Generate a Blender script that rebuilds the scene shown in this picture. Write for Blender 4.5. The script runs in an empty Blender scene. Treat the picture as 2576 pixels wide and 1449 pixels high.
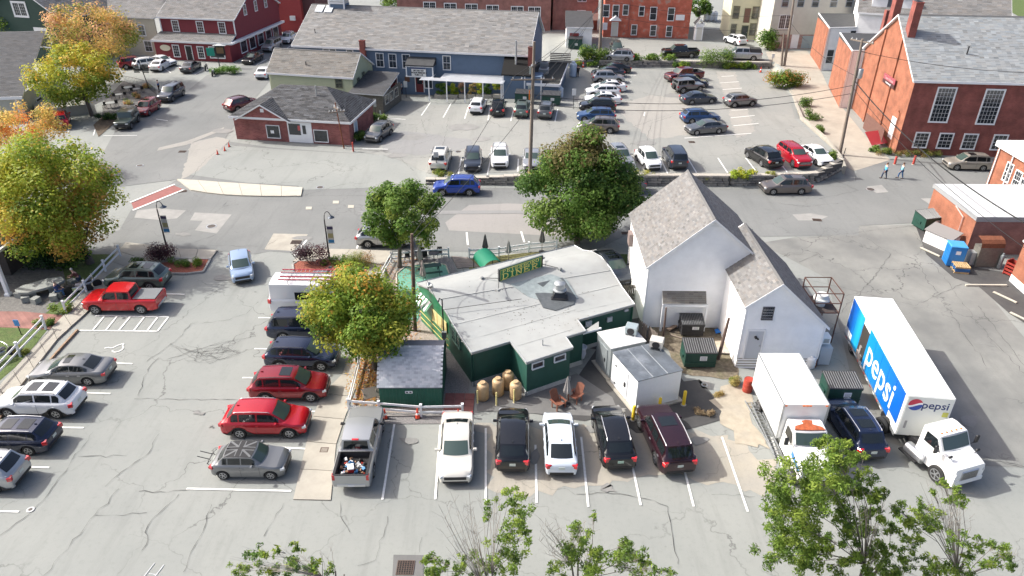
import bpy, bmesh, math, random
import numpy as np
from mathutils import Vector, Matrix
R = math.radians
rnd = random.Random(7)
sc = bpy.context.scene
# ---------------------------------------------------------------- camera, sky, sun
CAMH, TILT, ROLL, FPX, CX, CY = 28.2, 30.1, .45, 1843., 1288., 724.5
cam = bpy.data.objects.new('camera', bpy.data.cameras.new('camera'))
sc.collection.objects.link(cam); sc.camera = cam
cam.data.sensor_width = 36; cam.data.lens = 36 * FPX / 2576
cam.data.clip_start = .5; cam.data.clip_end = 2000
cam.matrix_world = Matrix.Translation((0, 0, CAMH)) @ Matrix.Rotation(R(90 - TILT), 4, 'X') @ Matrix.Rotation(R(ROLL), 4, 'Z')
world = bpy.data.worlds.new('World'); sc.world = world; world.use_nodes = True
SUN_EL, SUN_AZ = 41, 13          # shadows fall to the right and slightly toward the camera
wn = world.node_tree; bg = wn.nodes['Background']
sky = wn.nodes.new('ShaderNodeTexSky'); sky.sky_type = 'NISHITA'; sky.sun_disc = False
sky.sun_elevation = R(SUN_EL); sky.sun_rotation = R(-90 + SUN_AZ); sky.dust_density = 5.0; sky.air_density = .65; sky.ozone_density = .4
wn.links.new(sky.outputs[0], bg.inputs[0]); bg.inputs[1].default_value = .15
sun = bpy.data.objects.new('sun', bpy.data.lights.new('sun', 'SUN')); sc.collection.objects.link(sun)
sun.data.energy = 3.1; sun.data.angle = R(.53); sun.data.color = (1, .985, .93)
_sd = Vector((-math.cos(R(SUN_EL)) * math.cos(R(SUN_AZ)), math.cos(R(SUN_EL)) * math.sin(R(SUN_AZ)), math.sin(R(SUN_EL))))
sun.rotation_euler = _sd.to_track_quat('Z', 'Y').to_euler(); sun.location = _sd * 100
sc.view_settings.view_transform = 'Standard'; sc.view_settings.look = 'None'
sc.view_settings.exposure = .83; sc.view_settings.gamma = 1; sc.view_settings.use_curve_mapping = False
# ---------------------------------------------------------------- terrain and surveying helpers
def sst(a, b, x):
    t = min(1, max(0, (x - a) / (b - a))); return t * t * (3 - 2 * t)
WALLPTS = [(-8.84, 69.5), (25.4, 69.8), (30.5, 70.5), (34.2, 72.4)]
LOTEDGE = [(34.2, 72.4), (35.2, 75.6), (35.9, 81.4), (35.8, 90), (38.0, 100), (40.2, 114.5)]
def _ip(pts, v, k=0):
    if v <= pts[0][k]: return pts[0][1 - k]
    for a, b in zip(pts, pts[1:]):
        if v <= b[k]: return a[1 - k] + (b[1 - k] - a[1 - k]) * (v - a[k]) / max(1e-6, b[k] - a[k])
    return pts[-1][1 - k]
def gz(X, Y):
    """height of the ground: street and near lot at 0, upper lot about 1 m up behind its wall, back lots higher"""
    if Y < 66: return 0.
    alley = sst(72, 122, Y) * 1.9
    yw = _ip(WALLPTS, X)
    if X < 34.6:
        wy = 6.5 * (1 - sst(-9.5, -8.6, X)) + .35
        lot = sst(-22, -4, X) * .35 + sst(-9.5, 2, X) * .65
        z = lot * sst(yw + .05, yw + .05 + wy, Y)
        if X > 3: z += sst(115.4, 115.8, Y) * .85 * sst(3, 6, X)
        else: z += sst(112, 125, Y) * .8 * sst(-10, 3, X)
        z0 = z
    else: z0 = None
    if Y > 72:
        xe = _ip(LOTEDGE, Y, 1)
        if X > xe - .02:
            t = sst(xe - .02, xe + .3, X); lotz = 1.0 + (.85 if Y > 115.6 else 0)
            return lotz * (1 - t) + alley * t if Y < 115.6 else max(lotz, alley) * (1 - t) + alley * t
        if z0 is None: return 1.0 + (sst(115.4, 115.8, Y) * .85)
        return z0
    return z0 if z0 is not None else 0.
_Rm = cam.matrix_world.to_3x3()
def ray(px, py): return _Rm @ Vector(((px - CX) / FPX, -(py - CY) / FPX, -1))
def PZ(px, py, z=0.):
    r = ray(px, py); t = (z - CAMH) / r.z; return Vector((r.x * t, r.y * t, z))
def G(px, py, dz=0.):
    z = 0.
    for _ in range(12):
        p = PZ(px, py, z + dz); z = z * .5 + .5 * gz(p.x, p.y)
    p = PZ(px, py, z + dz); p.z = gz(p.x, p.y); return p
# ---------------------------------------------------------------- materials
_mats = {}
def mat(name, col, rough=.8, metal=0., var=0., scale=4., bump=0., coat=0., spec=None, dirt=0., dirtcol=None, stretch=None):
    if name in _mats: return _mats[name]
    m = bpy.data.materials.new(name); m.use_nodes = True; _mats[name] = m
    nt = m.node_tree; b = nt.nodes['Principled BSDF']; L = nt.links.new
    b.inputs['Base Color'].default_value = (*col, 1); b.inputs['Roughness'].default_value = rough
    b.inputs['Metallic'].default_value = metal; b.inputs['Coat Weight'].default_value = coat
    b.inputs['Coat Roughness'].default_value = .04
    if spec is not None: b.inputs['Specular IOR Level'].default_value = spec
    if var or bump or dirt:
        tc = nt.nodes.new('ShaderNodeTexCoord'); src = tc.outputs['Object']
        if stretch:
            mp = nt.nodes.new('ShaderNodeMapping'); mp.inputs['Scale'].default_value = stretch; L(src, mp.inputs[0]); src = mp.outputs[0]
        n = nt.nodes.new('ShaderNodeTexNoise'); n.inputs['Scale'].default_value = scale; n.inputs['Detail'].default_value = 7
        n.inputs['Roughness'].default_value = .65; L(src, n.inputs[0])
        cur = None
        if var:
            r = nt.nodes.new('ShaderNodeMapRange'); r.inputs[1].default_value = .3; r.inputs[2].default_value = .7
            r.inputs[3].default_value = 1 - var; r.inputs[4].default_value = 1 + var; L(n.outputs[0], r.inputs[0])
            mx = nt.nodes.new('ShaderNodeVectorMath'); mx.operation = 'SCALE'; mx.inputs[0].default_value = col
            L(r.outputs[0], mx.inputs['Scale']); cur = mx.outputs[0]
        if dirt:
            n2 = nt.nodes.new('ShaderNodeTexNoise'); n2.inputs['Scale'].default_value = scale * .23; n2.inputs['Detail'].default_value = 9
            n2.inputs['Roughness'].default_value = .7; L(src, n2.inputs[0])
            r2 = nt.nodes.new('ShaderNodeMapRange'); r2.inputs[1].default_value = .5; r2.inputs[2].default_value = .72; r2.inputs[4].default_value = dirt; L(n2.outputs[0], r2.inputs[0])
            mm = nt.nodes.new('ShaderNodeMix'); mm.data_type = 'RGBA'; L(r2.outputs[0], mm.inputs[0])
            if cur: L(cur, mm.inputs[6])
            else: mm.inputs[6].default_value = (*col, 1)
            mm.inputs[7].default_value = (*(dirtcol or [c * .45 for c in col]), 1); cur = mm.outputs[2]
        if cur: L(cur, b.inputs['Base Color'])
        if bump:
            bp = nt.nodes.new('ShaderNodeBump'); bp.inputs['Strength'].default_value = bump; bp.inputs['Distance'].default_value = .02
            n3 = nt.nodes.new('ShaderNodeTexNoise'); n3.inputs['Scale'].default_value = scale * 12; n3.inputs['Detail'].default_value = 3; L(src, n3.inputs[0])
            L(n3.outputs[0], bp.inputs['Height']); L(bp.outputs[0], b.inputs['Normal'])
    return m
def tint_mat(name, base, rough=.85, trans=0., amt=1.):
    """colour taken from the piece's own tint attribute"""
    if name in _mats: return _mats[name]
    m = bpy.data.materials.new(name); m.use_nodes = True; _mats[name] = m
    nt = m.node_tree; b = nt.nodes['Principled BSDF']; L = nt.links.new
    a = nt.nodes.new('ShaderNodeAttribute'); a.attribute_name = 'tint'
    mx = nt.nodes.new('ShaderNodeMix'); mx.data_type = 'RGBA'; mx.blend_type = 'MULTIPLY'; mx.inputs[0].default_value = 1
    mx.inputs[6].default_value = (*base, 1); L(a.outputs['Color'], mx.inputs[7]); L(mx.outputs[2], b.inputs['Base Color'])
    b.inputs['Roughness'].default_value = rough
    if trans:
        b.inputs['Specular IOR Level'].default_value = .25
        tr = nt.nodes.new('ShaderNodeBsdfTranslucent'); L(mx.outputs[2], tr.inputs[0])
        ms = nt.nodes.new('ShaderNodeMixShader'); ms.inputs[0].default_value = trans
        L(b.outputs[0], ms.inputs[1]); L(tr.outputs[0], ms.inputs[2]); L(ms.outputs[0], nt.nodes['Material Output'].inputs[0])
    return m
def brick_mat(name, c1, c2, mortar, scale=1., worn=None):
    if name in _mats: return _mats[name]
    m = bpy.data.materials.new(name); m.use_nodes = True; _mats[name] = m
    nt = m.node_tree; b = nt.nodes['Principled BSDF']; L = nt.links.new
    tc = nt.nodes.new('ShaderNodeTexCoord'); sep = nt.nodes.new('ShaderNodeSeparateXYZ'); L(tc.outputs['Object'], sep.inputs[0])
    ad = nt.nodes.new('ShaderNodeMath'); L(sep.outputs[0], ad.inputs[0]); L(sep.outputs[1], ad.inputs[1])
    cb = nt.nodes.new('ShaderNodeCombineXYZ'); L(ad.outputs[0], cb.inputs[0]); L(sep.outputs[2], cb.inputs[1])
    br = nt.nodes.new('ShaderNodeTexBrick'); L(cb.outputs[0], br.inputs[0])
    br.inputs['Color1'].default_value = (*c1, 1); br.inputs['Color2'].default_value = (*c2, 1); br.inputs['Mortar'].default_value = (*mortar, 1)
    br.inputs['Scale'].default_value = scale; br.inputs['Brick Width'].default_value = .22; br.inputs['Row Height'].default_value = .075; br.inputs['Mortar Size'].default_value = .008
    n = nt.nodes.new('ShaderNodeTexNoise'); n.inputs['Scale'].default_value = .9; n.inputs['Detail'].default_value = 8; L(tc.outputs['Object'], n.inputs[0])
    r = nt.nodes.new('ShaderNodeMapRange'); r.inputs[1].default_value = .3; r.inputs[2].default_value = .7; r.inputs[3].default_value = .72; r.inputs[4].default_value = 1.3; L(n.outputs[0], r.inputs[0])
    sc_ = nt.nodes.new('ShaderNodeVectorMath'); sc_.operation = 'SCALE'; L(br.outputs[0], sc_.inputs[0]); L(r.outputs[0], sc_.inputs['Scale']); cur = sc_.outputs[0]
    if worn:
        r2 = nt.nodes.new('ShaderNodeMapRange'); r2.inputs[1].default_value = .58; r2.inputs[2].default_value = .66; L(n.outputs[0], r2.inputs[0])
        mm = nt.nodes.new('ShaderNodeMix'); mm.data_type = 'RGBA'; L(r2.outputs[0], mm.inputs[0]); L(cur, mm.inputs[6]); mm.inputs[7].default_value = (*worn, 1); cur = mm.outputs[2]
    L(cur, b.inputs['Base Color']); b.inputs['Roughness'].default_value = .9
    bp = nt.nodes.new('ShaderNodeBump'); bp.inputs['Strength'].default_value = .5; bp.inputs['Distance'].default_value = .01; bp.invert = True
    L(br.outputs['Fac'], bp.inputs['Height']); L(bp.outputs[0], b.inputs['Normal'])
    return m
def paint(name, col, metal=.35, rough=.32):
    return mat('car_paint_' + name, col, rough, metal, coat=.8)
GLASS = mat('car_glass', (.012, .016, .018), .04, spec=.7)
GLASSL = mat('windshield_glass', (.05, .075, .068), .05, spec=.7)
WINGLASS = mat('window_glass', (.03, .036, .042), .07, var=.5, scale=1.3, spec=.7)
BLACKP = mat('black_plastic', (.02, .02, .022), .55); RUBBER = mat('tyre_rubber', (.022, .022, .022), .85)
CHROME = mat('bright_metal', (.62, .63, .65), .28, .9); RIM = mat('alloy_rim', (.42, .43, .45), .3, .8); RIMD = mat('dark_rim', (.05, .05, .055), .4, .5)
REDL = mat('tail_light_red', (.5, .015, .02), .15, coat=1); HEADL = mat('head_light_glass', (.55, .58, .6), .1, .2, coat=1)
ORANGEL = mat('amber_lens', (.8, .2, .03), .3)
WHITE = mat('white_paint', (.78, .79, .8), .55, var=.04, scale=2); TRIM = mat('white_trim', (.74, .75, .76), .6)
GALV = mat('galvanised_metal', (.42, .44, .45), .42, .6, var=.15, scale=6)
DARKM = mat('dark_metal', (.03, .03, .033), .5, .3); RUST = mat('rusty_metal', (.2, .07, .035), .8, .2, var=.3, scale=9)
# ---------------------------------------------------------------- mesh builders
class MB:
    def __init__(s): s.v = []; s.f = []; s.mi = []; s.t = []; s.m = 0; s.tint = None; s.M = None
    def add(s, vs, fs, m=None):
        o = len(s.v)
        if s.M is not None: vs = [tuple(s.M @ Vector(v)) for v in vs]
        s.v += [tuple(v) for v in vs]
        for f in fs: s.f.append([i + o for i in f]); s.mi.append(s.m if m is None else m); s.t.append(s.tint)
        return s
    def box(s, x0, x1, y0, y1, z0, z1, m=None, ch=0.):
        if ch:
            vs = []
            for z, i in ((z0, ch), (z0 + ch, 0), (z1 - ch, 0), (z1, ch)):
                vs += [(x0 + i, y0 + i, z), (x1 - i, y0 + i, z), (x1 - i, y1 - i, z), (x0 + i, y1 - i, z)]
            fs = [(3, 2, 1, 0), (12, 13, 14, 15)]
            for k in range(3):
                for j in range(4): a = k * 4 + j; b = k * 4 + (j + 1) % 4; fs.append((a, b, b + 4, a + 4))
            return s.add(vs, fs, m)
        return s.add([(x0, y0, z0), (x1, y0, z0), (x1, y1, z0), (x0, y1, z0), (x0, y0, z1), (x1, y0, z1), (x1, y1, z1), (x0, y1, z1)],
                     [(3, 2, 1, 0), (4, 5, 6, 7), (0, 1, 5, 4), (1, 2, 6, 5), (2, 3, 7, 6), (3, 0, 4, 7)], m)
    def cbox(s, c, d, m=None, ch=0.): return s.box(c[0] - d[0] / 2, c[0] + d[0] / 2, c[1] - d[1] / 2, c[1] + d[1] / 2, c[2] - d[2] / 2, c[2] + d[2] / 2, m, ch)
    def prism(s, pts, z0, z1, m=None, top=None):
        n = len(pts); t = top or pts
        vs = [(p[0], p[1], z0) for p in pts] + [(p[0], p[1], z1 if len(p) < 3 else p[2]) for p in t]
        return s.add(vs, [tuple(range(n))[::-1], tuple(range(n, 2 * n))] + [(i, (i + 1) % n, (i + 1) % n + n, i + n) for i in range(n)], m)
    def tube(s, pts, r, n=8, m=None, cap=True):
        pts = [Vector(p) for p in pts]; rs = r if isinstance(r, (list, tuple)) else [r] * len(pts); vs = []; fs = []
        for i, p in enumerate(pts):
            d = (pts[min(i + 1, len(pts) - 1)] - pts[max(i - 1, 0)]).normalized()
            a = d.cross(Vector((0, 0, 1)) if abs(d.z) < .95 else Vector((1, 0, 0))).normalized(); b = d.cross(a)
            for k in range(n):
                t = 2 * math.pi * (k + .5) / n; vs.append(tuple(p + (a * math.cos(t) + b * math.sin(t)) * rs[i]))
        for i in range(len(pts) - 1):
            for k in range(n): fs.append((i * n + k, i * n + (k + 1) % n, (i + 1) * n + (k + 1) % n, (i + 1) * n + k))
        if cap: fs += [tuple(range(n))[::-1], tuple(range((len(pts) - 1) * n, len(pts) * n))]
        return s.add(vs, fs, m)
    def lathe(s, prof, n=20, c=(0, 0, 0), axis='z', m=None, arc=1.):
        vs = []; fs = []
        for r_, z in prof:
            for k in range(n):
                t = 2 * math.pi * k / n * arc
                q = (r_ * math.cos(t), r_ * math.sin(t), z)
                if axis == 'y': q = (q[0], q[2], q[1])
                if axis == 'x': q = (q[2], q[0], q[1])
                vs.append((q[0] + c[0], q[1] + c[1], q[2] + c[2]))
        for i in range(len(prof) - 1):
            for k in range(n): fs.append((i * n + k, i * n + (k + 1) % n, (i + 1) * n + (k + 1) % n, (i + 1) * n + k))
        if prof[0][0] > 1e-4: fs.append(tuple(range(n))[::-1])
        if prof[-1][0] > 1e-4: fs.append(tuple(range((len(prof) - 1) * n, len(prof) * n)))
        return s.add(vs, fs, m)
    def grid(s, rows, m=None, closed=False):
        nr = len(rows); nc = len(rows[0]); vs = [p for r_ in rows for p in r_]
        return s.add(vs, [(i * nc + j, i * nc + j + 1, (i + 1) * nc + j + 1, (i + 1) * nc + j) for i in range(nr - 1) for j in range(nc - 1)], m)
    def quad(s, a, b, c, d, m=None): return s.add([a, b, c, d], [(0, 1, 2, 3)], m)
    def mesh(s, name, mats, smooth=None, recalc=True):
        me = bpy.data.meshes.new(name); me.from_pydata(s.v, [], s.f)
        for m_ in (mats if isinstance(mats, (list, tuple)) else [mats]): me.materials.append(m_)
        me.polygons.foreach_set('material_index', s.mi)
        if any(t is not None for t in s.t):
            at = me.attributes.new('tint', 'FLOAT_COLOR', 'CORNER'); dat = []
            for f, t in zip(s.f, s.t): dat += list((*(t or (1, 1, 1)), 1)) * len(f)
            at.data.foreach_set('color', dat)
        if recalc:
            bm = bmesh.new(); bm.from_mesh(me); bmesh.ops.recalc_face_normals(bm, faces=bm.faces); bm.to_mesh(me); bm.free()
        if smooth:
            me.polygons.foreach_set('use_smooth', [True] * len(me.polygons)); me.set_sharp_from_angle(angle=R(smooth))
        me.update(); return me
def link(name, data, parent=None, loc=(0, 0, 0), rz=0.):
    o = bpy.data.objects.new(name, data); sc.collection.objects.link(o); o.location = loc
    if rz: o.rotation_euler = (0, 0, rz)
    if parent is not None: o.parent = parent
    return o
def obj(name, mb, mats, parent=None, loc=(0, 0, 0), rz=0., smooth=None, recalc=True):
    return link(name, mb.mesh(name, mats, smooth, recalc), parent, loc, rz)
def tag(o, label, cat, group=None):
    o['label'] = label; o['category'] = cat
    if group: o['group'] = group
    return o
def thing(name, label, cat, loc=(0, 0, 0), rz=0., group=None):
    o = link(name, None, None, loc, rz); o.empty_display_size = .3; return tag(o, label, cat, group)
def struct(name, mb, m, smooth=None, recalc=True):
    o = obj(name, mb, m, smooth=smooth, recalc=recalc); o['kind'] = 'structure'; return o
def stuff(o): o['kind'] = 'stuff'; return o
def copytree(o, parent=None):
    c = o.copy(); sc.collection.objects.link(c)
    if parent is not None: c.parent = parent
    for ch in list(o.children): copytree(ch, c)
    return c
# ---------------------------------------------------------------- ground
def asphalt(name,col,worn,var=.1,crack=.5,sc_=.12):
    if name in _mats:return _mats[name]
    m=bpy.data.materials.new(name);m.use_nodes=True;_mats[name]=m
    nt=m.node_tree;b=nt.nodes['Principled BSDF'];L=nt.links.new;N=nt.nodes.new
    tc=N('ShaderNodeTexCoord');src=tc.outputs['Object']
    def noise(s,d=6,rough=.6,vec=None):
        n=N('ShaderNodeTexNoise');n.inputs['Scale'].default_value=s;n.inputs['Detail'].default_value=d;n.inputs['Roughness'].default_value=rough
        L(vec or src,n.inputs[0]);return n.outputs[0]
    def rng(v,a,b_,c,d):
        r=N('ShaderNodeMapRange');r.inputs[1].default_value=a;r.inputs[2].default_value=b_;r.inputs[3].default_value=c;r.inputs[4].default_value=d;L(v,r.inputs[0]);return r.outputs[0]
    def mix(f,a,b_):
        x=N('ShaderNodeMix');x.data_type='RGBA';L(f,x.inputs[0])
        for k,q in((6,a),(7,b_)):
            if isinstance(q,tuple):x.inputs[k].default_value=(*q,1)
            else:L(q,x.inputs[k])
        return x.outputs[2]
    c=mix(rng(noise(sc_,8),.36,.66,0,1),col,worn)
    mpn=N('ShaderNodeMapping');mpn.inputs['Scale'].default_value=(.9,.09,1);mpn.inputs['Rotation'].default_value=(0,0,.15);L(src,mpn.inputs[0])
    c=mix(rng(noise(1.1,6,.7,mpn.outputs[0]),.52,.78,0,.38),c,tuple(k*.55 for k in col))
    c=mix(rng(noise(3.5,8,.75),.52,.8,0,.45),c,tuple(k*.6 for k in col))
    c=mix(rng(noise(38,2,.6),.35,.7,0,.22),c,tuple(k*.5 for k in col))
    nv=N('ShaderNodeTexNoise');nv.inputs['Scale'].default_value=.8;nv.inputs['Detail'].default_value=5;L(src,nv.inputs[0])
    sv=N('ShaderNodeVectorMath');sv.operation='SCALE';sv.inputs['Scale'].default_value=2.2;L(nv.outputs['Color'],sv.inputs[0])
    av=N('ShaderNodeVectorMath');L(src,av.inputs[0]);L(sv.outputs[0],av.inputs[1])
    vo=N('ShaderNodeTexVoronoi');vo.feature='DISTANCE_TO_EDGE';vo.inputs['Scale'].default_value=.17;L(av.outputs[0],vo.inputs[0])
    msk=rng(noise(.09,3),.4,.58,0,1)
    cr=rng(vo.outputs[0],.0,.008,crack,0)
    mu=N('ShaderNodeMath');mu.operation='MULTIPLY';L(cr,mu.inputs[0]);L(msk,mu.inputs[1])
    c=mix(mu.outputs[0],c,(.05,.05,.048))
    L(c,b.inputs['Base Color']);b.inputs['Roughness'].default_value=.92
    bp=N('ShaderNodeBump');bp.inputs['Strength'].default_value=.25;bp.inputs['Distance'].default_value=.01;L(noise(45,2),bp.inputs['Height']);L(bp.outputs[0],b.inputs['Normal'])
    return m
A_LOT=asphalt('old_lot_asphalt',(.242,.254,.24),(.283,.292,.273),crack=.7)
A_ST=asphalt('street_asphalt',(.17,.176,.172),(.212,.217,.21),crack=.4)
A_UP=asphalt('upper_lot_asphalt',(.236,.242,.228),(.285,.284,.262),crack=.7)
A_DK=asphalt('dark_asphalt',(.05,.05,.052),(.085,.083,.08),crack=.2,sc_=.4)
A_MID=asphalt('patched_asphalt',(.14,.14,.138),(.19,.185,.175),crack=.3,sc_=.3)
A_STAIN=asphalt('oil_stained_asphalt',(.255,.255,.235),(.16,.162,.155),crack=.9,sc_=.22)
CONC=mat('sidewalk_concrete',(.36,.335,.285),.9,var=.12,scale=1.2,bump=.2,dirt=.25)
CONCL=mat('light_concrete',(.46,.43,.36),.9,var=.1,scale=1.2,bump=.2,dirt=.2)
CONCP=mat('patch_concrete',(.29,.285,.27),.9,var=.1,scale=1.2,dirt=.3)
GRAN=mat('granite_kerb',(.33,.32,.3),.85,var=.2,scale=5)
GRAVEL=mat('grey_gravel',(.23,.22,.215),.95,var=.55,scale=22,bump=1.)
PEBBLE=mat('pink_pebbles',(.34,.29,.25),.95,var=.5,scale=18,bump=1.)
GRASS=mat('mown_grass',(.075,.115,.028),.95,var=.4,scale=7,bump=.8,dirt=.4,dirtcol=(.13,.1,.05))
SAND=mat('washed_sand',(.35,.31,.245),.95,var=.15,scale=2,dirt=.5,dirtcol=(.26,.25,.23))
SOIL=mat('bare_soil',(.1,.075,.05),.95,var=.4,scale=6,bump=.7)
RPAVE=brick_mat('red_brick_paving',(.22,.1,.085),(.26,.125,.105),(.18,.12,.1))
RCROSS=mat('brick_red_crosswalk',(.26,.1,.09),.9,var=.15,scale=2)
LINEW=mat('road_marking_white',(.72,.72,.69),.8,var=.12,scale=5,dirt=.35,dirtcol=(.42,.41,.38))
def ground():
    xs=list(np.arange(-14,46,.55));xs=list(np.linspace(-420,-60,14))+list(np.arange(-56,-14,2))+xs+list(np.arange(47,80,2))+list(np.linspace(90,420,12))
    ys=list(np.linspace(-60,8,6))+list(np.arange(12,64,4))+list(np.arange(66,78,.5))+list(np.arange(78,130,.8))+list(np.linspace(134,600,20))
    for k in(115.4,115.8,69.55,69.9):ys.append(k)
    xs=sorted(xs);ys=sorted(set(ys))
    mb=MB();rows=[[(x,y,gz(x,y))for x in xs]for y in ys]
    mb.grid(rows);return struct('ground',mb,A_LOT,smooth=30)
ground()
def sheet(name,pts,m,lvl=1,world_=False,step=None,z=None,jag=0.):
    """flat paving sheet lying a few millimetres above the one below; draped where the ground slopes"""
    P_=[Vector(p)if world_ else G(*p)for p in pts]
    if jag:
        Q_=[]
        for a,b in zip(P_,P_[1:]+P_[:1]):
            n=max(1,int((b-a).length/.5))
            for k in range(n):Q_.append(a.lerp(b,k/n)+Vector((rnd.uniform(-jag,jag),rnd.uniform(-jag,jag),0)))
        P_=Q_
    bm=bmesh.new();vs=[bm.verts.new((p[0],p[1],0))for p in P_];bm.faces.new(vs)
    bmesh.ops.triangulate(bm,faces=bm.faces)
    ys=[p[1]for p in P_];xs=[p[0]for p in P_]
    if max(ys)>66 and step is None:step=1.2
    if step:
        for ax,lo,hi in((0,min(xs),max(xs)),(1,min(ys),max(ys))):
            k=lo+step
            while k<hi:
                co=[0,0,0];co[ax]=k;no=[0,0,0];no[ax]=1
                bmesh.ops.bisect_plane(bm,geom=bm.verts[:]+bm.edges[:]+bm.faces[:],plane_co=co,plane_no=no);k+=step
    for v in bm.verts:v.co.z=(gz(v.co.x,v.co.y)if z is None else z)+.005*lvl+(.012 if step else 0)
    bmesh.ops.recalc_face_normals(bm,faces=bm.faces)
    for f in bm.faces:
        if f.normal.z<0:f.normal_flip()
    me=bpy.data.meshes.new(name);bm.to_mesh(me);bm.free();me.materials.append(m)
    o=link(name,me);o['kind']='structure';return o
def slab(name,pts,m,h=.13,world_=False,kerb=None,joints=None):
    """raised pavement, cut into separate concrete panels across its length"""
    P_=[Vector((p[0],p[1],0))if world_ else G(*p)for p in pts]
    mb=MB();z0=min(p[2]for p in P_)
    mb.prism([(p[0],p[1],max(p[2],gz(p[0],p[1]))+h)for p in P_],z0-.05,0)
    return struct(name,mb,m)
def walkway(name,left,right,m,panel=1.5,h=.13,gap=.02,label=None,world_=False):
    """strip between two edges, built panel by panel"""
    A=[Vector((p[0],p[1],0))if world_ else G(*p)for p in left];B=[Vector((p[0],p[1],0))if world_ else G(*p)for p in right]
    def at(L_,t):
        d=[0]
        for a,b in zip(L_,L_[1:]):d.append(d[-1]+(b-a).length)
        s=t*d[-1]
        for i in range(len(L_)-1):
            if s<=d[i+1]+1e-9:return L_[i].lerp(L_[i+1],(s-d[i])/max(1e-6,d[i+1]-d[i]))
        return L_[-1]
    ln=sum((b-a).length for a,b in zip(A,A[1:]));n=max(1,int(ln/panel))
    base=MB();base.grid([[tuple(at(A,k/n)+Vector((0,0,gz(*at(A,k/n)[:2])-at(A,k/n).z+.01))),tuple(at(B,k/n)+Vector((0,0,gz(*at(B,k/n)[:2])-at(B,k/n).z+.01)))]for k in range(n+1)])
    root=struct(name,base,mat('joint_dirt',(.1,.09,.075),.95))
    for k in range(n):
        t0,t1=k/n+gap/ln,(k+1)/n-gap/ln
        q=[at(A,t0),at(A,t1),at(B,t1),at(B,t0)];c=sum(q,Vector())/4
        mb=MB();mb.prism([(p.x-c.x,p.y-c.y,gz(p.x,p.y)+h)for p in q],min(gz(p.x,p.y)for p in q)-.02,0)
        obj('panel',mb,m,root,loc=(c.x,c.y,rnd.uniform(-.004,.004)))
    return root
def kerb(name,pts,w=.15,h=.14,m=GRAN,piece=1.8,world_=False):
    P_=[Vector((p[0],p[1],0))if world_ else G(*p)for p in pts];mb=MB()
    mb.tube([(p.x,p.y,gz(p.x,p.y)-.03)for p in P_],.05,4)
    root=struct(name,mb,m)
    for a,b in zip(P_,P_[1:]):
        d=b-a;ln=Vector((d.x,d.y)).length;n=max(1,round(ln/piece))
        for k in range(n):
            p=a.lerp(b,(k+.5)/n);l_=ln/n-.015
            mk=MB();mk.cbox((0,0,h/2-.03),(l_,w,h+.06),ch=.015)
            obj('kerbstone',mk,m,root,loc=(p.x,p.y,gz(p.x,p.y)+rnd.uniform(-.005,.005)),rz=math.atan2(d.y,d.x))
    return root
_ln=0
def stripe(a,b,w=.11,lvl=4):
    """painted stripe along the ground between two surveyed points"""
    a,b=(G(*a)if not isinstance(a,Vector)else a),(G(*b)if not isinstance(b,Vector)else b);d=(b-a);d.z=0;n=max(2,int(d.length/.8));u=Vector((-d.y,d.x,0)).normalized()*w/2
    mb=MB();rows=[]
    for k in range(n+1):
        p=a.lerp(b,k/n);z=gz(p.x,p.y)+.005*lvl+.014;rows.append([(p.x+u.x,p.y+u.y,z),(p.x-u.x,p.y-u.y,z)])
    mb.grid(rows);return struct('painted_line',mb,LINEW,recalc=False)
# surfaces: street, lots, aprons
sheet('street',[(-60,640),(300,580),(330,528),(445,452),(480,400),(545,352),(690,372),(870,384),(960,392),(1020,420),(1070,470),(1325,474),(1590,473),(1920,474),(2044,468),(2150,456),(2160,400),(2620,400),(2700,470),(2440,560),(2320,560),(2160,568),(2160,592),(1900,596),(1590,585),(1480,640),(1100,632),(930,634),(765,640),(680,632),(640,640),(545,632),(440,640)],A_ST,1)
sheet('side_street',[(445,452),(300,470),(240,420),(290,330),(420,270),(520,190),(600,170),(700,110),(760,60),(800,60),(690,190),(600,300),(560,360),(480,400)],A_ST,2)
sheet('lot_entrance',[(480,440),(560,365),(700,376),(880,386),(960,390),(1040,430),(1066,466),(900,474),(764,478),(750,468),(620,460)],A_MID if 0 else A_LOT,3)
sheet('upper_lot',[(930,330),(1000,262),(1290,262),(1460,240),(1460,170),(1930,178),(1986,240),(2000,300),(2070,360),(2106,425),(2040,436),(1590,440),(1325,440),(1080,436),(985,395),(900,382)],A_UP,2)
sheet('back_lot',[(1500,150),(1450,120),(1420,100),(1530,94),(1740,104),(1900,125),(1925,160),(1740,155)],A_UP,2)
sheet('alley',[(1935,172),(1926,130),(2030,128),(2068,185),(2090,235),(2180,345),(2240,402),(2150,430),(2124,418),(2080,352),(2008,288),(1998,238)],mat('pale_alley_concrete',(.36,.325,.27),.92,var=.1,scale=.8,bump=.2,dirt=.3),2)
sheet('service_yard',[(1910,612),(2000,597),(2160,590),(2160,568),(2330,566),(2470,720),(2700,1000),(2700,1180),(2400,1170),(2170,1090),(2130,900),(2080,700)],A_STAIN,3)
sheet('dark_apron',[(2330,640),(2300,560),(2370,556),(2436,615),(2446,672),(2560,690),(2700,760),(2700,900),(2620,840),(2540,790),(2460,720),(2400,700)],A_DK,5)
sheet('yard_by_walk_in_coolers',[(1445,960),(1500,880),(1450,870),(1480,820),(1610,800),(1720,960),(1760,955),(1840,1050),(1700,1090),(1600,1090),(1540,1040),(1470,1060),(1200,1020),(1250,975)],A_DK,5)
sheet('cooler_yard_patch',[(1195,985),(1330,985),(1450,940),(1540,1000),(1560,1050),(1440,1045),(1200,1035)],A_MID,6)
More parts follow.
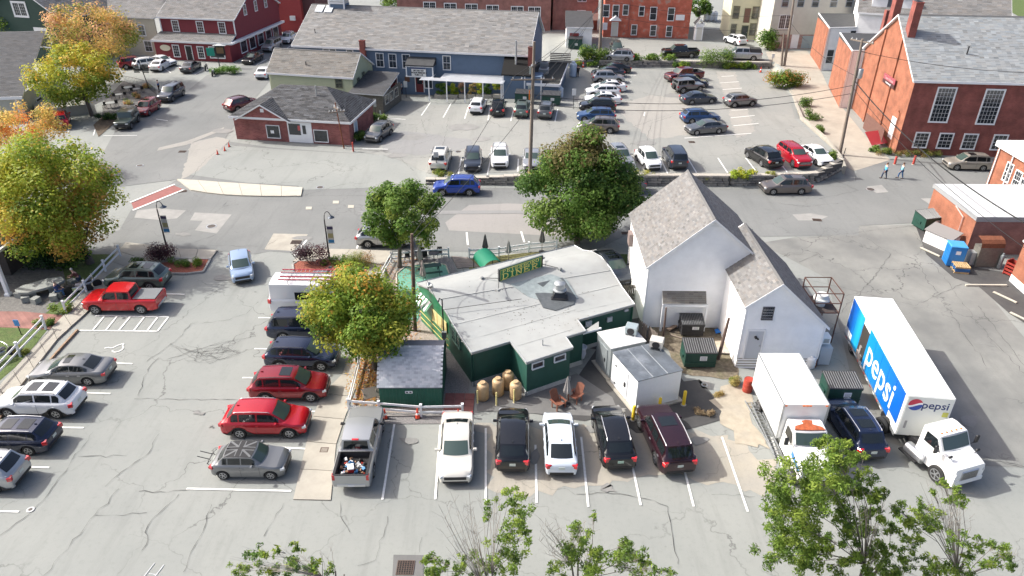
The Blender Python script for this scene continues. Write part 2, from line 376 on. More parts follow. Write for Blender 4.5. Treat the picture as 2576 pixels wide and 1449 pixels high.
sheet('weedy_ground',[(1610,790),(1650,740),(1790,740),(1850,900),(1860,960),(1720,940)],mat('weedy_dirt',(.17,.14,.1),.95,var=.5,scale=4,bump=.8,dirt=.5,dirtcol=(.08,.1,.03)),6,jag=.15)
sheet('sand_wash',[(1840,960),(1880,985),(1900,1060),(1950,1130),(1850,1110),(1820,1060),(1790,1000)],SAND,6,jag=.3)
sheet('sandy_drift',[(1190,1068),(1500,1078),(1800,1090),(1960,1170),(1930,1250),(1700,1190),(1350,1245),(1235,1230),(1222,1100)],asphalt('sandy_asphalt',(.31,.295,.262),(.38,.345,.28),crack=.5,sc_=.25),2,jag=.35)
for pts in([(490,535),(583,540),(545,588),(490,580),(510,556),(478,555)],[(345,530),(390,524),(468,530),(445,550),(400,554),(338,548)],[(2218,466),(2180,470),(2205,487),(2235,484)],[(1993,540),(2040,537),(2083,545),(2060,555),(2008,555)],[(2316,500),(2380,498),(2380,520),(2340,516)],
            [(1400,0)]if 0 else[(1757,957),(1785,959),(1787,977),(1766,978)]):
    sheet('concrete_patch',pts,CONCP,5)
for x_,y_ in((845,509),(883,520),(777,524),(950,507)):sheet('utility_patch',[(x_-7,y_-3),(x_+8,y_-3),(x_+7,y_+4),(x_-8,y_+4)],CONCL,9)
sheet('pale_resurfacing',[(1120,560),(1180,516),(1280,512),(1330,514),(1480,600),(1400,594),(1130,580)],asphalt('pinkish_patch',(.26,.252,.242),(.3,.285,.27),crack=.1),4)
sheet('drain_apron',[(688,588),(775,590),(738,632),(665,628)],CONC,5)
sheet('bottom_drain_patch',[(990,1396),(1066,1397),(1064,1470),(986,1470)],A_MID,4)
# left block: lawn, brick path, plaza
sheet('lawn',[(-80,930),(-80,640),(60,575),(250,600),(318,640),(150,790),(60,905),(-60,1010)],GRASS,2)
sheet('stone_plaza',[(-80,770),(-60,640),(90,600),(150,650),(175,740),(100,800),(-80,790)],mat('packed_grey_gravel',(.15,.145,.135),.95,var=.35,scale=5,bump=.6),3)
sheet('brick_path',[(-80,783),(60,784),(165,794),(125,830),(40,825),(-80,822)],RPAVE,4)
walkway('sidewalk_left',[(318,612),(240,700),(165,792),(90,872),(-10,985),(-80,1065)],[(395,632),(300,700),(212,796),(150,850),(60,965),(-60,1110)],CONC,1.6)
kerb('kerb_left',[(196,832),(140,893),(78,965),(0,1055)],m=mat('rusty_stained_kerb',(.3,.2,.13),.9,var=.3,scale=5))
walkway('sidewalk_median',[(445,453),(500,456),(560,461),(640,466),(762,474)],[(480,480),(540,490),(600,494),(680,496),(758,495)],CONCL,2.2)
sheet('crosswalk',[(337,528),(331,512),(436,467),(462,477)],RCROSS,6)
stripe((328,510),(440,464),.22,7);stripe((334,530),(462,478),.25,7)
# planting beds
def bed(name,pts,mulch):
    P_=[G(*p)for p in pts];c=sum(P_,Vector())/len(P_)
    r_=kerb(name,pts+[pts[0]],.14,.16)
    inner=[c.lerp(p,.95)for p in P_];mb=MB();mb.prism([(p.x,p.y,.13)for p in inner],-.02,.13);o=obj('mulch',mb,mulch,r_);return r_
MULCH=mat('red_bark_mulch',(.27,.085,.055),.95,var=.4,scale=9,bump=1.)
walkway('sidewalk_corner_left',[(318,612),(440,628),(548,632)],[(352,672),(440,660),(520,668)],CONC,1.6)
bed('planting_bed_left',[(355,672),(420,652),(530,655),(512,686),(470,691),(380,690)],MULCH)
walkway('sidewalk_corner_diner',[(778,628),(880,630),(985,634)],[(736,660),(880,662),(972,668)],CONC,1.7)
bed('planting_bed_center',[(737,668),(757,655),(900,658),(925,668),(905,688),(760,692),(740,688)],MULCH)
walkway('sidewalk_diner',[(925,660),(905,730),(900,800),(880,900),(853,960),(800,1000),(770,1120),(738,1258)],[(972,668),(962,730),(950,800),(930,900),(900,960),(868,1050),(845,1120),(832,1260)],CONC,2.1,.05)
sheet('gravel_strip_east',[(950,1040),(1185,1040),(1188,1066),(950,1068)],GRAVEL,7)
sheet('gravel_yard',[(948,640),(1010,690),(1050,800),(1125,870),(1180,965),(1180,1045),(880,1035),(925,930),(960,800),(970,700)],PEBBLE,3)
sheet('gravel_walk',[(1110,850),(1130,880),(1180,960),(1180,1000),(1112,990)],GRAVEL,6)
# red pavers beside the storage shed
pv=struct('paver_terrace',MB().add([tuple(p)for p in(PZ(1110,980,.01),PZ(1180,985,.01),PZ(1182,1030,.01),PZ(1108,1018,.01))],[(0,1,2,3)]),SOIL)
o_,du,dv=PZ(1112,982,0),None,None
mpv=MB();mpv.box(0,.58,0,.58,0,.05,ch=.01);mpm=mpv.mesh('paver',mat('red_concrete_paver',(.26,.1,.085),.85,var=.2,scale=3))
for i in range(3):
    for j in range(3):
        link('paver',mpm,pv,(-4.02+i*.6,35.05-j*.6+rnd.uniform(-.01,.01),.012+rnd.uniform(0,.006)),rnd.uniform(-.01,.01))
kerb('kerb_timber',[(950,1048),(1188,1048)],.14,.12,mat('weathered_timber',(.28,.26,.24),.9,var=.2,scale=4,stretch=(1,6,1)),2.4)
STAIN=asphalt('oil_stain',(.21,.208,.2),(.255,.252,.24),crack=.1,sc_=.9)
for x,y,w,h in[(870,1130,0,0)]+[(1030,1110,26,9),(1170,1085,30,10),(1255,1130,12,5),(1345,1150,12,20),(1490,1080,22,8),(1560,1030,14,6),(1760,1110,20,12),(660,1160,20,5),(500,1040,10,4),(530,1075,8,4),(560,700,24,7),(690,745,16,6),(1530,1228,18,10),(760,600,24,5),(1040,345,36,8),(1165,320,40,9),(1000,392,24,6),(1620,360,30,6),(1700,240,30,5),(1480,250,36,9),(560,330,26,6),(460,590,20,4),(1210,350,26,6),(2240,820,16,12),(2440,1060,20,14)]:
    if w:sheet('oil_stain',[(x+w*math.cos(a),y+h*math.sin(a))for a in np.linspace(0,5.6,9)],STAIN,6,jag=.16,step=99)
PALE=asphalt('pale_paving',(.295,.285,.262),(.33,.315,.282),crack=.2);MIDG=asphalt('grey_paving_patch',(.225,.225,.222),(.25,.25,.245),crack=.4)
sheet('pale_paving_patch',[(1560,262),(1640,240),(1720,250),(1760,300),(1730,340),(1640,350),(1570,300)],PALE,3,jag=.3);sheet('pale_paving_patch',[(1800,180),(1850,182),(1900,330),(1850,350),(1830,260)],PALE,3,jag=.2)
sheet('grey_paving_patch',[(960,370),(1010,330),(1100,340),(1190,352),(1180,372),(1050,392),(985,385)],MIDG,4,jag=.25);sheet('grey_paving_patch',[(480,360),(545,345),(580,352),(500,430),(455,452),(470,400)],PALE,4,jag=.12)
sheet('long_paving_patch',[(400,372),(470,355),(565,320),(560,328),(470,365),(395,380)],PALE,5);sheet('street_trench_patch',[(900,532),(1300,530),(1480,540),(1480,547),(1300,538),(900,541)],MIDG,8)
# ------------------------------------------------ painted lines
for a,b in[((992,1068),(962,1258)),((1108,1070),(1095,1257)),((1222,1078),(1222,1262)),((1347,1120),(1350,1266)),((1462,1100),(1480,1276)),((1575,1100),(1612,1272)),((1700,1100),(1745,1275)),((1816,1100),(1881,1288)),((1940,1100),(1968,1180)),
             ((470,1230),(733,1236)),((700,1126),(770,1130)),((690,1033),(800,1036)),((610,951),(700,952)),((640,878),(690,879)),((650,800),(700,801)),
             ((292,914),(333,916)),((218,989),(278,991)),((150,1076),(211,1077)),((50,1175),(124,1177)),((-60,1286),(48,1288)),((418,740),(465,741)),
             ((200,832),(396,834)),((240,795),(424,798)),((396,834),(424,798)),((233,832),(262,797)),((266,832),(294,797)),((299,832),(328,797)),((337,832),(364,797)),((371,832),(398,797)),
             ((775,600),(740,645)),((905,603),(898,626)),((1174,585),(1177,617)),((1311,583),(1319,610))]:
    stripe(a,b,.12 if a[1]>700 else .16)
for a,b in[((1160,400),(1153,440)),((1235,398),(1226,440)),((1304,400),(1302,440)),((1593,400),(1603,435)),((1660,397),(1680,438)),((1730,398),(1752,435)),((1806,398),(1830,435)),((1876,398),(1902,432)),((1955,400),(1980,434)),
             ((1083,258),(1060,291)),((1135,260),(1115,296)),((1178,270),(1169,299)),((1232,270),(1228,303)),((1293,272),(1285,305)),((1403,275),(1396,306)),((964,297),(1020,301)),((912,374),(976,376)),
             ((1460,305),(1452,320)),((1622,283),(1620,292)),((1815,193),(1846,191)),((1812,209),(1858,206)),((1818,226),(1866,222)),((1840,278),(1880,276)),((1838,297),(1898,291)),((1845,317),(1908,311)),((1722,348),(1890,336)),
             ((470,178),(490,186)),((415,173),(430,184)),((393,300),(422,304)),((470,240),(482,239)),((260,342),(345,341)),((175,300),(172,335)),((243,315),(235,341)),((490,188),(515,174)),((706,132),(740,110)),((644,165),(670,150)),((1560,190),(1600,190)),((1560,205),(1590,206))]:
    stripe(a,b,.13)
# accessible-parking symbol painted on the asphalt
def symb():
    o=G(287,876);mb=MB()
    def ln(pts,w=.09):
        for(x0,y0),(x1,y1)in zip(pts,pts[1:]):
            d=Vector((x1-x0,y1-y0));n=Vector((-d.y,d.x)).normalized()*w/2
            mb.add([(o.x+x0+n.x,o.y+y0+n.y,.03),(o.x+x1+n.x,o.y+y1+n.y,.03),(o.x+x1-n.x,o.y+y1-n.y,.03),(o.x+x0-n.x,o.y+y0-n.y,.03)],[(0,1,2,3)])
    ln([(.3+.32*math.cos(t),-.1+.38*math.sin(t))for t in np.linspace(-2.6,1.2,14)])
    ln([(.42,.55),(.1,.3),(-.12,-.02),(-.45,.05),(-.62,-.05)]);ln([(.42,.5),(.45,.2)])
    return struct('accessible_parking_symbol',mb,LINEW,recalc=False)
symb()
# ------------------------------------------------ cracks traced along the old asphalt
CRK=mat('open_crack',(.045,.045,.043),.95)
def cracks(name,lines,w=.03,jit=.12):
    mb=MB()
    for ln in lines:
        P_=[G(*p)for p in ln];pts=[P_[0]]
        for a,b in zip(P_,P_[1:]):
            n=max(2,int((b-a).length/.35))
            for k in range(1,n+1):
                p=a.lerp(b,k/n)
                if k<n:p.x+=rnd.gauss(0,jit*.5);p.y+=rnd.gauss(0,jit*.5)
                pts.append(p)
        rows=[]
        for i,p in enumerate(pts):
            d=pts[min(i+1,len(pts)-1)]-pts[max(i-1,0)];u=Vector((-d.y,d.x,0)).normalized()*w*rnd.uniform(.1,1)*.5
            z=gz(p.x,p.y)+.034;rows.append([(p.x+u.x,p.y+u.y,z),(p.x-u.x,p.y-u.y,z)])
        mb.grid(rows)
    return struct(name,mb,CRK,recalc=False)
cracks('pavement_cracks',[[(338,1004),(480,1005),(600,1006),(660,1003)],[(347,996),(372,930),(400,900)],[(420,905),(470,888),(530,870),(640,845)],[(480,815),(560,808),(620,790),(650,760)],[(480,815),(450,850),(410,882),(370,910)],
    [(235,1087),(180,1160),(130,1230),(80,1290),(0,1348)],[(400,1092),(375,1140),(310,1185),(265,1225)],[(300,1230),(250,1280),(212,1330),(150,1400),(110,1449)],[(533,1270),(510,1340),(480,1390),(462,1440)],[(195,1149),(320,1148)],[(240,1297),(310,1298),(370,1290)],
    [(450,1245),(385,1305),(365,1340),(372,1360),(357,1386)],[(350,1237),(420,1240),(470,1234)],[(715,1265),(690,1310),(664,1350)],[(856,1262),(862,1310),(880,1340)],[(975,1300),(965,1350),(945,1410),(900,1424)],[(1103,1200),(1100,1250)],[(1062,1352),(1055,1390)],
    [(1450,1244),(1560,1243),(1620,1255),(1680,1275),(1690,1340),(1705,1420)],[(1790,1245),(1900,1250)],[(2300,585),(2360,680),(2420,760),(2500,860),(2576,940)],[(1960,850),(2110,870)]if 0 else[(1950,690),(2080,715),(2200,745),(2300,770),(2420,715),(2560,722)],
    [(2180,600),(2240,640),(2180,720),(2110,790)],[(2010,660),(2060,640),(1960,640)],[(2380,770),(2430,850),(2470,900),(2480,930)],[(2460,770),(2530,860),(2576,920)],[(2180,590),(2160,570)],[(2030,600),(2080,595),(2300,568)],[(2220,1100),(2330,1120),(2576,1180)],[(2480,1150),(2576,1175)]],.032)
cracks('street_cracks',[[(930,380),(1000,375),(1060,360),(1100,345)],[(990,385),(1040,430)],[(760,494),(860,465),(930,460)],[(780,493),(920,493),(1060,490)],[(545,380),(520,400),(500,420),(480,455)],[(550,375),(620,382)],[(1590,320),(1650,300),(1700,285)],[(1620,400),(1630,340),(1640,310),(1700,290)],
    [(1070,345),(1140,330),(1180,305)],[(1128,297),(1120,350),(1110,370)],[(1000,300),(1060,300),(1075,345)],[(2100,455),(2160,480),(2060,500)],[(1935,510),(2030,520),(2110,512)],[(660,630),(700,600)],[(520,600),(545,590),(490,610)],[(610,700),(600,720)],[(575,505),(560,520),(600,515)],[(650,620),(500,618)]],.035)
tar=cracks('fatigue_cracks',[[(460+rnd.uniform(-40,60),880+rnd.uniform(-20,30)),(520+rnd.uniform(-40,40),895+rnd.uniform(-20,22)),(580+rnd.uniform(-20,40),875+rnd.uniform(-18,18))]for _ in range(22)],.02,.15)
# manholes and grates
def manhole(px,py,r=.36,m=None):
    p=G(px,py);t=thing('manhole','round iron manhole cover near '+m,'manhole cover',(p.x,p.y,p.z+.034))
    mb=MB();mb.lathe([(r,0),(r,.012),(r-.03,.014),(0,.014)],20);obj('cover',mb,mat('cast_iron_cover',(.1,.085,.075),.7,.4,var=.2),t)
    ring=MB();ring.lathe([(r+.09,-.01),(r+.09,.006),(r+.01,.008)],20);obj('frame',ring,GALV,t)
manhole(532,570,.36,'the left street corner, on a concrete patch');manhole(2190,477,.36,'the two walkers, on a concrete patch');manhole(2364,511,.36,'the brick annex corner');manhole(352,417,.3,'the middle of the side street');manhole(805,472,.3,'the end of the concrete median')
manhole(1044+60 if 0 else 1153,382,.3,'the dark hatchback in the upper lot');manhole(1772,969,.12,'the red barrel');manhole(77,1283,.1,'the lower left parking lines')
GRI=mat('grate_iron',(.11,.075,.06),.7,.3)
def grate(px,py,w,d,rz=0.,near=''):
    p=G(px,py);t=thing('storm_grate','rectangular iron storm drain grate '+near,'drain grate',(p.x,p.y,p.z+.03),R(rz))
    fr=MB()
    for a in((-w/2,w/2,-d/2,-d/2+.04),(-w/2,w/2,d/2-.04,d/2),(-w/2,-w/2+.04,-d/2+.041,d/2-.041),(w/2-.04,w/2,-d/2+.041,d/2-.041)):fr.box(a[0],a[1],a[2],a[3],0,.02)
    obj('frame',fr,GRI,t);pit=MB();pit.box(-w/2+.041,w/2-.041,-d/2+.041,d/2-.041,-.02,.003);obj('pit',pit,mat('dark_pit',(.012,.012,.012)),t)
    n=7;bm_=MB()
    for k in range(1,n):x=-w/2+w*k/n;bm_.box(x-.015,x+.015,-d/2+.041,d/2-.041,.004,.018)
    for k in range(1,n):y=-d/2+d*k/n;bm_.box(-w/2+.041,w/2-.041,y-.008,y+.008,.005,.015)
    obj('bars',bm_,mat('grate_iron',(.11,.075,.06),.7,.3),t)
grate(1020,1429,.8,.8,0,'in the near lot at the bottom of the view');grate(745,610,.85,.7,0,'at the centre corner beside the dark shrub');grate(1740,358 if 0 else 358,.7,.6,0,'in the upper lot below the dark sedan');grate(1722,275,.6,.5,0,'in the upper lot below the grey coupe');grate(1573,587,.7,.5,0,'in front of the gabled white house')
grate(2055,554,.8,.5,-8,'on a pale patch right of the white house');grate(459,482,.8,.5,20,'at the brick crosswalk');grate(816,1133,.45,.4,0,'in the sidewalk beside the silver pickup');grate(940,653,.35,.4,0,'in the diner sidewalk beside the grass clump');grate(459,382,.8,.6,0,'in the side street left of the red cones')
# ---------------------------------------------------------------- building kit
SHG=tint_mat('asphalt_shingle_grey',(.165,.16,.155));SHD=tint_mat('asphalt_shingle_dark',(.065,.066,.07));SHL=tint_mat('asphalt_shingle_pale',(.27,.285,.29));SHB=tint_mat('asphalt_shingle_brown',(.165,.155,.14))
EPDM=mat('black_roof_membrane',(.045,.047,.05),.8,var=.2,scale=1.5);MEMB=mat('pale_roof_membrane',(.335,.345,.335),.75,var=.07,scale=.8,dirt=.5,dirtcol=(.24,.22,.19),bump=.1);WROOF=mat('white_roof_membrane',(.56,.56,.55),.6,var=.04)
BR_RED=brick_mat('dark_red_brick',(.22,.052,.042),(.265,.07,.056),(.22,.12,.1));BR_OR=brick_mat('orange_brick',(.31,.108,.058),(.26,.085,.045),(.28,.16,.11))
BR_WORN=brick_mat('painted_orange_brick',(.52,.125,.075),(.44,.1,.06),(.4,.16,.11),worn=(.4,.25,.2));BR_BR=brick_mat('brown_brick',(.28,.115,.095),(.34,.14,.115),(.22,.16,.14))
BR_SM=brick_mat('rough_red_brick',(.3,.1,.09),(.22,.06,.055),(.22,.13,.12),scale=.6)
SID={}
def sidm(name,col):return mat('siding_'+name,col,.7,var=.06,scale=1.2,dirt=.12)
WSID=sidm('white',(.86,.86,.85));BSID=sidm('slate_blue',(.1,.15,.225));YSID=sidm('pale_green',(.42,.45,.3));DGSID=sidm('dark_green',(.018,.055,.042));RSID=sidm('barn_red',(.2,.025,.035));CRSID=sidm('cream',(.6,.57,.4));GRYSID=sidm('off_white',(.52,.5,.44));BEIGE=sidm('beige',(.48,.44,.34))
def siding(name,outline,m,parent,pitch=.14,lap=.04,x0=None,loc=(0,0,0),rz=0.):
    """clapboards: one tilted board face per course, clipped to a convex wall outline in (x, z)"""
    zs=[p[1]for p in outline];z=min(zs);mb=MB()
    def ext(zz):
        xs=[]
        for a,b in zip(outline,outline[1:]+outline[:1]):
            if(a[1]-zz)*(b[1]-zz)<=0 and a[1]!=b[1]:xs.append(a[0]+(b[0]-a[0])*(zz-a[1])/(b[1]-a[1]))
        return(min(xs),max(xs))if xs else None
    while z<max(zs)-.01:
        z1=min(z+pitch,max(zs)-.002);e0=ext(z+.002);e1=ext(z1-.001)
        if e0 and e1:
            mb.add([(e0[0],-lap,z),(e0[1],-lap,z),(e1[1],0,z1),(e1[0],0,z1)],[(0,1,2,3)]);mb.add([(e0[0],-lap,z),(e0[1],-lap,z),(e0[1],0,z+.001),(e0[0],0,z+.001)],[(3,2,1,0)])
        z+=pitch
    return stuff(obj(name,mb,m,parent,loc,rz,recalc=False))
def flatwall(name,outline,m,parent,loc=(0,0,0),rz=0.,th=.2):
    mb=MB();n=len(outline);lo,hi=min(p[0]for p in outline),max(p[0]for p in outline);outline=[(x+.004 if x==lo else x-.004 if x==hi else x,z)for x,z in outline]
    mb.add([(x,0,z)for x,z in outline]+[(x,th,z)for x,z in outline],[tuple(range(n)),tuple(range(2*n-1,n-1,-1))]+[(i,i+n,(i+1)%n+n,(i+1)%n)for i in range(n)])
    return obj(name,mb,m,parent,loc,rz)
def shingles(parent,bl,br,tr,tl,m,tab=.34,course=.16,tone=.13,name='shingles',lift=.022,under=True,th=.12):
    """courses of separate lapped tabs over a roof slope (local corner points, eave first)"""
    bl,br,tr,tl=map(Vector,(bl,br,tr,tl));h=((tl+tr)/2-(bl+br)/2).length;n=max(2,int(h/course));mb=MB()
    nrm=(br-bl).cross(tl-bl if(tl-bl).length>.01 else tr-bl).normalized()
    if nrm.z<0:nrm=-nrm
    for i in range(n):
        a0,b0=bl.lerp(tl,i/n),br.lerp(tr,i/n);a1,b1=bl.lerp(tl,(i+1)/n),br.lerp(tr,(i+1)/n);L0=(b0-a0).length
        k=max(1,int(L0/tab));off=rnd.random()/k;cuts=[0]+[c for c in[(j+off)/k for j in range(k)]if .02/k<c<1]+[1]
        base=1+rnd.gauss(0,tone*.18)
        for c0,c1 in zip(cuts,cuts[1:]):
            t=max(.35,base+rnd.gauss(0,tone));w_=rnd.gauss(0,.02);mb.tint=(t*(1+w_),t,t*(1-w_));e=nrm*(lift+rnd.uniform(0,.006))
            p,q,r_,s=a0.lerp(b0,c0)+e,a0.lerp(b0,c1)+e,a1.lerp(b1,c1)+nrm*.003,a1.lerp(b1,c0)+nrm*.003
            mb.add([p,q,r_,s],[(0,1,2,3)])
    o=stuff(obj(name,mb,m,parent,recalc=False))
    if under:
        ub=MB();d=nrm*th;pts=[v-nrm*.014 for v in(bl,br,tr,tl)];ub.add([tuple(p)for p in pts]+[tuple(p-d)for p in pts],[(0,1,2,3),(7,6,5,4),(0,4,5,1),(1,5,6,2),(2,6,7,3),(3,7,4,0)]);obj('roof_deck',ub,TRIM,parent)
    return o
class Bld:
    """a building: local x along its front, y to the back, z up"""
    def __init__(s,name,label,cat,p,w,d,h,yaw=0.,z=0.,group=None):
        s.o=thing(name,label,cat,(p[0],p[1],z),R(yaw),group);s.w,s.d,s.h,s.z=w,d,h,z
        s.M=Matrix.Translation((p[0],p[1],z))@Matrix.Rotation(R(yaw),4,'Z');s.Mi=s.M.inverted()
    FR={'front':(0,lambda s,u,e:(u,-e,0)),'left':(-90,lambda s,u,e:(-e,s.d-u,0)),'right':(90,lambda s,u,e:(s.w+e,u,0))}
    def pix(s,face,px,py,off=0.):
        """where the sight line through a surveyed point meets one of the walls -> (u, z) on that wall"""
        o=s.Mi@Vector((0,0,CAMH));r=s.Mi.to_3x3()@ray(px,py)
        if face=='front':t=(off-o.y)/r.y;p=o+r*t;return p.x,p.z
        if face=='left':t=(0-o.x)/r.x;p=o+r*t;return s.d-p.y,p.z
        t=(s.w-o.x)/r.x;p=o+r*t;return p.y,p.z
    def place(s,face,u,z,e=0.):
        a,f=s.FR[face];l_=f(s,u,e);return(l_[0],l_[1],z),R(a)
    def walls(s,m,gable=None,kind='siding',hb=None,pitch=.14,base=None,faces=('front','left','right','back')):
        """gable: None, or (axis, ridge height, ridge position 0..1, left eave, right eave)"""
        H=s.h;core=MB()
        for face in faces:
            L=s.w if face in('front','back')else s.d
            o=[(0,0),(L,0),(L,H),(0,H)]
            if gable:
                ax,rh,rp,e0,e1=gable
                if ax=='y' and face in('front','back'):
                    o=[(0,0),(L,0),(L,e1),(L*rp,rh),(0,e0)]
                    if face=='back':o=[(0,0),(L,0),(L,e0),(L*(1-rp),rh),(0,e1)]
                elif ax=='y':o=[(0,0),(L,0),(L,e0 if face=='left' else e1),(0,e0 if face=='left' else e1)]
                if ax=='x' and face in('left','right'):
                    o=[(0,0),(L,0),(L,e1),(L*rp,rh),(0,e0)]
                    if face=='left':o=[(0,0),(L,0),(L,e0),(L*(1-rp),rh),(0,e1)]
                elif ax=='x':hh=e0 if face=='front' else e1;o=[(0,0),(L,0),(L,hh),(0,hh)]
            if face=='back':loc,rz=(s.w,s.d,0),R(180)
            else:loc,rz=s.place(face,0,0)
            if kind=='siding':
                flatwall('wall',o,m,s.o,loc,rz,.12)
                if face!='back':siding('siding',o,m,s.o,pitch,.045,None,s.place(face,0,0,.004)[0],rz)
            else:flatwall('wall',o,m,s.o,loc,rz,.2)
    def window(s,face,u,z,w=.9,h=1.5,style='double',frame=TRIM,zc=True,wall_off=.025,glass=None,ft=.1):
        loc,rz=s.place(face,u,z-(h/2 if zc else 0),wall_off);make_window(s.o,loc,rz,w,h,style,frame,glass,ft)
    def wpix(s,face,px,py,w=.9,h=1.5,style='double',frame=TRIM,off=0.,**k):
        u,z=s.pix(face,px,py,off);loc,rz=s.place(face,u,z-h/2,.025)
        if off:loc=(loc[0],loc[1]+off,loc[2])
        make_window(s.o,loc,rz,w,h,style,frame,k.get('glass'),k.get('ft',.1));return u,z
    def door(s,face,u,z0,w=.95,h=2.1,m=None,frame=TRIM,glass=False,off=.03):
        loc,rz=s.place(face,u,z0,off);f=MB();f.box(-w/2-.1,-w/2,-.06,.02,0,h+.1);f.box(w/2,w/2+.1,-.06,.02,0,h+.1);f.box(-w/2,w/2,-.06,.02,h,h+.1)
        fo=obj('door',f,frame,s.o,loc,rz);l_=MB();l_.box(-w/2,w/2,-.03,.0,0,h);obj('leaf',l_,m or WHITE,fo)
        k=MB();k.cbox((w*.38,-.055,h*.48),(.05,.05,.12));obj('handle',k,GALV,fo)
        if glass:g_=MB();g_.box(-w*.32,w*.32,-.04,-.03,h*.45,h*.92);obj('pane',g_,WINGLASS,fo)
    def trim(s,name,mb,m=TRIM,smooth=None):return obj(name,mb,m,s.o,smooth=smooth)
    def gable_roof(s,ax,rh,rp,e0,e1,m,over=.25,tab=.34,course=.16,x0=None,x1=None,y0=None,y1=None,fascia=TRIM):
        x0=-over if x0 is None else x0;x1=s.w+over if x1 is None else x1;y0=-over if y0 is None else y0;y1=s.d+over if y1 is None else y1
        if ax=='y':
            rx=s.w*rp;sl0=(rh-e0)/rx;sl1=(rh-e1)/(s.w-rx);za=e0+sl0*x0;zb=e1-sl1*(x1-s.w)
            t=.06
            shingles(s.o,(x0,y1,za+t),(x0,y0,za+t),(rx,y0,rh+t),(rx,y1,rh+t),m,tab,course);shingles(s.o,(x1,y0,zb+t),(x1,y1,zb+t),(rx,y1,rh+t),(rx,y0,rh+t),m,tab,course)
            cp=MB();cp.add([(rx-.12,y0,rh+.02),(rx,y0,rh+.12),(rx+.12,y0,rh+.02),(rx-.12,y1,rh+.02),(rx,y1,rh+.12),(rx+.12,y1,rh+.02)],[(0,1,4,3),(1,2,5,4)]);s.trim('ridge_cap',cp,mat('ridge_cap_grey',(.12,.12,.12),.9))
            rk=MB()
            for yy in(y0-.03,):rk.add([(x0,yy,za-.1),(rx,yy,rh-.1),(x1,yy,zb-.1),(x1,yy,zb+.08),(rx,yy,rh+.08),(x0,yy,za+.08)]+[(x0,yy+.03,za-.1),(rx,yy+.03,rh-.1),(x1,yy+.03,zb-.1),(x1,yy+.03,zb+.08),(rx,yy+.03,rh+.08),(x0,yy+.03,za+.08)],[(0,1,4,5),(1,2,3,4),(7,6,11,10),(8,7,10,9),(5,4,10,11),(4,3,9,10),(0,6,7,1),(1,7,8,2)])
            s.trim('rake_board',rk,fascia)
        else:
            ry=s.d*rp;sl0=(rh-e0)/ry;sl1=(rh-e1)/max(.01,s.d-ry);za=e0+sl0*y0;zb=e1-sl1*(y1-s.d);t=.06
            shingles(s.o,(x0,y0,za+t),(x1,y0,za+t),(x1,ry,rh+t),(x0,ry,rh+t),m,tab,course);shingles(s.o,(x1,y1,zb+t),(x0,y1,zb+t),(x0,ry,rh+t),(x1,ry,rh+t),m,tab,course*2)
            fb=MB();fb.box(x0,x1,y0-.04,y0,za-.14,za+.1);s.trim('eave_board',fb,fascia)
            cp=MB();cp.add([(x0,ry-.14,rh+.03),(x0,ry,rh+.13),(x0,ry+.14,rh+.03),(x1,ry-.14,rh+.03),(x1,ry,rh+.13),(x1,ry+.14,rh+.03)],[(0,3,4,1),(1,4,5,2)]);s.trim('ridge_cap',cp,mat('ridge_cap_grey',(.12,.12,.12),.9))
            for xx in(x0-.03,x1):
                rk=MB();rk.add([(xx,y0,za-.1),(xx,ry,rh-.1),(xx,y1,zb-.1),(xx,y1,zb+.08),(xx,ry,rh+.08),(xx,y0,za+.08)]+[(xx+.03,y0,za-.1),(xx+.03,ry,rh-.1),(xx+.03,y1,zb-.1),(xx+.03,y1,zb+.08),(xx+.03,ry,rh+.08),(xx+.03,y0,za+.08)],[(0,1,4,5),(1,2,3,4),(7,6,11,10),(8,7,10,9),(5,4,10,11),(4,3,9,10)]);s.trim('rake_board',rk,fascia)
    def chimney(s,x,y,z0,z1,w=.6,d=.6,m=None):
        mb=MB();mb.box(x-w/2,x+w/2,y-d/2,y+d/2,z0,z1);c=s.trim('chimney',mb,m or BR_RED);k=MB();k.box(x-w/2-.05,x+w/2+.05,y-d/2-.05,y+d/2+.05,z1,z1+.1);k.box(x-w/2+.12,x+w/2-.12,y-d/2+.12,y+d/2-.12,z1+.1,z1+.16,1);obj('cap',k,[m or BR_RED,DARKM],c)
_wc={}
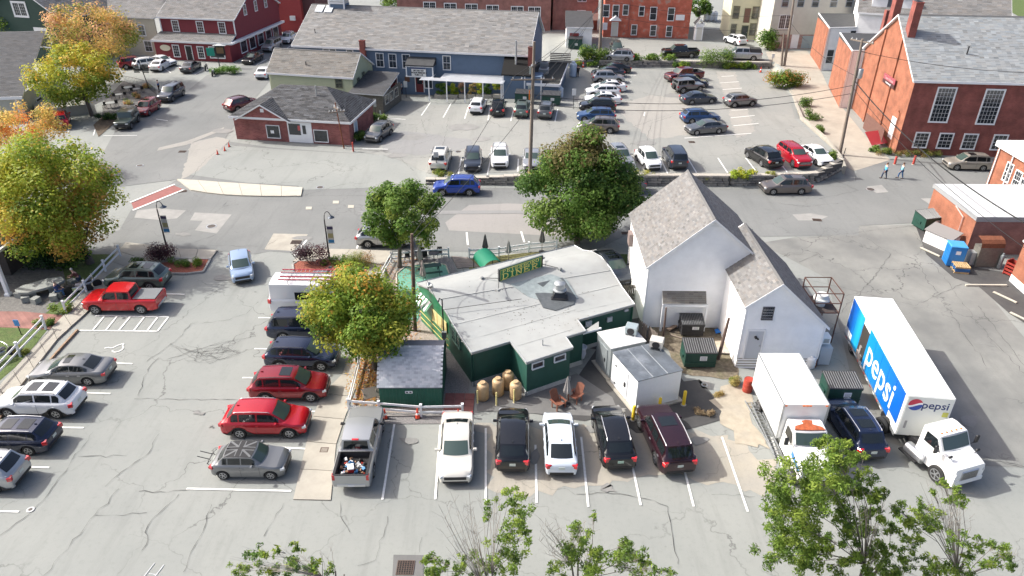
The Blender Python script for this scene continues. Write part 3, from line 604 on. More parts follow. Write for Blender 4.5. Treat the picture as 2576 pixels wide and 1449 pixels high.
def make_window(parent,loc,rz,w,h,style='double',frame=TRIM,glass=None,ft=.1):
    key=(w,h,style,frame.name,ft)
    if key not in _wc:
        f=MB();f.box(-w/2-ft,-w/2,-.06,.02,-ft,h+ft);f.box(w/2,w/2+ft,-.06,.02,-ft,h+ft);f.box(-w/2,w/2,-.06,.02,h,h+ft);f.box(-w/2-ft,w/2+ft,-.1,-.061,-ft,-ft+.06);f.box(-w/2,w/2,-.05,.02,-ft,0)
        if style in('double','6over6','12over12','2over2'):f.box(-w/2,w/2,-.045,0,h/2-.025,h/2+.025)
        if style=='pair':f.box(-.06,.06,-.05,0,0,h)
        fm=f.mesh('window',frame);mu=None
        nx,nz={'6over6':(3,4),'12over12':(5,8),'2over2':(2,2),'grid':(4,3),'pair':(6,4),'small':(2,2),'grid6':(6,4)}.get(style,(1,1))
        if nx>1:
            m_=MB()
            for k in range(1,nx):
                x=-w/2+w*k/nx
                if not(style=='pair' and k==nx//2):m_.box(x-.01,x+.01,-.034,-.02,0,h)
            for k in range(1,nz):
                z=h*k/nz
                if not(style in('6over6','12over12','2over2')and k==nz/2):m_.box(-w/2,w/2,-.033,-.021,z-.01,z+.01)
            mu=m_.mesh('muntins',frame)
        p=MB()
        if style in('double','6over6','12over12','2over2'):p.box(-w/2,w/2,-.02,-.012,0,h/2-.025)
        elif style=='pair':p.box(-w/2,-.06,-.02,-.012,0,h)
        else:p.box(-w/2,w/2,-.02,-.012,0,h)
        _wc[key]=(fm,mu,p.mesh('pane',WINGLASS))
    fm,mu,pm=_wc[key];fo=link('window',fm,parent,loc,rz)
    if style in('double','6over6','12over12','2over2'):link('pane',pm,fo);link('pane',pm,fo,(0,.004,h/2+.025))
    elif style=='pair':link('pane',pm,fo);link('pane',pm,fo,(w/2+.06,0,0))
    else:link('pane',pm,fo)
    if mu:link('muntins',mu,fo)
    return fo
def text_mesh(s,size,m,parent,loc,rot,name='lettering',ext=.01,bold=0.,align='CENTER',sx=1.):
    c=bpy.data.curves.new('t','FONT');c.body=s;c.size=size;c.extrude=ext;c.offset=bold;c.align_x=align;c.align_y='CENTER';c.resolution_u=3
    o=bpy.data.objects.new('t',c);sc.collection.objects.link(o);dg=bpy.context.evaluated_depsgraph_get();me=bpy.data.meshes.new_from_object(o.evaluated_get(dg));bpy.data.objects.remove(o);bpy.data.curves.remove(c)
    me.name=name;me.materials.clear();me.materials.append(m);t=link(name,me,parent,loc);t.rotation_euler=rot;t.scale=(sx,1,1);return t

# ================================================================ the diner
GRN=mat('dark_green_wall',(.016,.075,.056),.6,var=.12,scale=2,dirt=.25,dirtcol=(.035,.1,.085));GRNB=mat('bright_green_enamel',(.01,.16,.07),.3,coat=.3,var=.1);YEL=mat('yellow_enamel',(.75,.6,.2),.4)
dn=Bld('diner','low flat-roofed dark green diner with a pale roof and a rooftop sign','diner',(0,0),1,1,1)
D=dn.o
K=[PZ(1186.5,888,2.6),PZ(1284,859.5,2.6),PZ(1324,913,2.6),PZ(1442,874.5,2.6),PZ(1424,848,2.6),PZ(1474,833,2.6),PZ(1454,806,2.6),PZ(1597,766,2.6),PZ(1534,684,3.0),PZ(1488,637,3.25),PZ(1445,613,3.25),PZ(1250,657,3.3),PZ(1048,707,3.25),PZ(1124,789.5,3.0)]
def roofz(x,y):
    # distance north of the seam running from the west corner to the east side
    a,b=Vector((-4.2,40.1)),Vector((7.4,45.2));d=(b-a).normalized();s_=(Vector((x,y))-a).dot(Vector((-d.y,d.x)))
    z=2.6+.42*sst(-3.2,.4,s_)+.38*math.sin(math.pi*min(1,max(0,(s_+.2)/4.4)))+.2*sst(0,2,s_)-.12*sst(3,4.4,s_)
    return z
for p in K:p.z=roofz(p.x,p.y)
def poly_walls(pts,m,name='wall',inset=.12,z0=-.05,th=.15,parent=None,tops=None):
    n=len(pts)
    for i in range(n-1):
        a,b=pts[i].copy(),pts[(i+1)%n].copy();a.z=b.z=0;d=(b-a).normalized();nn=Vector((d.y,-d.x,0))
        def turn(p,q_,r_):return(q_.x-p.x)*(r_.y-q_.y)-(q_.y-p.y)*(r_.x-q_.x)
        ea=0 if i==0 else(inset if turn(pts[i-1],pts[i],pts[i+1])<0 else-inset);eb_=0 if i==n-2 else(inset if turn(pts[i],pts[i+1],pts[i+2])<0 else-inset)
        a2,b2=a-nn*inset-d*ea,b-nn*inset+d*eb_;q=MB();f_,g_=[],[]
        for k in range(9):v=a2.lerp(b2,k/8);zt=roofz(v.x,v.y)-.1;f_.append([(v.x,v.y,z0),(v.x,v.y,zt),(v.x-nn.x*th,v.y-nn.y*th,zt)])
        q.grid(f_);obj(name,q,m,parent)
poly_walls(K[:8],GRN,parent=D)
poly_walls([K[7],K[8],K[9],K[10]],GRNB,parent=D);poly_walls([K[10],K[11],K[12],K[13]],GRNB,parent=D)
poly_walls([K[13],K[0]],GRN,parent=D)
# base course
fb=MB();pts=K[:8]
for a,b in zip(pts,pts[1:]):
    d=(b-a).normalized();nn=Vector((d.y,-d.x,0));a2=a-nn*.08;b2=b-nn*.08
    if(b-a).length>.3:fb.add([(a2.x,a2.y,0),(b2.x,b2.y,0),(b2.x,b2.y,.32),(a2.x,a2.y,.32),(a2.x-nn.x*.1,a2.y-nn.y*.1,.32),(b2.x-nn.x*.1,b2.y-nn.y*.1,.32)],[(0,1,2,3),(3,2,5,4)])
obj('foundation',fb,mat('painted_concrete_base',(.42,.43,.42),.9,var=.15,dirt=.4),D)
# roof skin: kitchen part flat, dining-car part with a shallow barrel
rf=bmesh.new();vs=[rf.verts.new((p.x,p.y,0))for p in K];[rf.faces.new([vs[i]for i in q_])for q_ in((1,2,3,4),(1,4,5,6),(0,1,6,13),(6,7,8,13),(13,8,9,10,11,12))]
for k in range(1,30):
    for ax in(0,1):
        co=[0,0,0];co[ax]=-8+k*.7 if ax==0 else 34+k*.7;no=[0,0,0];no[ax]=1
        bmesh.ops.bisect_plane(rf,geom=rf.verts[:]+rf.edges[:]+rf.faces[:],plane_co=co,plane_no=no)
edge=set(v for v in rf.verts if v.is_boundary)
for v in rf.verts:v.co.z=roofz(v.co.x,v.co.y)
for p in K:p.z=roofz(p.x,p.y)
for f in rf.faces:
    f.normal_update()
    if f.normal.z<0:f.normal_flip()
    f.smooth=True
r_=bmesh.ops.extrude_face_region(rf,geom=rf.faces[:]);nv=[g for g in r_['geom']if isinstance(g,bmesh.types.BMVert)]
for v in nv:v.co.z+=.0
for v in rf.verts:
    if v not in nv:v.co.z-=.14
me=bpy.data.meshes.new('roof');rf.to_mesh(me);rf.free();me.materials.append(MEMB);me.set_sharp_from_angle(angle=R(40));link('roof',me,D)
ed=MB()
for a,b in zip(K,K[1:]+K[:1]):ed.tube([a+Vector((0,0,.02)),(a+b)/2+Vector((0,0,roofz(*((a+b)/2)[:2])-((a+b)/2).z+.02)),b+Vector((0,0,.02))],.035,5)
obj('drip_edge',ed,GALV,D)
# membrane seams (raised laps) and dark patches on the roof
sm=MB()
for a,b in[((1060,722),(1500,640)),((1110,770),(1540,690)),((1140,815),(1560,715)),((1160,850),(1450,770)),((1300,860),(1440,818)),((1450,775),(1590,745))]:
    A_,B_=PZ(*a,2.9),PZ(*b,2.9);n=14;rows=[]
    d=(B_-A_).normalized();u=Vector((-d.y,d.x,0))*.05
    for k in range(n+1):p=A_.lerp(B_,k/n);z=roofz(p.x,p.y)+.012;rows.append([(p.x-u.x,p.y-u.y,z),(p.x,p.y,z+.006),(p.x+u.x,p.y+u.y,z)])
    sm.grid(rows)
obj('membrane_seam',sm,MEMB,D,recalc=False)
def roofpatch(pts,m,name,dz=.02):
    P_=[PZ(x,y,3.0 if y<800 else 2.8)for x,y in pts];mb=MB();mb.add([(p.x,p.y,roofz(p.x,p.y)+dz)for p in P_]+[(p.x,p.y,roofz(p.x,p.y)+dz-.02)for p in P_],[tuple(range(len(P_)))]+[(i,i+len(P_),(i+1)%len(P_)+len(P_),(i+1)%len(P_))for i in range(len(P_))]);obj(name,mb,m,D)
PATCHM=mat('dark_roof_patch',(.09,.1,.105),.5,var=.25,scale=3,dirt=.5,dirtcol=(.2,.21,.22))
roofpatch([(1283,730),(1385,706),(1425,712),(1455,745),(1400,760),(1330,748)],mat('grey_green_patch',(.27,.31,.31),.6,var=.2,scale=3),'roof_patch',.035)
roofpatch([(1346,741),(1376,733),(1352,724),(1415,710),(1450,745),(1445,758),(1398,773),(1366,768)],PATCHM,'roof_patch',.05)
# scattered leaves / debris on the roof
lf=MB()
for _ in range(240):
    p=PZ(rnd.gauss(1350,75),rnd.gauss(775,30),2.8)
    s_=rnd.uniform(.02,.05);a=rnd.random()*6.3;z=roofz(p.x,p.y)+.02
    if p.x<-3.5 or p.x>6 or(p.y<38.3 and p.x>0):continue
    lf.add([(p.x+s_*math.cos(a+t),p.y+s_*math.sin(a+t)*.7,z)for t in(0,1.6,3.1,4.7)],[(0,1,2,3)])
o=stuff(obj('fallen_leaves',lf,mat('dead_leaf',(.1,.075,.05),.9),None));tag(o,'dry leaves and grit scattered over the pale diner roof','leaves')
# windows and vents in the green walls
def wallwin(i,j,px,py,w,h,style='plain',z=1.7,name=None):
    a,b=K[i],K[j];d=(b-a);d.z=0;d.normalize();nn=Vector((d.y,-d.x,0));o_=Vector((0,0,CAMH));r__=ray(px,py);q=a-nn*.12;t=(q-o_).dot(nn)/r__.dot(nn);p=o_+r__*t;p+=nn*.02
    return p,math.atan2(d.y,d.x)
for(i,j,px,py,w,h)in[(2,3,1352,917,.72,.34),(2,3,1407.5,899.5,.72,.34)]:
    p,a=wallwin(i,j,px,py,w,h);make_window(D,(p.x,p.y,p.z-h/2),a,w,h,'plain',TRIM,ft=.06)
for(px,py,w,h)in[(1479,813,.5,.42),(1532,802,.42,.34),(1574,779,.32,.14)]:
    p,a=wallwin(6,7,px,py,w,h);v=MB();v.box(-w/2,w/2,-.07,0,-h/2,h/2)
    vo=obj('vent',v,GALV,D,p,a)
    for k in range(4):l_=MB();l_.box(-w/2+.02,w/2-.02,-.13,-.071,-h/2+h*(k+.2)/4,-h/2+h*(k+.45)/4);obj('louver',l_,TRIM,vo)
p,a=wallwin(13,0,1148,846,1,1);make_window(D,(p.x,p.y,p.z-.5),a,1.3,.95,'pair',mat('green_trim',(.1,.2,.16),.6),ft=.08)
# west end of the dining car: window band, yellow stripes, striped awning
A_,B_=K[12],K[13];dd=(B_-A_);dd.z=0;ln=dd.length;dd.normalize();ang=math.atan2(dd.y,dd.x);nn=Vector((dd.y,-dd.x,0));base=A_-nn*.1;base.z=0
e=MB();e.box(2.2,ln-.25,-.05,-.01,1.25,2.15);obj('window_band',e,mat('drawn_yellow_blind',(.72,.62,.3),.5),D,base,ang)
for k in range(4):q=MB();x=2.2+(ln-2.45)*k/3;q.box(x-.025,x+.025,-.07,-.051,1.2,2.2);obj('mullion',q,YEL,D,base,ang)
q=MB();q.box(.1,ln-.1,-.035,-.012,.85,.9);q.box(.1,ln-.1,-.035,-.012,.35,.4);obj('stripe',q,YEL,D,base,ang)
for k in range(9):
    q=MB();x=.15+k*.22;q.add([(x,-.02,2.5),(x+.22,-.02,2.5),(x+.22,-.5,2.0),(x,-.5,2.0)],[(0,1,2,3)]);q.add([(x,-.5,2.0),(x+.22,-.5,2.0),(x+.22,-.5,1.86),(x,-.5,1.86)],[(0,1,2,3)])
    obj('awning_panel',q,[GRNB,WHITE][k%2],D,base,ang,recalc=False)
# service mast with weatherhead at the west corner, conduits
q=MB();p=K[13];q.tube([(p.x-.25,p.y-.1,0),(p.x-.25,p.y-.1,4.1),(p.x-.4,p.y-.15,4.25),(p.x-.5,p.y-.2,4.0)],.045,8);obj('service_mast',q,DARKM,D)
q=MB();q.cbox((p.x-.2,p.y-.35,1.6),(.3,.2,.5));obj('meter_box',q,GALV,D)
# covered passage roof edge and post east of the kitchen
q=MB();a,b=PZ(1424,850,2.35),PZ(1512,826,2.35);q.tube([a,b],.09,4);obj('beam',q,TRIM,D)
q=MB();p=PZ(1456,910,0);q.box(p.x-.07,p.x+.07,p.y-.07,p.y+.07,0,2.3);obj('post',q,GRN,D)
q=MB();a,b,c_,d_=PZ(1426,852,2.3),PZ(1506,830,2.3),PZ(1506,812,2.3),PZ(1474,833,2.3);q.prism([a[:2],b[:2],c_[:2],d_[:2]],2.3,2.42);obj('passage_roof',q,MEMB,D)
# roof vent pipe
q=MB();p=PZ(1365,868,2.6);q.tube([(p.x,p.y,2.55),(p.x,p.y,3.0)],.045,8);obj('vent_pipe',q,GALV,D)
# front canopy roof edge plate
# ---- the rooftop sign
S0,S1=PZ(1256,708,3.55),PZ(1362,672,3.55);sd=S1-S0;sa=math.atan2(sd.y,sd.x);sl=Vector((sd.x,sd.y)).length
zs0=roofz(S0.x,S0.y);so=thing('diner_sign','green rooftop sign lettered PETERBORO DINER in yellow on metal struts','sign',(S0.x,S0.y,zs0),sa)
SB,ST=3.5-zs0,3.5-zs0+.98
q=MB();q.box(0,sl,-.04,.04,SB,ST);obj('board',q,mat('sign_green',(.01,.19,.075),.4),so)
q=MB()
for a_ in((-.05,0,SB-.05,ST+.05),(sl,sl+.05,SB-.05,ST+.05),(0,sl,SB-.05,SB),(0,sl,ST,ST+.05)):q.box(a_[0],a_[1],-.06,.06,a_[2],a_[3])
obj('frame',q,mat('sign_grey_frame',(.2,.22,.21),.5),so)
q=MB()
for a_ in((.08,.08,sl-.08,.1),(.08,ST-SB-.1,sl-.08,ST-SB-.08),(.08,.08,.1,ST-SB-.08),(sl-.1,.08,sl-.08,ST-SB-.08)):q.box(a_[0],a_[2],-.05,-.041,SB+a_[1],SB+a_[3])
SY=mat('sign_yellow',(.95,.78,.2),.45);obj('pinstripe',q,SY,so)
# slab-serif letters drawn stroke by stroke
LET={'P':[((.15,0),(.15,1)),'PB',((0,0),(.35,0)),((0,1),(.5,1))],'E':[((.15,0),(.15,1)),((0,1),(.75,1)),((0,0),(.78,0)),((.15,.52),(.55,.52)),((.75,1),(.75,.78)),((.78,0),(.78,.24)),((.55,.62),(.55,.42))],
       'T':[((.42,0),(.42,1)),((0,1),(.84,1)),((0,1),(0,.76)),((.84,1),(.84,.76)),((.22,0),(.62,0))],'R':[((.15,0),(.15,1)),'PB',((0,0),(.33,0)),((0,1),(.5,1)),((.42,.5),(.75,0)),((.6,0),(.88,0))],
       'B':[((.15,0),(.15,1)),'PB','BB',((0,0),(.5,0)),((0,1),(.5,1))],'O':['OO'],'D':[((.15,0),(.15,1)),'DD',((0,0),(.4,0)),((0,1),(.4,1))],'I':[((.25,0),(.25,1)),((.05,0),(.45,0)),((.05,1),(.45,1))],
       'N':[((.15,0),(.15,1)),((.8,0),(.8,1)),((.15,1),(.8,0)),((0,0),(.32,0)),((0,1),(.2,1)),((.62,1),(.95,1))]}
ARC={'PB':[(.45,1)]+[(.45+.3*math.sin(t),.745+.255*math.cos(t))for t in np.linspace(.3,2.8,7)]+[(.45,.49),(.15,.49)],'BB':[(.45,.5)]+[(.48+.33*math.sin(t),.25+.25*math.cos(t))for t in np.linspace(.3,2.8,7)]+[(.45,0)],
       'OO':[(.42+.4*math.sin(t),.5+.5*math.cos(t))for t in np.linspace(0,2*math.pi,15)],'DD':[(.35,1)]+[(.38+.42*math.sin(t),.5+.5*math.cos(t))for t in np.linspace(.2,2.94,8)]+[(.35,0)]}
def serif_word(word,x0,x1,z0,h,parent,y=-.045,w=.2):
    W_=[.62 if c=='I' else 1 for c in word];adv=(x1-x0)/sum(W_);sx=adv*.86;i=0
    for ch,wd in zip(word,W_):
        mb=MB();lw=h*w
        for st in LET[ch]:
            pl=ARC[st]if isinstance(st,str)else st
            for(ax,az),(bx,bz)in zip(pl,pl[1:]):
                A2=Vector((x0+i*adv+ax*sx,z0+az*h*.86+h*.07));B2=Vector((x0+i*adv+bx*sx,z0+bz*h*.86+h*.07));d=(B2-A2)
                if d.length<1e-5:continue
                d.normalize();nrm=Vector((-d.y,d.x));t_=lw*(.62 if abs(d.x)>abs(d.y)else 1.0)/2;A3=A2-d*t_*.4;B3=B2+d*t_*.4
                c4=[A3+nrm*t_,B3+nrm*t_,B3-nrm*t_,A3-nrm*t_];mb.add([(c.x,y,c.y)for c in c4]+[(c.x,y+.02,c.y)for c in c4],[(0,1,2,3),(0,4,5,1),(1,5,6,2),(2,6,7,3),(3,7,4,0)])
        obj('letter',mb,SY,parent);i+=wd
serif_word('PETERBORO',.25,sl-.2,SB+.6,.29,so,w=.18);serif_word('DINER',.22,sl-.2,SB+.12,.45,so,w=.2)
for x in(-.02,sl+.02):
    for yy,dx in((-.05,0),(.05,0)):
        q=MB();q.box(x-.035,x+.035,yy-.03,yy+.03,.04,ST);obj('post',q,DARKM,so)
    for ex,ey in((-1.0 if x<1 else 1.0,-1.1),(-1.0 if x<1 else 1.0,.9)):
        q=MB();q.tube([(x,0,SB+.3),(x+ex*.8,ey,.1)],.028,6);obj('strut',q,DARKM,so);q=MB();q.cbox((x+ex*.8,ey,.09),(.2,.2,.16),ch=.02);obj('ballast_block',q,mat('block_grey',(.25,.26,.26),.8),so)
# ---- big kitchen exhaust fan
p=PZ(1407,745,2.9);zf=roofz(p.x,p.y);fo=thing('exhaust_fan','round aluminium exhaust fan on a black curb on the diner roof','exhaust fan',(p.x,p.y,zf))
q=MB();q.prism([(-.5,-.5),(.5,-.5),(.5,.5),(-.5,.5)],0,0,top=[(-.32,-.32,.42),(.32,-.32,.42),(.32,.32,.42),(-.32,.32,.42)]);obj('curb',q,mat('glossy_black_grease',(.015,.015,.016),.25),fo)
q=MB();q.box(-.58,.58,-.58,.58,.0,.07,ch=.03);obj('tray',q,DARKM,fo)
q=MB();q.lathe([(.3,.42),(.46,.46),(.47,.52),(.34,.56),(.34,.92),(.38,.95),(.38,1.0),(.25,1.1),(0,1.12)],24);obj('housing',q,GALV,fo,smooth=35)
for s_,px,py in((.12,1296,640),(.1,1105,742)):
    p=PZ(px,py,3.0)
q=MB();p=PZ(1078,742,3.25)
for dx in(0,.45):pass
lt=thing('roof_floodlight','twin floodlight heads at the west corner of the diner roof','floodlight',(p.x,p.y,roofz(p.x,p.y)))
for a_ in(-.5,.9):
    q=MB();q.lathe([(.03,0),(.05,.05),(.16,.3),(.17,.32),(0,.31)],14);h_=obj('lamp_head',q,GALV,lt,(0,0,.25),smooth=40);h_.rotation_euler=(R(70),0,a_+2.2)
q=MB();q.tube([(0,0,0),(0,0,.3)],.03,6);obj('stem',q,DARKM,lt)
# green canopy over the diner's street entrance
p=PZ(1228,655,2.2);cn=thing('entrance_canopy','rounded green fabric canopy over the diner street entrance','canopy',(p.x,p.y,0),R(24))
q=MB();rows=[]
for k in range(13):
    t=math.pi*k/12;rows.append([(.8*math.cos(t),-1.0,2.0+.7*math.sin(t)),(.8*math.cos(t),1.1,2.0+.7*math.sin(t))])
q.grid(rows);q.add([(.8*math.cos(math.pi*k/12),1.1,2.0+.7*math.sin(math.pi*k/12))for k in range(13)],[tuple(range(13))]);obj('fabric',q,mat('green_canvas',(.0,.16,.085),.7),cn,smooth=40)
for x in(-.78,.78):q=MB();q.tube([(x,1.05,0),(x,1.05,2.0)],.03,6);obj('post',q,DARKM,cn)
# ================================================================ walk-in coolers
CW=mat('cooler_white_metal',(.78,.8,.81),.45,.1,var=.03);CG=mat('cooler_grey_metal',(.27,.3,.31),.5,.3,var=.18,scale=2,dirt=.2)
def cooler(name,label,T,h,roofm,wallm,strip=True):
    c=sum(T,Vector())/4;ax=(T[3]-T[2])if 0 else(T[1]-T[2]);a=math.atan2((T[2]-T[3]).y,(T[2]-T[3]).x);w=(T[2]-T[3]).length;d=(T[0]-T[3]).length
    t=thing(name,label,'cooler',(T[3].x,T[3].y,0),a)
    q=MB();q.box(0,w,0,d,.12,h,ch=.02);obj('body',q,wallm,t)
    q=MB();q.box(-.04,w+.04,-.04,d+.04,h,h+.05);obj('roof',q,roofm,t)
    q=MB();q.box(-.2,w+.25,-.2,d+.2,0,.12);obj('slab',q,CONC,t)
    return t,w,d
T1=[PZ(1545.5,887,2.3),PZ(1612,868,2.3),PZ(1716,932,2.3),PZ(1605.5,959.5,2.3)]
t,w,d=cooler('walk_in_cooler','white walk-in cooler with a dark sheet-metal roof behind yellow bollards',T1,2.3,mat('dark_sheet_metal_roof',(.16,.18,.2),.35,.4,var=.25,scale=1.5,dirt=.8,dirtcol=(.42,.44,.46)),CW)  # pale noise blotches put white glare into the dark roof colour
for k in range(1,3):q=MB();q.box(w*k/3-.02,w*k/3+.02,0,d,2.351,2.37);obj('roof_seam',q,GALV,t)
q=MB();q.box(-.05,-.001,d*.35,d*.85,.2,2.1);dr=obj('door',q,CW,t);q=MB();q.box(-.1,-.051,d*.4,d*.45,1.0,1.3);q.box(-.08,-.051,d*.78,d*.83,.4,.5);q.box(-.08,-.051,d*.78,d*.83,1.7,1.8);obj('latch',q,DARKM,dr)
T2=[PZ(1505.5,837,2.35),PZ(1578,819,2.35),PZ(1624,859.5,2.35),PZ(1538,878,2.35)]
t,w,d=cooler('walk_in_cooler','grey walk-in cooler with a white roof against the diner kitchen',T2,2.35,WROOF,CG)
q=MB();q.box(-.05,-.001,d*.2,d*.75,.2,2.0);dr=obj('door',q,CG,t);q=MB();q.box(-.09,-.051,d*.3,d*.36,1.0,1.25);obj('latch',q,DARKM,dr)
def condenser(px,py,z,w,d,h,label,m,rz=-20):
    p=PZ(px,py,z);t=thing('condenser_unit',label,'condenser',(p.x,p.y,z),R(rz));q=MB();q.box(-w/2,w/2,-d/2,d/2,.12,h,ch=.03);obj('casing',q,m,t)
    for x in(-w/2+.08,w/2-.08):q=MB();q.box(x-.05,x+.05,-d/2,d/2,0,.12);obj('foot',q,GALV,t)
    q=MB();q.lathe([(min(d,h)*.38,0),(min(d,h)*.4,.03),(min(d,h)*.34,.03),(.05,.01),(0,.01)],18,axis='y');f_=obj('fan_grille',q,DARKM,t,(0,-d/2-.03,h*.55));return t
condenser(1588,838,2.4,.75,.7,.6,'galvanised condenser box on the white-roofed grey cooler',mat('bluish_galvanised',(.4,.47,.48),.4,.4,var=.1))
condenser(1651,872,2.4,.8,.7,.6,'pale condenser unit on the dark-roofed white cooler',mat('dusty_white_casing',(.5,.48,.44),.6,var=.15))
# ================================================================ storage shed
a,b=PZ(947,975,1.62),PZ(1110,973,1.62);sh=Bld('storage_shed','dark green storage shed with grey shingle roof beside the red pavers','shed',(a.x+.08,a.y+.15),3.7,2.6,1.7,1)
SGR=mat('shed_green_boards',(.015,.1,.065),.6,var=.15,scale=3)
W_=3.7;prof=[(0,1.62),(-.12,1.55),(.35,2.35),(.72,2.62),(1.3,2.78)];prof=[(-.14,1.6),(.32,2.3),(1.0,2.83),(2.0,3.08),(3.0,2.83),(3.68,2.3),(4.14,1.6)]
for k in range(18):
    q=MB();q.box(k*W_/18+.006,(k+1)*W_/18-.006,-.02,.02,.05,1.66);obj('board',q,SGR,sh.o)
q=MB();q.box(0,W_,.021,.06,.02,1.68);obj('wall',q,SGR,sh.o)
for x in(0,W_-.06):
    q=MB();pp=[(.02,.02)]+[(max(.02,min(3.98,y)),z-.04)for y,z in prof]+[(3.98,.02)];n=len(pp);q.add([(x,y,z)for y,z in pp]+[(x+.06,y,z)for y,z in pp],[tuple(range(n)),tuple(range(n,2*n))]+[(i,(i+1)%n,(i+1)%n+n,i+n)for i in range(n)]);obj('gable',q,SGR,sh.o)
q=MB();rows=[[(-.05,y,z)for y,z in prof],[(W_+.05,y,z)for y,z in prof]];q.grid(rows);q.grid([[(-.05,y,z-.05)for y,z in prof],[(W_+.05,y,z-.05)for y,z in prof]]);rfo=obj('roof',q,mat('shed_roof_felt',(.2,.2,.22),.9),sh.o,recalc=False)
SHED=[mat('shed_shingle_%s'%n_,c_,.75,var=.1)for n_,c_ in(('silver',(.5,.52,.55)),('grey',(.44,.46,.49)),('pale',(.56,.56,.58)),('slate',(.38,.395,.43)))]
tabm=[]
for m_ in SHED:q=MB();q.box(-.118,.118,0,.155,0,.012);tabm.append(q.mesh('shingle',m_))
cum=0;pos=[];segs=list(zip(prof[:4],prof[1:4]))
tot=sum(math.hypot(b_[0]-a_[0],b_[1]-a_[1])for a_,b_ in segs);nr=21
for r__ in range(nr):
    s_=tot*r__/nr;acc=0
    for a_,b_ in segs:
        l_=math.hypot(b_[0]-a_[0],b_[1]-a_[1])
        if s_<=acc+l_+1e-6:y=a_[0]+(b_[0]-a_[0])*(s_-acc)/l_;z=a_[1]+(b_[1]-a_[1])*(s_-acc)/l_;an=math.atan2(b_[1]-a_[1],b_[0]-a_[0]);break
        acc+=l_
    for k in range(16):
        x=.05+k*.24+(.12 if r__%2 else 0)
        if x>W_:continue
        o=link('shingle',tabm[rnd.choice((0,0,1,1,2,3))],rfo,(x,y,z+.008));o.rotation_euler=(an-.05,0,0)
q=MB();q.box(1.55,1.98,-.05,-.021,1.1,1.26);v=obj('vent',q,WHITE,sh.o);q=MB();q.box(1.6,1.73,-.055,-.051,1.14,1.22);q.box(1.8,1.93,-.055,-.051,1.14,1.22);obj('slot',q,DARKM,v)
# ================================================================ the white gabled house (two joined wings)
h1=Bld('white_house','tall white clapboard house with two grey shingled gables beside the diner','house',(9.2,43.3),7.9,8.3,5.0)
h1.walls(WSID,('y',8.4,.49,5.0,5.0),pitch=.2);h1.gable_roof('y',8.4,.49,5.0,5.0,SHG,.25,.3,.15)
X2,W2,D2=5.35,5.1,8.6
class Sub(Bld):
    def __init__(s,par,x,y,w,d,h):s.o=par.o;s.w,s.d,s.h=w,d,h;s.M=par.M@Matrix.Translation((x,y,0));s.Mi=s.M.inverted();s.off=Vector((x,y,0));s.z=0
h2o=thing('tmp','x','x',(9.2+X2,38.62,0));
h2=Bld.__new__(Bld);h2.o=h2o;h2.w,h2.d,h2.h,h2.z=W2,D2,4.8,0;h2.M=Matrix.Translation((9.2+X2,38.62,0));h2.Mi=h2.M.inverted()
h2.walls(WSID,('y',6.3,.36,4.8,3.35),pitch=.2);h2.gable_roof('y',6.3,.36,4.8,3.35,SHG,.22,.3,.15,y1=8.4)
h2.wpix('front',1931,787,.62,.85,'grid6',mat('dark_sash',(.1,.1,.11),.6),ft=.05)
u,z=h2.pix('front',1888,905);h2.door('front',u,.75,.95,2.1,mat('pale_grey_door',(.5,.52,.55),.6))
u,z=h2.pix('front',1900,846);q=MB();q.cbox((u,-.14,z),(.14,.2,.16),ch=.03);q.cbox((u+.1,-.24,z-.05),(.12,.12,.12),ch=.03);h2.trim('floodlight',q,DARKM)
q=MB();q.box(0,W2,-.03,.0,0,.75);h2.trim('foundation',q,CONC)
for x in(0,W2):q=MB();q.box(x-.07,x+.07,-.05,.06,.75,4.8 if x==0 else 3.3);h2.trim('corner_board',q)
for q_,s_ in((.1,0),):
    q=MB();q.box(h2.pix('left',1830,775)[0]-.15 if 0 else 4.0,4.25,-.02,0,3,3.3)
q=MB();uu,zz=h1.pix('front',1794,562);q.add([(uu-.45,-.04,zz-.2),(uu+.45,-.04,zz-.2),(uu,-.04,zz+.15),(uu-.45,0,zz-.2),(uu+.45,0,zz-.2),(uu,0,zz+.15)],[(0,1,2),(0,3,5,2),(1,2,5,4),(0,1,4,3)]);h1.trim('gable_vent',q)
for x in(0,):q=MB();q.box(x-.06,x+.06,-.05,.06,0,5.0);h1.trim('corner_board',q)
q=MB();q.box(1.18,1.26,-.12,-.04,.2,2.6);h1.trim('downspout',q,DARKM)
uu,zz=h1.pix('left',1594,590);q=MB();q.box(-.35,-.02,6.6,7.4,3.0,4.0);h1.trim('box_sign',q,mat('brownish_sign',(.22,.17,.16),.7))
q=MB();p=PZ(1913,615,6);q.tube([(8.0,4.3,4.6),(8.0,4.3,5.6)],.05,6);h1.trim('vent_pipe',q,DARKM)
for ch in list(h2o.children):
    ch.parent=h1.o;ch.location=Vector(ch.location)+Vector((X2,38.62-43.3,0))
bpy.data.objects.remove(h2o)
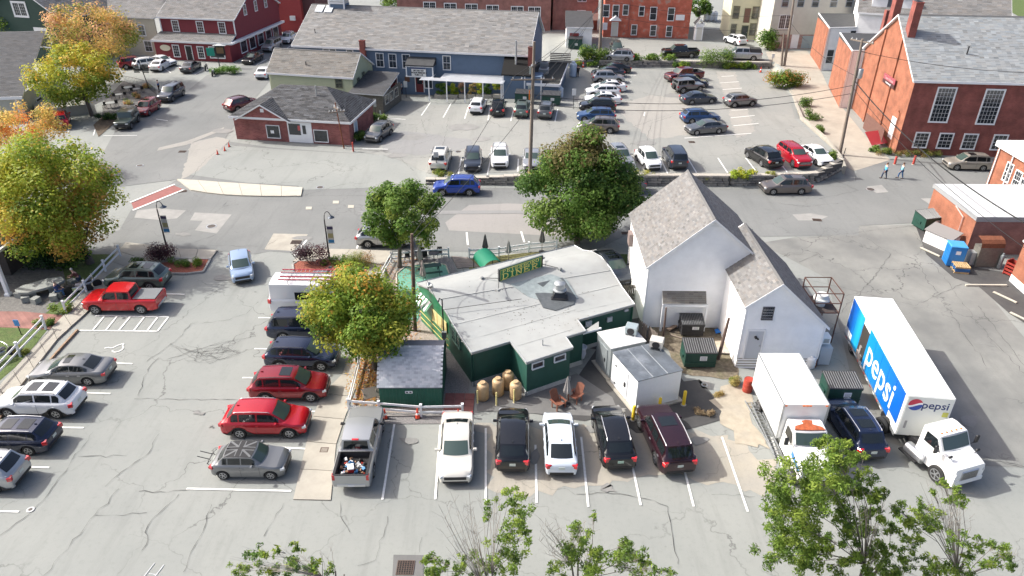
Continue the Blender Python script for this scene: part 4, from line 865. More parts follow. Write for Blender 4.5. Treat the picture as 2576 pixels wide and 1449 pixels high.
# lean-to porch at the notch: small shingled roof on white posts
lp=thing('lean_to_porch','small shingled lean-to porch with white posts in the corner of the white house','porch',(10.35,42.2,0));a,b,c_,d_=PZ(1668,768,2.3),PZ(1774,757,2.3),PZ(1768,720,3.0),PZ(1664,722,3.0);o0=Vector((10.35,42.2,0))
ya=(a.y+b.y)/2-.1;a.y=b.y=ya;c_,d_=Vector((b.x,43.27,3.0)),Vector((a.x,43.27,3.0));shingles(lp,a-o0,b-o0,c_-o0,d_-o0,SHB,.3,.14)
for p_ in(a,b):q=MB();q.box(p_.x-o0.x-.07+.1,p_.x-o0.x+.17,p_.y-o0.y+.02,p_.y-o0.y+.16,0,2.2);obj('post',q,WHITE,lp)
q=MB();q.box(a.x-o0.x,b.x-o0.x,a.y-o0.y-.02,a.y-o0.y+.04,2.05,2.22);obj('beam',q,WHITE,lp)
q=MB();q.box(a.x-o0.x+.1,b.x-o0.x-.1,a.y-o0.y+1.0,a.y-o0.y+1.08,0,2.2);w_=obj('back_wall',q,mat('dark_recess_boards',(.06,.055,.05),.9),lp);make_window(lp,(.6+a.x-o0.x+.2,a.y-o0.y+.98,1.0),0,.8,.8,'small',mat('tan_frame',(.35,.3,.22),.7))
# raised platform with the tall air conditioner
p=PZ(1785,727,2.2);ap=thing('equipment_platform','small wooden platform bracketed beside the lean-to','platform',(p.x,p.y-.1,0));q=MB()
for k in range(8):b_=MB();b_.box(-.6+k*.15,-.6+k*.15+.14,-.45,.5,2.1,2.15);obj('plank',b_,mat('platform_wood',(.36,.33,.3),.9,var=.2),ap)
q.box(-.6,.62,-.48,-.42,1.92,2.1);obj('beam',q,WHITE,ap)
def acunit(p,z,s,h,label,rz=0):
    t=thing('air_conditioner',label,'air conditioner',(p.x,p.y,z),R(rz));q=MB();q.box(-s/2,s/2,-s/2,s/2,0,h,ch=.05);obj('casing',q,mat('ac_beige',(.45,.46,.45),.5),t)
    for k in range(6):b_=MB();b_.box(-s/2-.008,s/2+.008,-s/2-.008,s/2+.008,h*(.12+k*.13),h*(.12+k*.13)+.02);obj('louver',b_,DARKM,t)
    q=MB();q.lathe([(s*.42,0),(s*.42,.02),(s*.38,.02),(0,.01)],20);obj('fan_grille',q,DARKM,t,(0,0,h));return t
acunit(Vector((p.x,p.y,0)),2.15,.62,.95,'tall air conditioner standing on the bracketed platform')
# ================================================================ generic flat-roofed and gabled neighbours
# blue cinema building
bb=Bld('blue_cinema_building','long slate-blue clapboard building with grey gable roof, marquee and pergola','building',(-30.4,104.6),32.6,16.2,5.6,-8.7,.0)
bb.z=0;bb.walls(BSID,('x',10.2,.52,6.3,6.3),pitch=.2,faces=('front','left','right'));bb.gable_roof('x',10.2,.52,6.3,6.3,tint_mat('cinema_shingle',(.2,.195,.188)),.35,.6,.3)
for px,py in[(956,151),(988,153),(1022,154),(1124,158)]:bb.wpix('front',px,py,.95,1.75,'2over2')
for px,py in[(822,136),(838,136),(881,138)]:bb.wpix('front',px,py,.8,1.3,'double')
u,z=bb.pix('front',992,228);bb.door('front',u,.55,1.0,2.5,mat('maroon_door',(.13,.02,.025),.5),glass=True)
u,z=bb.pix('front',1057,229);bb.door('front',u,.55,1.1,2.5,mat('maroon_door',(.13,.02,.025),.5),glass=True)
u,z=bb.pix('front',1078,205);bb.window('front',u,2.0,1.0,1.6,'plain');u,z=bb.pix('front',1025,205);q=MB();q.box(u-.35,u+.35,-.06,0,1.9,2.6);bb.trim('poster_case',q,mat('brown_poster_case',(.12,.06,.04),.6))
# marquee box
u0,_=bb.pix('front',1032,195);u1,_=bb.pix('front',1097,195);zt=4.6
q=MB();q.box(u0,u1,-1.6,-.05,3.0,4.45);mq=bb.trim('marquee',q,BSID)
q=MB();q.prism([(u0-.12,-1.75),(u1+.12,-1.75),(u1+.12,-.02),(u0-.12,-.02)],4.46,0,top=[(u0-.12,-1.75,4.62),(u1+.12,-1.75,4.62),(u1+.12,-.02,5.35),(u0-.12,-.02,5.35)]);bb.trim('marquee_roof',q,EPDM)
for x in(u0,u1):q=MB();q.box(x-.08,x+.08,-1.66,-1.6,3.0,4.45);bb.trim('corner_trim',q)
for z_ in(3.0,4.35):q=MB();q.box(u0-.1,u1+.1,-1.7,-1.661,z_,z_+.14);bb.trim('trim_band',q)
uc=(u0+u1)/2-.1;q=MB();q.box(uc-1.0,uc+1.0,-1.72,-1.66,3.1,4.3);bbrd=bb.trim('letter_board',q,mat('letter_board_white',(.75,.75,.72),.5))
q=MB();q.box(uc-1.0,uc+1.0,-1.735,-1.72,4.12,4.3);bb.trim('board_header',q,mat('header_blue',(.05,.07,.16),.5))
BKT=mat('marquee_letters',(.02,.02,.02),.6)
for z_,s_ in((3.9,'MY DIA YET'),(3.62,'WOLFS MEMOIR 2'),(3.34,'TUES 6 10')):text_mesh(s_,.27,BKT,bb.o,(uc,-1.73,z_),(R(90),0,0),bold=.012)
# pergola in front of the cinema
pg=thing('pergola','white slatted pergola over planters in front of the blue cinema building','pergola',(bb.o.location.x,bb.o.location.y,.5),R(-8.7))
ua,_=bb.pix('front',1092,225);ub,_=bb.pix('front',1278,232)
for k in range(11):q=MB();y=-4.0+k*.38;q.box(ua-(.9 if k<4 else-1.6),ub,y,y+.1,2.75,2.83);obj('slat',q,WHITE,pg)
for x in np.linspace(ua+.3,ub-.3,5):q=MB();q.box(x-.06,x+.06,-4.0,-.2,2.62,2.74);obj('rafter',q,WHITE,pg);q=MB();q.box(x-.06,x+.06,-3.9,-3.78,0,2.62);obj('post',q,WHITE,pg)
# cupola, skylights, stack
cup=MB();cx_,cy_=bb.Mi@PZ(842,30,9.6)if 0 else(4.35,8.2),0
q=MB();q.box(2.6,4.9,7.6,9.6,9.0,10.5);bb.trim('cupola',q,BSID)
for x in(2.55,4.75):q=MB();q.box(x,x+.2,7.5,7.6,9.0,13.5);bb.trim('corner_trim',q)
for k in range(9):q=MB();q.box(2.75,4.75,7.52,7.6,10.55+k*.32,10.55+k*.32+.2);bb.trim('louver',q)
q=MB();q.box(2.7,4.85,7.61,9.6,10.5,13.5);bb.trim('louver_box',q,GRYSID)
for x in(.7,2.1):
    q=MB();y0,y1=6.6,8.0;zz=lambda y:6.3+3.9*y/8.42+.12;q.add([(x,y0,zz(y0)),(x+1.1,y0,zz(y0)),(x+1.1,y1,zz(y1)),(x,y1,zz(y1))]+[(x,y0,zz(y0)+.12),(x+1.1,y0,zz(y0)+.12),(x+1.1,y1,zz(y1)+.12),(x,y1,zz(y1)+.12)],[(4,5,6,7),(0,1,5,4),(1,2,6,5),(2,3,7,6),(3,0,4,7)]);bb.trim('skylight',q,mat('skylight_white',(.7,.73,.74),.2))
q=MB();q.tube([(2.2,2.4,7.3),(2.2,2.4,8.0)],.06,6);bb.trim('vent_pipe',q,DARKM)
u,z=bb.pix('front',921,190);bb.chimney(u,-.35,0,7.2,.7,.6,BR_RED)
# right annex of the cinema with its dark flat roof, decks, units
u,z=bb.pix('front',1310,236)
a1=MB();
ax=bb.w-2.9;q=MB();q.box(ax,bb.w+2.2,-2.4,-.01,0,4.0);bb.trim('lean_to',q,BSID);q=MB();q.prism([(ax-.2,-2.6),(bb.w+1.0,-2.6),(bb.w+1.0,.0),(ax-.2,.0)],4.0,0,top=[(ax-.2,-2.6,4.15),(bb.w+1.0,-2.6,4.15),(bb.w+1.0,0,5.9),(ax-.2,0,5.9)]);bb.trim('lean_to_roof',q,tint_mat('cinema_shingle',(.2,.195,.188)))
for x in(ax,ax+2.9,bb.w+2.2):q=MB();q.box(x-.08,x+.08,-2.46,-2.4,0,4.0);bb.trim('corner_trim',q)
bb.chimney(bb.w+.6,-.9,0,7.4,.75,.75,BR_RED)
q=MB();q.tube([(bb.w-1.4,-1.0,4.5),(bb.w-1.4,-1.0,8.2)],.14,10);bb.trim('stove_pipe',q,GALV)
q=MB();q.box(bb.w+.3,bb.w+4.4,-2.2,9.5,0,3.0);bb.trim('annex',q,BSID);q=MB();q.box(bb.w+.2,bb.w+4.6,-2.4,9.6,3.0,3.14);bb.trim('annex_roof',q,mat('mossy_dark_roof',(.05,.05,.042),.9,var=.3))
q=MB();q.box(bb.w+.25,bb.w+4.65,-2.5,-2.41,2.8,3.16);q.box(bb.w+4.61,bb.w+4.7,-2.41,9.6,2.8,3.16);bb.trim('annex_fascia',q)
def rooftop_unit(bld,x,y,z,s,h,label):
    w_=bld.M@Vector((x,y,z));t=acunit(w_,w_.z,s,h,label,-8.7)
rooftop_unit(bb,bb.w+1.9,3.0,3.14,1.3,.75,'large square condenser on the dark annex roof, nearer of two');rooftop_unit(bb,bb.w+1.6,6.0,3.14,1.1,.9,'smaller square condenser on the dark annex roof, farther of two')
for k in range(6):
    q=MB();q.box(bb.w+2.0,bb.w+5.0,9.7,9.76,3.1+k*.25,3.1+k*.25+.14);bb.trim('deck_slat',q,mat('weathered_boards',(.17,.14,.12),.9,var=.2))
# pale-green house between the brick bank and the cinema
gh=Bld('pale_green_house','pale green clapboard house with brownish shingled roof between the brick office and the blue building','house',(-32.3,97.6),11.7,7.0,4.0,-11.5,0)
gh.walls(YSID,('x',6.6,.42,4.3,4.3),pitch=.18,faces=('front','right'));gh.gable_roof('x',6.6,.42,4.3,4.3,SHB,.25,.55,.26)
gh.wpix('front',853,210,.85,1.0,'2over2',mat('olive_frame',(.16,.17,.11),.7));gh.window('right',1.8,3.0,.7,1.3,'2over2',mat('olive_frame',(.16,.17,.11),.7));gh.window('right',3.6,3.2,.7,1.5,'2over2',mat('olive_frame',(.16,.17,.11),.7))
q=MB();q.tube([(5.0,1.0,4.9),(5.0,1.0,5.6)],.07,6);gh.trim('vent_pipe',q,DARKM)
pc=Bld('shingled_porch','weathered grey porch with dark shingle roof at the end of the pale green house','porch',(-20.9,94.0),4.3,6.3,2.6,-13,0)
pc.walls(mat('weathered_porch_boards',(.13,.12,.1),.95,var=.3,scale=5),pitch=.16,faces=('front','right'))
shingles(pc.o,(-.2,-.4,2.65),(4.6,-.4,2.65),(4.3,6.3,3.9),(-.1,6.3,3.9),SHD,.45,.24);
for k in range(3):pc.window('right',1.2+k*1.7,1.7,1.1,1.0,'small',GRYSID)
# brick real-estate office with hip roof
ho=Bld('brick_office','small red brick office with dark hipped roof and white entrance doors','office',(-32.4,83.0),13.9,8.6,2.8,-8.2,0)
ho.walls(BR_SM,kind='brick',faces=('front','left','right'));w,d=13.9,8.6;e_=.35;rz_=5.5;ra,rb_=4.4,10.0
shingles(ho.o,(-e_,-e_,2.78),(w+e_,-e_,2.78),(rb_,d/2,rz_),(ra,d/2,rz_),SHD,.5,.22,.3);shingles(ho.o,(w+e_,-e_,2.78),(w+e_,d+e_,2.78),(rb_,d/2,rz_),(rb_,d/2,rz_),SHD,.5,.22,.3);shingles(ho.o,(-e_,d+e_,2.78),(-e_,-e_,2.78),(ra,d/2,rz_),(ra,d/2,rz_),SHD,.5,.22,.3);shingles(ho.o,(w+e_,d+e_,2.78),(-e_,d+e_,2.78),(ra,d/2,rz_),(rb_,d/2,rz_),SHD,.5,.4,.3)
q=MB();q.box(-e_,w+e_,-e_-.04,-e_,2.6,2.85);q.box(w+e_,w+e_+.04,-e_,d+e_,2.6,2.85);ho.trim('eave_board',q)
# projecting front gable
g0,g1,gp=.9,6.9,4.35;gm=(g0+g1)/2;flatwall('gable_wall',[(g0,2.5),(g1,2.5),(gm,gp)],BR_SM,ho.o,(0,-.38,0));
shingles(ho.o,(g0-.3,3.3,2.62),(g0-.3,-.75,2.62),(gm,-.75,gp+.12),(gm,4.0,gp+.12),SHD,.5,.22,.3);shingles(ho.o,(g1+.3,-.75,2.62),(g1+.3,3.3,2.62),(gm,4.0,gp+.12),(gm,-.75,gp+.12),SHD,.5,.22,.3)
q=MB()
for sx_,ex in((g0-.3,gm),(g1+.3,gm)):q.tube([(sx_,-.78,2.55),(ex,-.78,gp+.05)],.07,4)
ho.trim('rake_board',q);q=MB();q.box(gm-.2,gm+.2,-.45,-.38,3.5,3.9);ho.trim('attic_vent',q)
ho.wpix('front',688,331,1.5,1.4,'plain',ft=.08);ho.wpix('front',808,342,1.55,1.3,'plain',ft=.08);ho.wpix('left',610,318,.7,1.1,'plain',ft=.07)
u,z=ho.pix('front',757,342);q=MB();q.box(u-1.45,u+1.45,-.1,0,.05,2.45);ho.trim('entrance_frame',q,WHITE)
for x0_,x1_,z0_,z1_ in((u-1.3,u+.1,.95,2.25),(u+.35,u+.75,1.1,2.1)):q=MB();q.box(x0_,x1_,-.12,-.101,z0_,z1_);ho.trim('pane',q,WINGLASS)
q=MB();q.box(u-.2,u+.1,-.14,-.121,1.5,2.05);ho.trim('red_notice',q,mat('notice_red',(.5,.1,.1),.6));u2,z2=ho.pix('front',686,340);q=MB();q.box(u2-.15,u2+.25,-.06,-.045,.95,1.3);ho.trim('paper_notice',q,WHITE)
q=MB();q.tube([(9.2,3.0,4.2),(9.2,3.0,5.9)],.07,8);ho.trim('flue_pipe',q,GALV)
ho.door('right',2.0,.05,.9,2.1,mat('pale_blue_door',(.35,.45,.55),.5))
# ---- right-hand brick hall
hl=Bld('brick_hall','large red brick hall with pale shingled gable roof and tall white sash windows','hall',(43.1,79.35),30,15.6,8.4,-4.7 if 0 else-4.0,0)
hl=hl;H_=8.5
hl.walls(BR_RED,('x',13.7,.5,8.5,8.5),kind='brick',faces=('front','right'));
# west gable wall in orange brick, lighter than the dark red front, leaning back along the alley
hl.M2=hl.M
flatwall('wall',[(0,0),(15.6,0),(15.6,8.5),(7.8,13.7),(0,8.5)],BR_OR,hl.o,*hl.place('left',0,0))
hl.gable_roof('x',13.7,.5,8.5,8.5,SHL,.3,.5,.24)
for y_ in(5.6,10.6):q=MB();q.box(-.16,0,y_-.22,y_+.22,0,8.5+5.2*(1-abs(y_-7.8)/7.8)-.2);hl.trim('pilaster',q,BR_OR);
hl.chimney(.5,5.4,11.0,15.4,.8,1.1,BR_RED);hl.chimney(.5,10.8,10.6,15.6,.8,1.1,BR_RED)
for px,py in[(2371,264),(2491,269)]:hl.wpix('front',px,py,1.75,3.6,'12over12',ft=.16)
for px,py in[(2317,352),(2377,354),(2438,356),(2513,358)]:hl.wpix('front',px,py,1.3,1.55,'6over6',ft=.14)
u,z=hl.pix('left',2243,330);hl.door('left',u,1.2,1.0,2.3,WHITE)
u,z=hl.pix('left',2242,203);q=MB();q.box(-1.7,1.7,-.06,0,-.1,.5);sg=obj('hall_sign',q,mat('pinkish_sign',(.3,.07,.09),.5),hl.o,*hl.place('left',u,z,.2));q=MB();q.box(-1.7,1.7,-.06,0,-.55,-.101);obj('lower_board',q,mat('dark_sign_board',(.07,.03,.03),.5),sg);text_mesh('Town House',.46,mat('sign_pink_letters',(.55,.35,.35),.6),sg,(0,-.07,.12),(R(90),0,0));text_mesh('Peterborough',.28,WHITE,sg,(0,-.07,-.33),(R(90),0,0))
q=MB();q.tube([(6.0,3.0,10.4),(6.0,3.0,11.4)],.08,6);hl.trim('vent_pipe',q,DARKM)
for x_ in(-.12,):q=MB();q.tube([(x_,1.2,.2),(x_,1.2,4.4),(x_-.2,1.2,4.7)],.05,6);hl.trim('conduit',q,RUST)
# ---- two row houses: orange brick end walls, white fronts, flat black roofs
def rowhouse(label,A,B,Cc,Dd,h,z0,side=BR_OR):
    A,B,Cc,Dd=[v.copy()for v in(A,B,Cc,Dd)];t=thing('row_house',label,'house',(B.x,B.y,z0));o0=Vector((B.x,B.y,z0))
    def W(p,q_,m,nm='wall'):
        mb=MB();d=(q_-p);d.z=0;d.normalize();n_=Vector((d.y,-d.x,0))*-.2;pts=[p-o0,q_-o0]
        for v in pts:v.z=0
        a_,b_=pts;mb.add([(a_.x,a_.y,-.5),(b_.x,b_.y,-.5),(b_.x,b_.y,h),(a_.x,a_.y,h)]+[(v.x+n_.x,v.y+n_.y,z_)for v,z_ in((a_,-.5),(b_,-.5),(b_,h),(a_,h))],[(0,1,2,3),(7,6,5,4),(3,2,6,7)]);obj(nm,mb,m,t)
    W(A,B,side);W(B,Cc,WSID);W(Cc,Dd,WSID)
    pts=[p-o0 for p in(A,B,Cc,Dd)];q=MB();q.prism([(p.x,p.y)for p in pts],h-.02,h+.12,top=[(p.x,p.y,h+(.55 if i in(0,3)else .12))for i,p in enumerate(pts)]);obj('roof',q,EPDM,t)
    q=MB()
    for i in(0,1):a_,b_=pts[i],pts[i+1];q.tube([(a_.x,a_.y,h+(.55 if i==0 else .1)),(b_.x,b_.y,h+.1)],.1,4)
    obj('coping',q,WHITE,t);return t,o0
t,o0=rowhouse('nearer white row house with orange brick end wall and flat black roof',PZ(2111,92.5,8),PZ(2144,130,8),PZ(2250,128,8),PZ(2240,96,8),7.2,.8)
def rhwin(t,o0,h,B,Cc,px,py,w=.9,hh=1.5,st='6over6',m=None):
    d=(Cc-B);d.z=0;d.normalize();n_=Vector((d.y,-d.x,0));r__=ray(px,py);cam_=Vector((0,0,CAMH));tt=(Vector((B.x,B.y,0))-Vector((0,0,0))).dot(n_)/r__.dot(n_)if abs(r__.dot(n_))>1e-6 else 0;p=cam_+r__*tt;make_window(t,(p.x-o0.x+n_.x*.03,p.y-o0.y+n_.y*.03,p.z-o0.z-hh/2),math.atan2(d.y,d.x),w,hh,st,m or TRIM,ft=.1)
B1,C1=PZ(2144,130,8),PZ(2250,128,8)
rhwin(t,o0,7,B1,C1,2180,151,.9,1.6);rhwin(t,o0,7,B1,C1,2165,202,.9,1.7);rhwin(t,o0,7,B1,C1,2205,153,.9,1.6)
q=MB();q.box(1.7,3.6,-.9,.1,0,2.0);obj('bulkhead_door',q,mat('tan_wood_door',(.28,.2,.11),.8),t)
q=MB();cp=PZ(2218,95,8);q.box(cp.x-o0.x-.35,cp.x-o0.x+.35,cp.y-o0.y-.35,cp.y-o0.y+.35,7.2,10.8);obj('chimney',q,BR_RED,t)
t,o0=rowhouse('farther white row house with orange brick end wall and flat black roof',PZ(2057,44,7.6),PZ(2086,74,7.6),PZ(2249,70,7.6),PZ(2232,46,7.6),6.4,1.3)
B1,C1=PZ(2086,74,7.6),PZ(2249,70,7.6)
for px,py in((2145,88),(2190,90),(2222,90)):rhwin(t,o0,7,B1,C1,px,py,.95,1.2,'double')
rhwin(t,o0,7,B1,C1,2087,142,1.0,1.9,'double')
q=MB();cp=PZ(2161,60,7.9);q.box(cp.x-o0.x-.4,cp.x-o0.x+.4,cp.y-o0.y-.4,cp.y-o0.y+.4,6.4,10.4);obj('chimney',q,BR_RED,t)
# ---- low brick annex with white roof, and the brick building at the right edge
an=Bld('brick_annex','low brick annex with white flat roof beside the green dumpster','building',(38.05,54.9),14,7.6,3.3,2 if 0 else 0,0)
an.walls(BR_BR,kind='brick',faces=('front',));flatwall('wall',[(0,0),(7.0,0),(7.0,3.3),(0,3.3)],BR_OR,an.o,*an.place('left',.6,0))
q=MB();q.box(-.05,14,-.05,7.1,3.3,3.46);an.trim('roof',q,WROOF);q=MB();q.box(-.12,-.05,-.1,7.1,3.12,3.48);q.box(-.05,14,-.12,-.051,3.05,3.48);an.trim('parapet',q,mat('grey_flashing',(.36,.37,.38),.5,.3))
q=MB();q.tube([(-.12,3.0,3.1),(-.12,1.6,2.7),(-.12,1.6,1.0)],.06,6);an.trim('downpipe',q,mat('pinkish_pipe',(.5,.36,.33),.5))
p=PZ(2440,508,3.46)
eb=Bld('corner_brick_building','orange brick building with white cornice and downpipes at the right edge','building',(48.4,62.1),14,8.3,4.3,0,0)
eb.walls(BR_OR,kind='brick',faces=('front','left'));q=MB();q.box(-.35,14,-.1,8.4,4.2,4.75);eb.trim('cornice',q,WHITE);q=MB();q.box(.2,14,.2,8.0,4.75,4.8);eb.trim('roof',q,WROOF)
for px,py in((2537,434),(2559,454),(2573,475)):eb.wpix('left',px,py,.9,1.7,'6over6')

for y_ in(7.9,5.6):q=MB();q.tube([(-.12,y_,4.2),(-.12,y_,.1)],.08,6);eb.trim('downpipe',q,WHITE)
sb=Bld('brick_storefront_side','brick building with pale base whose corner enters at the right edge','building',(38.95,44.0),12,6.4,3.3,-2,0)
flatwall('wall',[(0,.6),(6.4,.6),(6.4,3.4),(0,3.4)],BR_OR,sb.o,*sb.place('left',0,0));flatwall('base_wall',[(0,0),(6.4,0),(6.4,.6),(0,.6)],WHITE,sb.o,*sb.place('left',0,0,.03));flatwall('wall',[(0,0),(12,0),(12,3.4),(0,3.4)],BR_OR,sb.o,(12,6.4,0),R(180));q=MB();q.box(-.1,12,0,6.5,3.4,3.55);sb.trim('roof',q,WROOF)
# ---- back row: long brown brick block, orange brick block, cream house, off-white block
lb=Bld('long_brick_block','long brownish brick block with paired white windows behind the blue building','building',(-21.0,139.0),27.6,14,9.0,0,1.5)
lb.walls(BR_BR,kind='brick',faces=('front','left','right'));q=MB();q.box(-.2,27.8,-.2,14,9,9.3);lb.trim('roof',q,EPDM)
for px,py in[(1081,21),(1133,24),(1186,26),(1239,29),(1301,32),(1344.5,33.5)]:lb.wpix('front',px,py,2.0,2.0,'pair',ft=.14)
ob=Bld('orange_brick_block','weathered orange-red brick block with arched white windows at the back of the lot','building',(15.6,133.6),14.8,12,9.5,-3.5,1.9)
ob.walls(BR_WORN,kind='brick',faces=('front','left'));flatwall('wall',[(0,0),(12,0),(12,9.5),(0,9.5)],BR_BR,ob.o,*ob.place('right',0,0));q=MB();q.box(-.1,14.9,-.1,12,9.5,9.8);ob.trim('roof',q,EPDM)
for px,py,w,h in[(1525,27,.95,1.9),(1549,28,.95,1.9),(1574,25,.85,1.6),(1614,28,.8,1.5),(1643.5,34,1.0,2.0),(1688,36,1.0,2.0),(1595,75,.85,1.6),(1643,77,.9,1.7),(1683,79,.9,1.7)]:ob.wpix('front',px,py,w,h,'double')
for px,py in[(1643.5,34),(1688,36)]:
    u,z=ob.pix('front',px,py);q=MB();rows=[[(u+r__*math.cos(t),-.08,z+.95+r__*.5*math.sin(t))for t in np.linspace(0,math.pi,9)]for r__ in(.55,.75)];q.grid(rows);ob.trim('arch_hood',q,mat('brick_hood',(.34,.1,.06),.9))
u,z=ob.pix('front',1546,76);ob.door('front',u,.15,1.0,2.3,mat('off_white_door',(.6,.58,.52),.6));q=MB();q.add([(u-1.0,-1.1,2.9),(u,-1.1,3.7),(u+1.0,-1.1,2.9),(u-1.0,0,2.9),(u,0,3.7),(u+1.0,0,2.9)],[(0,1,4,3),(1,2,5,4),(0,1,2)]);ob.trim('door_hood',q,WHITE)
u,z=ob.pix('front',1522,66);q=MB();q.box(u-.4,u+.4,-.05,0,z-.6,z+.6);ob.trim('white_panel',q,WHITE);u,z=ob.pix('front',1711,44);q=MB();q.box(u-.75,u+.75,-.06,0,z-.45,z+.45);ob.trim('white_sign',q,WHITE)
q=MB();u,z=ob.pix('front',1583,40);q.tube([(u,-.1,8.0),(u,-.1,1.3),(u-.8,-.15,.9)],.07,6);ob.trim('conduit',q,mat('pipe_brick',(.3,.1,.08),.7))
pb=Bld('entry_porch','narrow white entry porch with a little gable roof beside the orange brick block','porch',(31.2,131.2),1.3,1.6,2.8,-3,1.9);pb.walls(WHITE,kind='flat',faces=('front','left','right'));pb.door('front',.65,.05,.9,2.2,mat('off_white_door',(.6,.58,.52),.6));pb.gable_roof('y',3.6,.5,2.8,2.8,SHG,.2,.4,.25)
cb_=Bld('cream_house','narrow cream clapboard house front with brown door and tall windows','house',(37.2,132.6),6.2,9,10,-6,1.9)
cb_.walls(CRSID,pitch=.2,faces=('front','left'));q=MB();q.box(-.2,6.4,-.2,9,10,10.3);cb_.trim('roof',q,EPDM);OL=mat('olive_trim',(.22,.21,.13),.7)
for px,py,w,h in[(1852,31,.95,1.9),(1900,32,.95,1.9),(1845,73,.8,1.6),(1893,74,.9,1.9)]:cb_.wpix('front',px,py,w,h,'double',OL)
u,z=cb_.pix('front',1879,40);cb_.door('front',u,z-1.1,.9,2.3,mat('brown_door',(.16,.08,.06),.6),OL);u,z=cb_.pix('front',1873,78);cb_.door('front',u,.1,1.0,2.2,mat('dark_green_door',(.03,.05,.04),.6),OL,glass=True)
wb_=Bld('off_white_block','tall off-white block with brick basement and small sash windows at the upper right','building',(41.9,125.2),27,14,13,0,1.9)
wb_.walls(GRYSID,pitch=.22,faces=('front','left'));q=MB();q.box(0,13,-.04,0,0,2.3);wb_.trim('basement',q,BR_BR);wb_.wpix('front',1976,55,2.0,2.0,'pair');wb_.door('front',4.4,.1,1.0,2.1,WHITE)
for px in(1976,2015,2052,2098,2137,2181,2215,2282):wb_.wpix('front',px,4,.95,1.5,'double',mat('grey_sash',(.3,.33,.36),.6))
q=MB();q.box(5.6,8.6,-.07,-.041,.1,2.1);wb_.trim('loading_doors',q,mat('blue_grey_doors',(.3,.35,.37),.7));q=MB();q.box(1.0,2.2,-.08,-.04,.8,2.0);wb_.trim('louvered_vent',q,GALV)
# houses beyond the hall
bh=Bld('grey_roofed_house','grey shingled house behind the brick hall, with dormers and brick chimney','house',(50,112),19,12,8.5,-20,1.5);bh.walls(WSID,('x',12.0,.5,8.5,8.5),faces=('front','left','right'),pitch=.25);bh.gable_roof('x',12.0,.5,8.5,8.5,SHG,.3,.6,.3);bh.chimney(8,4.5,9,15.5,1.1,1.1,BR_RED)
for x_ in(2.5,6.2):q=MB();q.box(x_-1,x_+1,1.0,4.5,8.8,10.4);bh.trim('dormer',q,WHITE);q=MB();q.add([(x_-1.2,.8,10.4),(x_,.8,11.2),(x_+1.2,.8,10.4),(x_-1.2,5,10.4),(x_,5,11.2),(x_+1.2,5,10.4)],[(0,1,4,3),(1,2,5,4),(0,1,2)]);bh.trim('dormer_roof',q,EPDM)
# white shed with black roof behind the cinema
ws=Bld('white_outbuilding','small white outbuilding with black roof and red double door','outbuilding',(8.6,125.0),4.2,9,3.4,-3,1.6);ws.walls(WSID,kind='flat',faces=('front','left','right'));q=MB();q.prism([(-.2,-.2),(4.4,-.2),(4.4,9),(-.2,9)],3.4,0,top=[(-.2,-.2,3.55),(4.4,-.2,3.55),(4.4,9,4.6),(-.2,9,4.6)]);ws.trim('roof',q,EPDM);ws.door('front',1.3,.3,1.5,2.3,mat('red_boarded_door',(.28,.05,.045),.7));q=MB();q.box(-.1,4.3,-.25,-.2,3.3,3.55);ws.trim('fascia',q)
dk=Bld('brick_infill','shaded brick building with grey porches between the long block and the orange block','building',(7.0,140),8.2,8,9,0,1.8);dk.walls(BR_BR,kind='brick',faces=('front','left'));dk.window('front',5.2,6.0,1.4,2.0,'pair');dk.window('front',5.2,2.6,1.4,1.6,'pair');q=MB();q.box(4.2,8.0,-2.6,-2.5,2.4,3.4);q.box(4.2,8.0,-2.6,0,2.2,2.4);dk.trim('balcony',q,GRYSID)
# ---- red barn-like store (upper left) and its neighbours
rb=Bld('red_store','barn-red clapboard store with grey roofs and white trim at the upper left','building',(-57.9,125.3),12.9,16.5,6.2,-9,0)
rb.walls(RSID,('x',10.4,.5,6.3,6.3),pitch=.22,faces=('front','left','right'));rb.gable_roof('x',10.4,.5,6.3,6.3,SHG,.35,.6,.3)
q=MB();q.box(-.2,12.9,-2.6,-.01,0,2.95);rb.trim('shop_front',q,RSID)
shingles(rb.o,(-.5,-2.9,3.05),(13.3,-2.9,3.05),(13.0,0,3.9),(-.3,0,3.9),SHG,.6,.3);q=MB();q.box(-.5,13.3,-2.96,-2.9,2.8,3.1);q.box(12.95,13.6,-2.9,16.8,2.8,3.1);rb.trim('eave_board',q)
for px,py in[(442,65),(504,68),(559,70)]:rb.wpix('front',px,py,1.0,1.6,'6over6',ft=.14)
for px,py,w,h,st in[(444,128,.95,1.7,'6over6'),(506,132,.95,1.7,'6over6'),(546,132,2.4,1.6,'plain')]:rb.wpix('front',px,py,w,h,st,off=-2.61,ft=.14)
u,z=rb.pix('front',477,135,-2.6);rb.door('front',u,.1,1.0,2.2,DARKM,off=2.63)
u,z=rb.pix('front',416,120,-2.6);q=MB();q.lathe([(0,0),(.8,0),(.8,.06),(0,.06)],14,axis='y');sg=obj('oval_sign',q,mat('cream_sign',(.7,.66,.5),.6),rb.o,(u,-2.68,z));sg.scale=(1.15,1,.62)
for u in(2.5,5.6,8.7,11.8,14.6):rb.window('right',u-.6,1.6,1.9,1.7,'plain',ft=.14)
for u in(4.2,8.1,11.8):rb.window('right',u,7.0,.8,1.5,'2over2',ft=.12)
for x_ in(0,12.9):q=MB();q.box(x_-.1,x_+.1,-.05,.05,3.8,6.2);rb.trim('corner_board',q)
for px in(421,483):pass
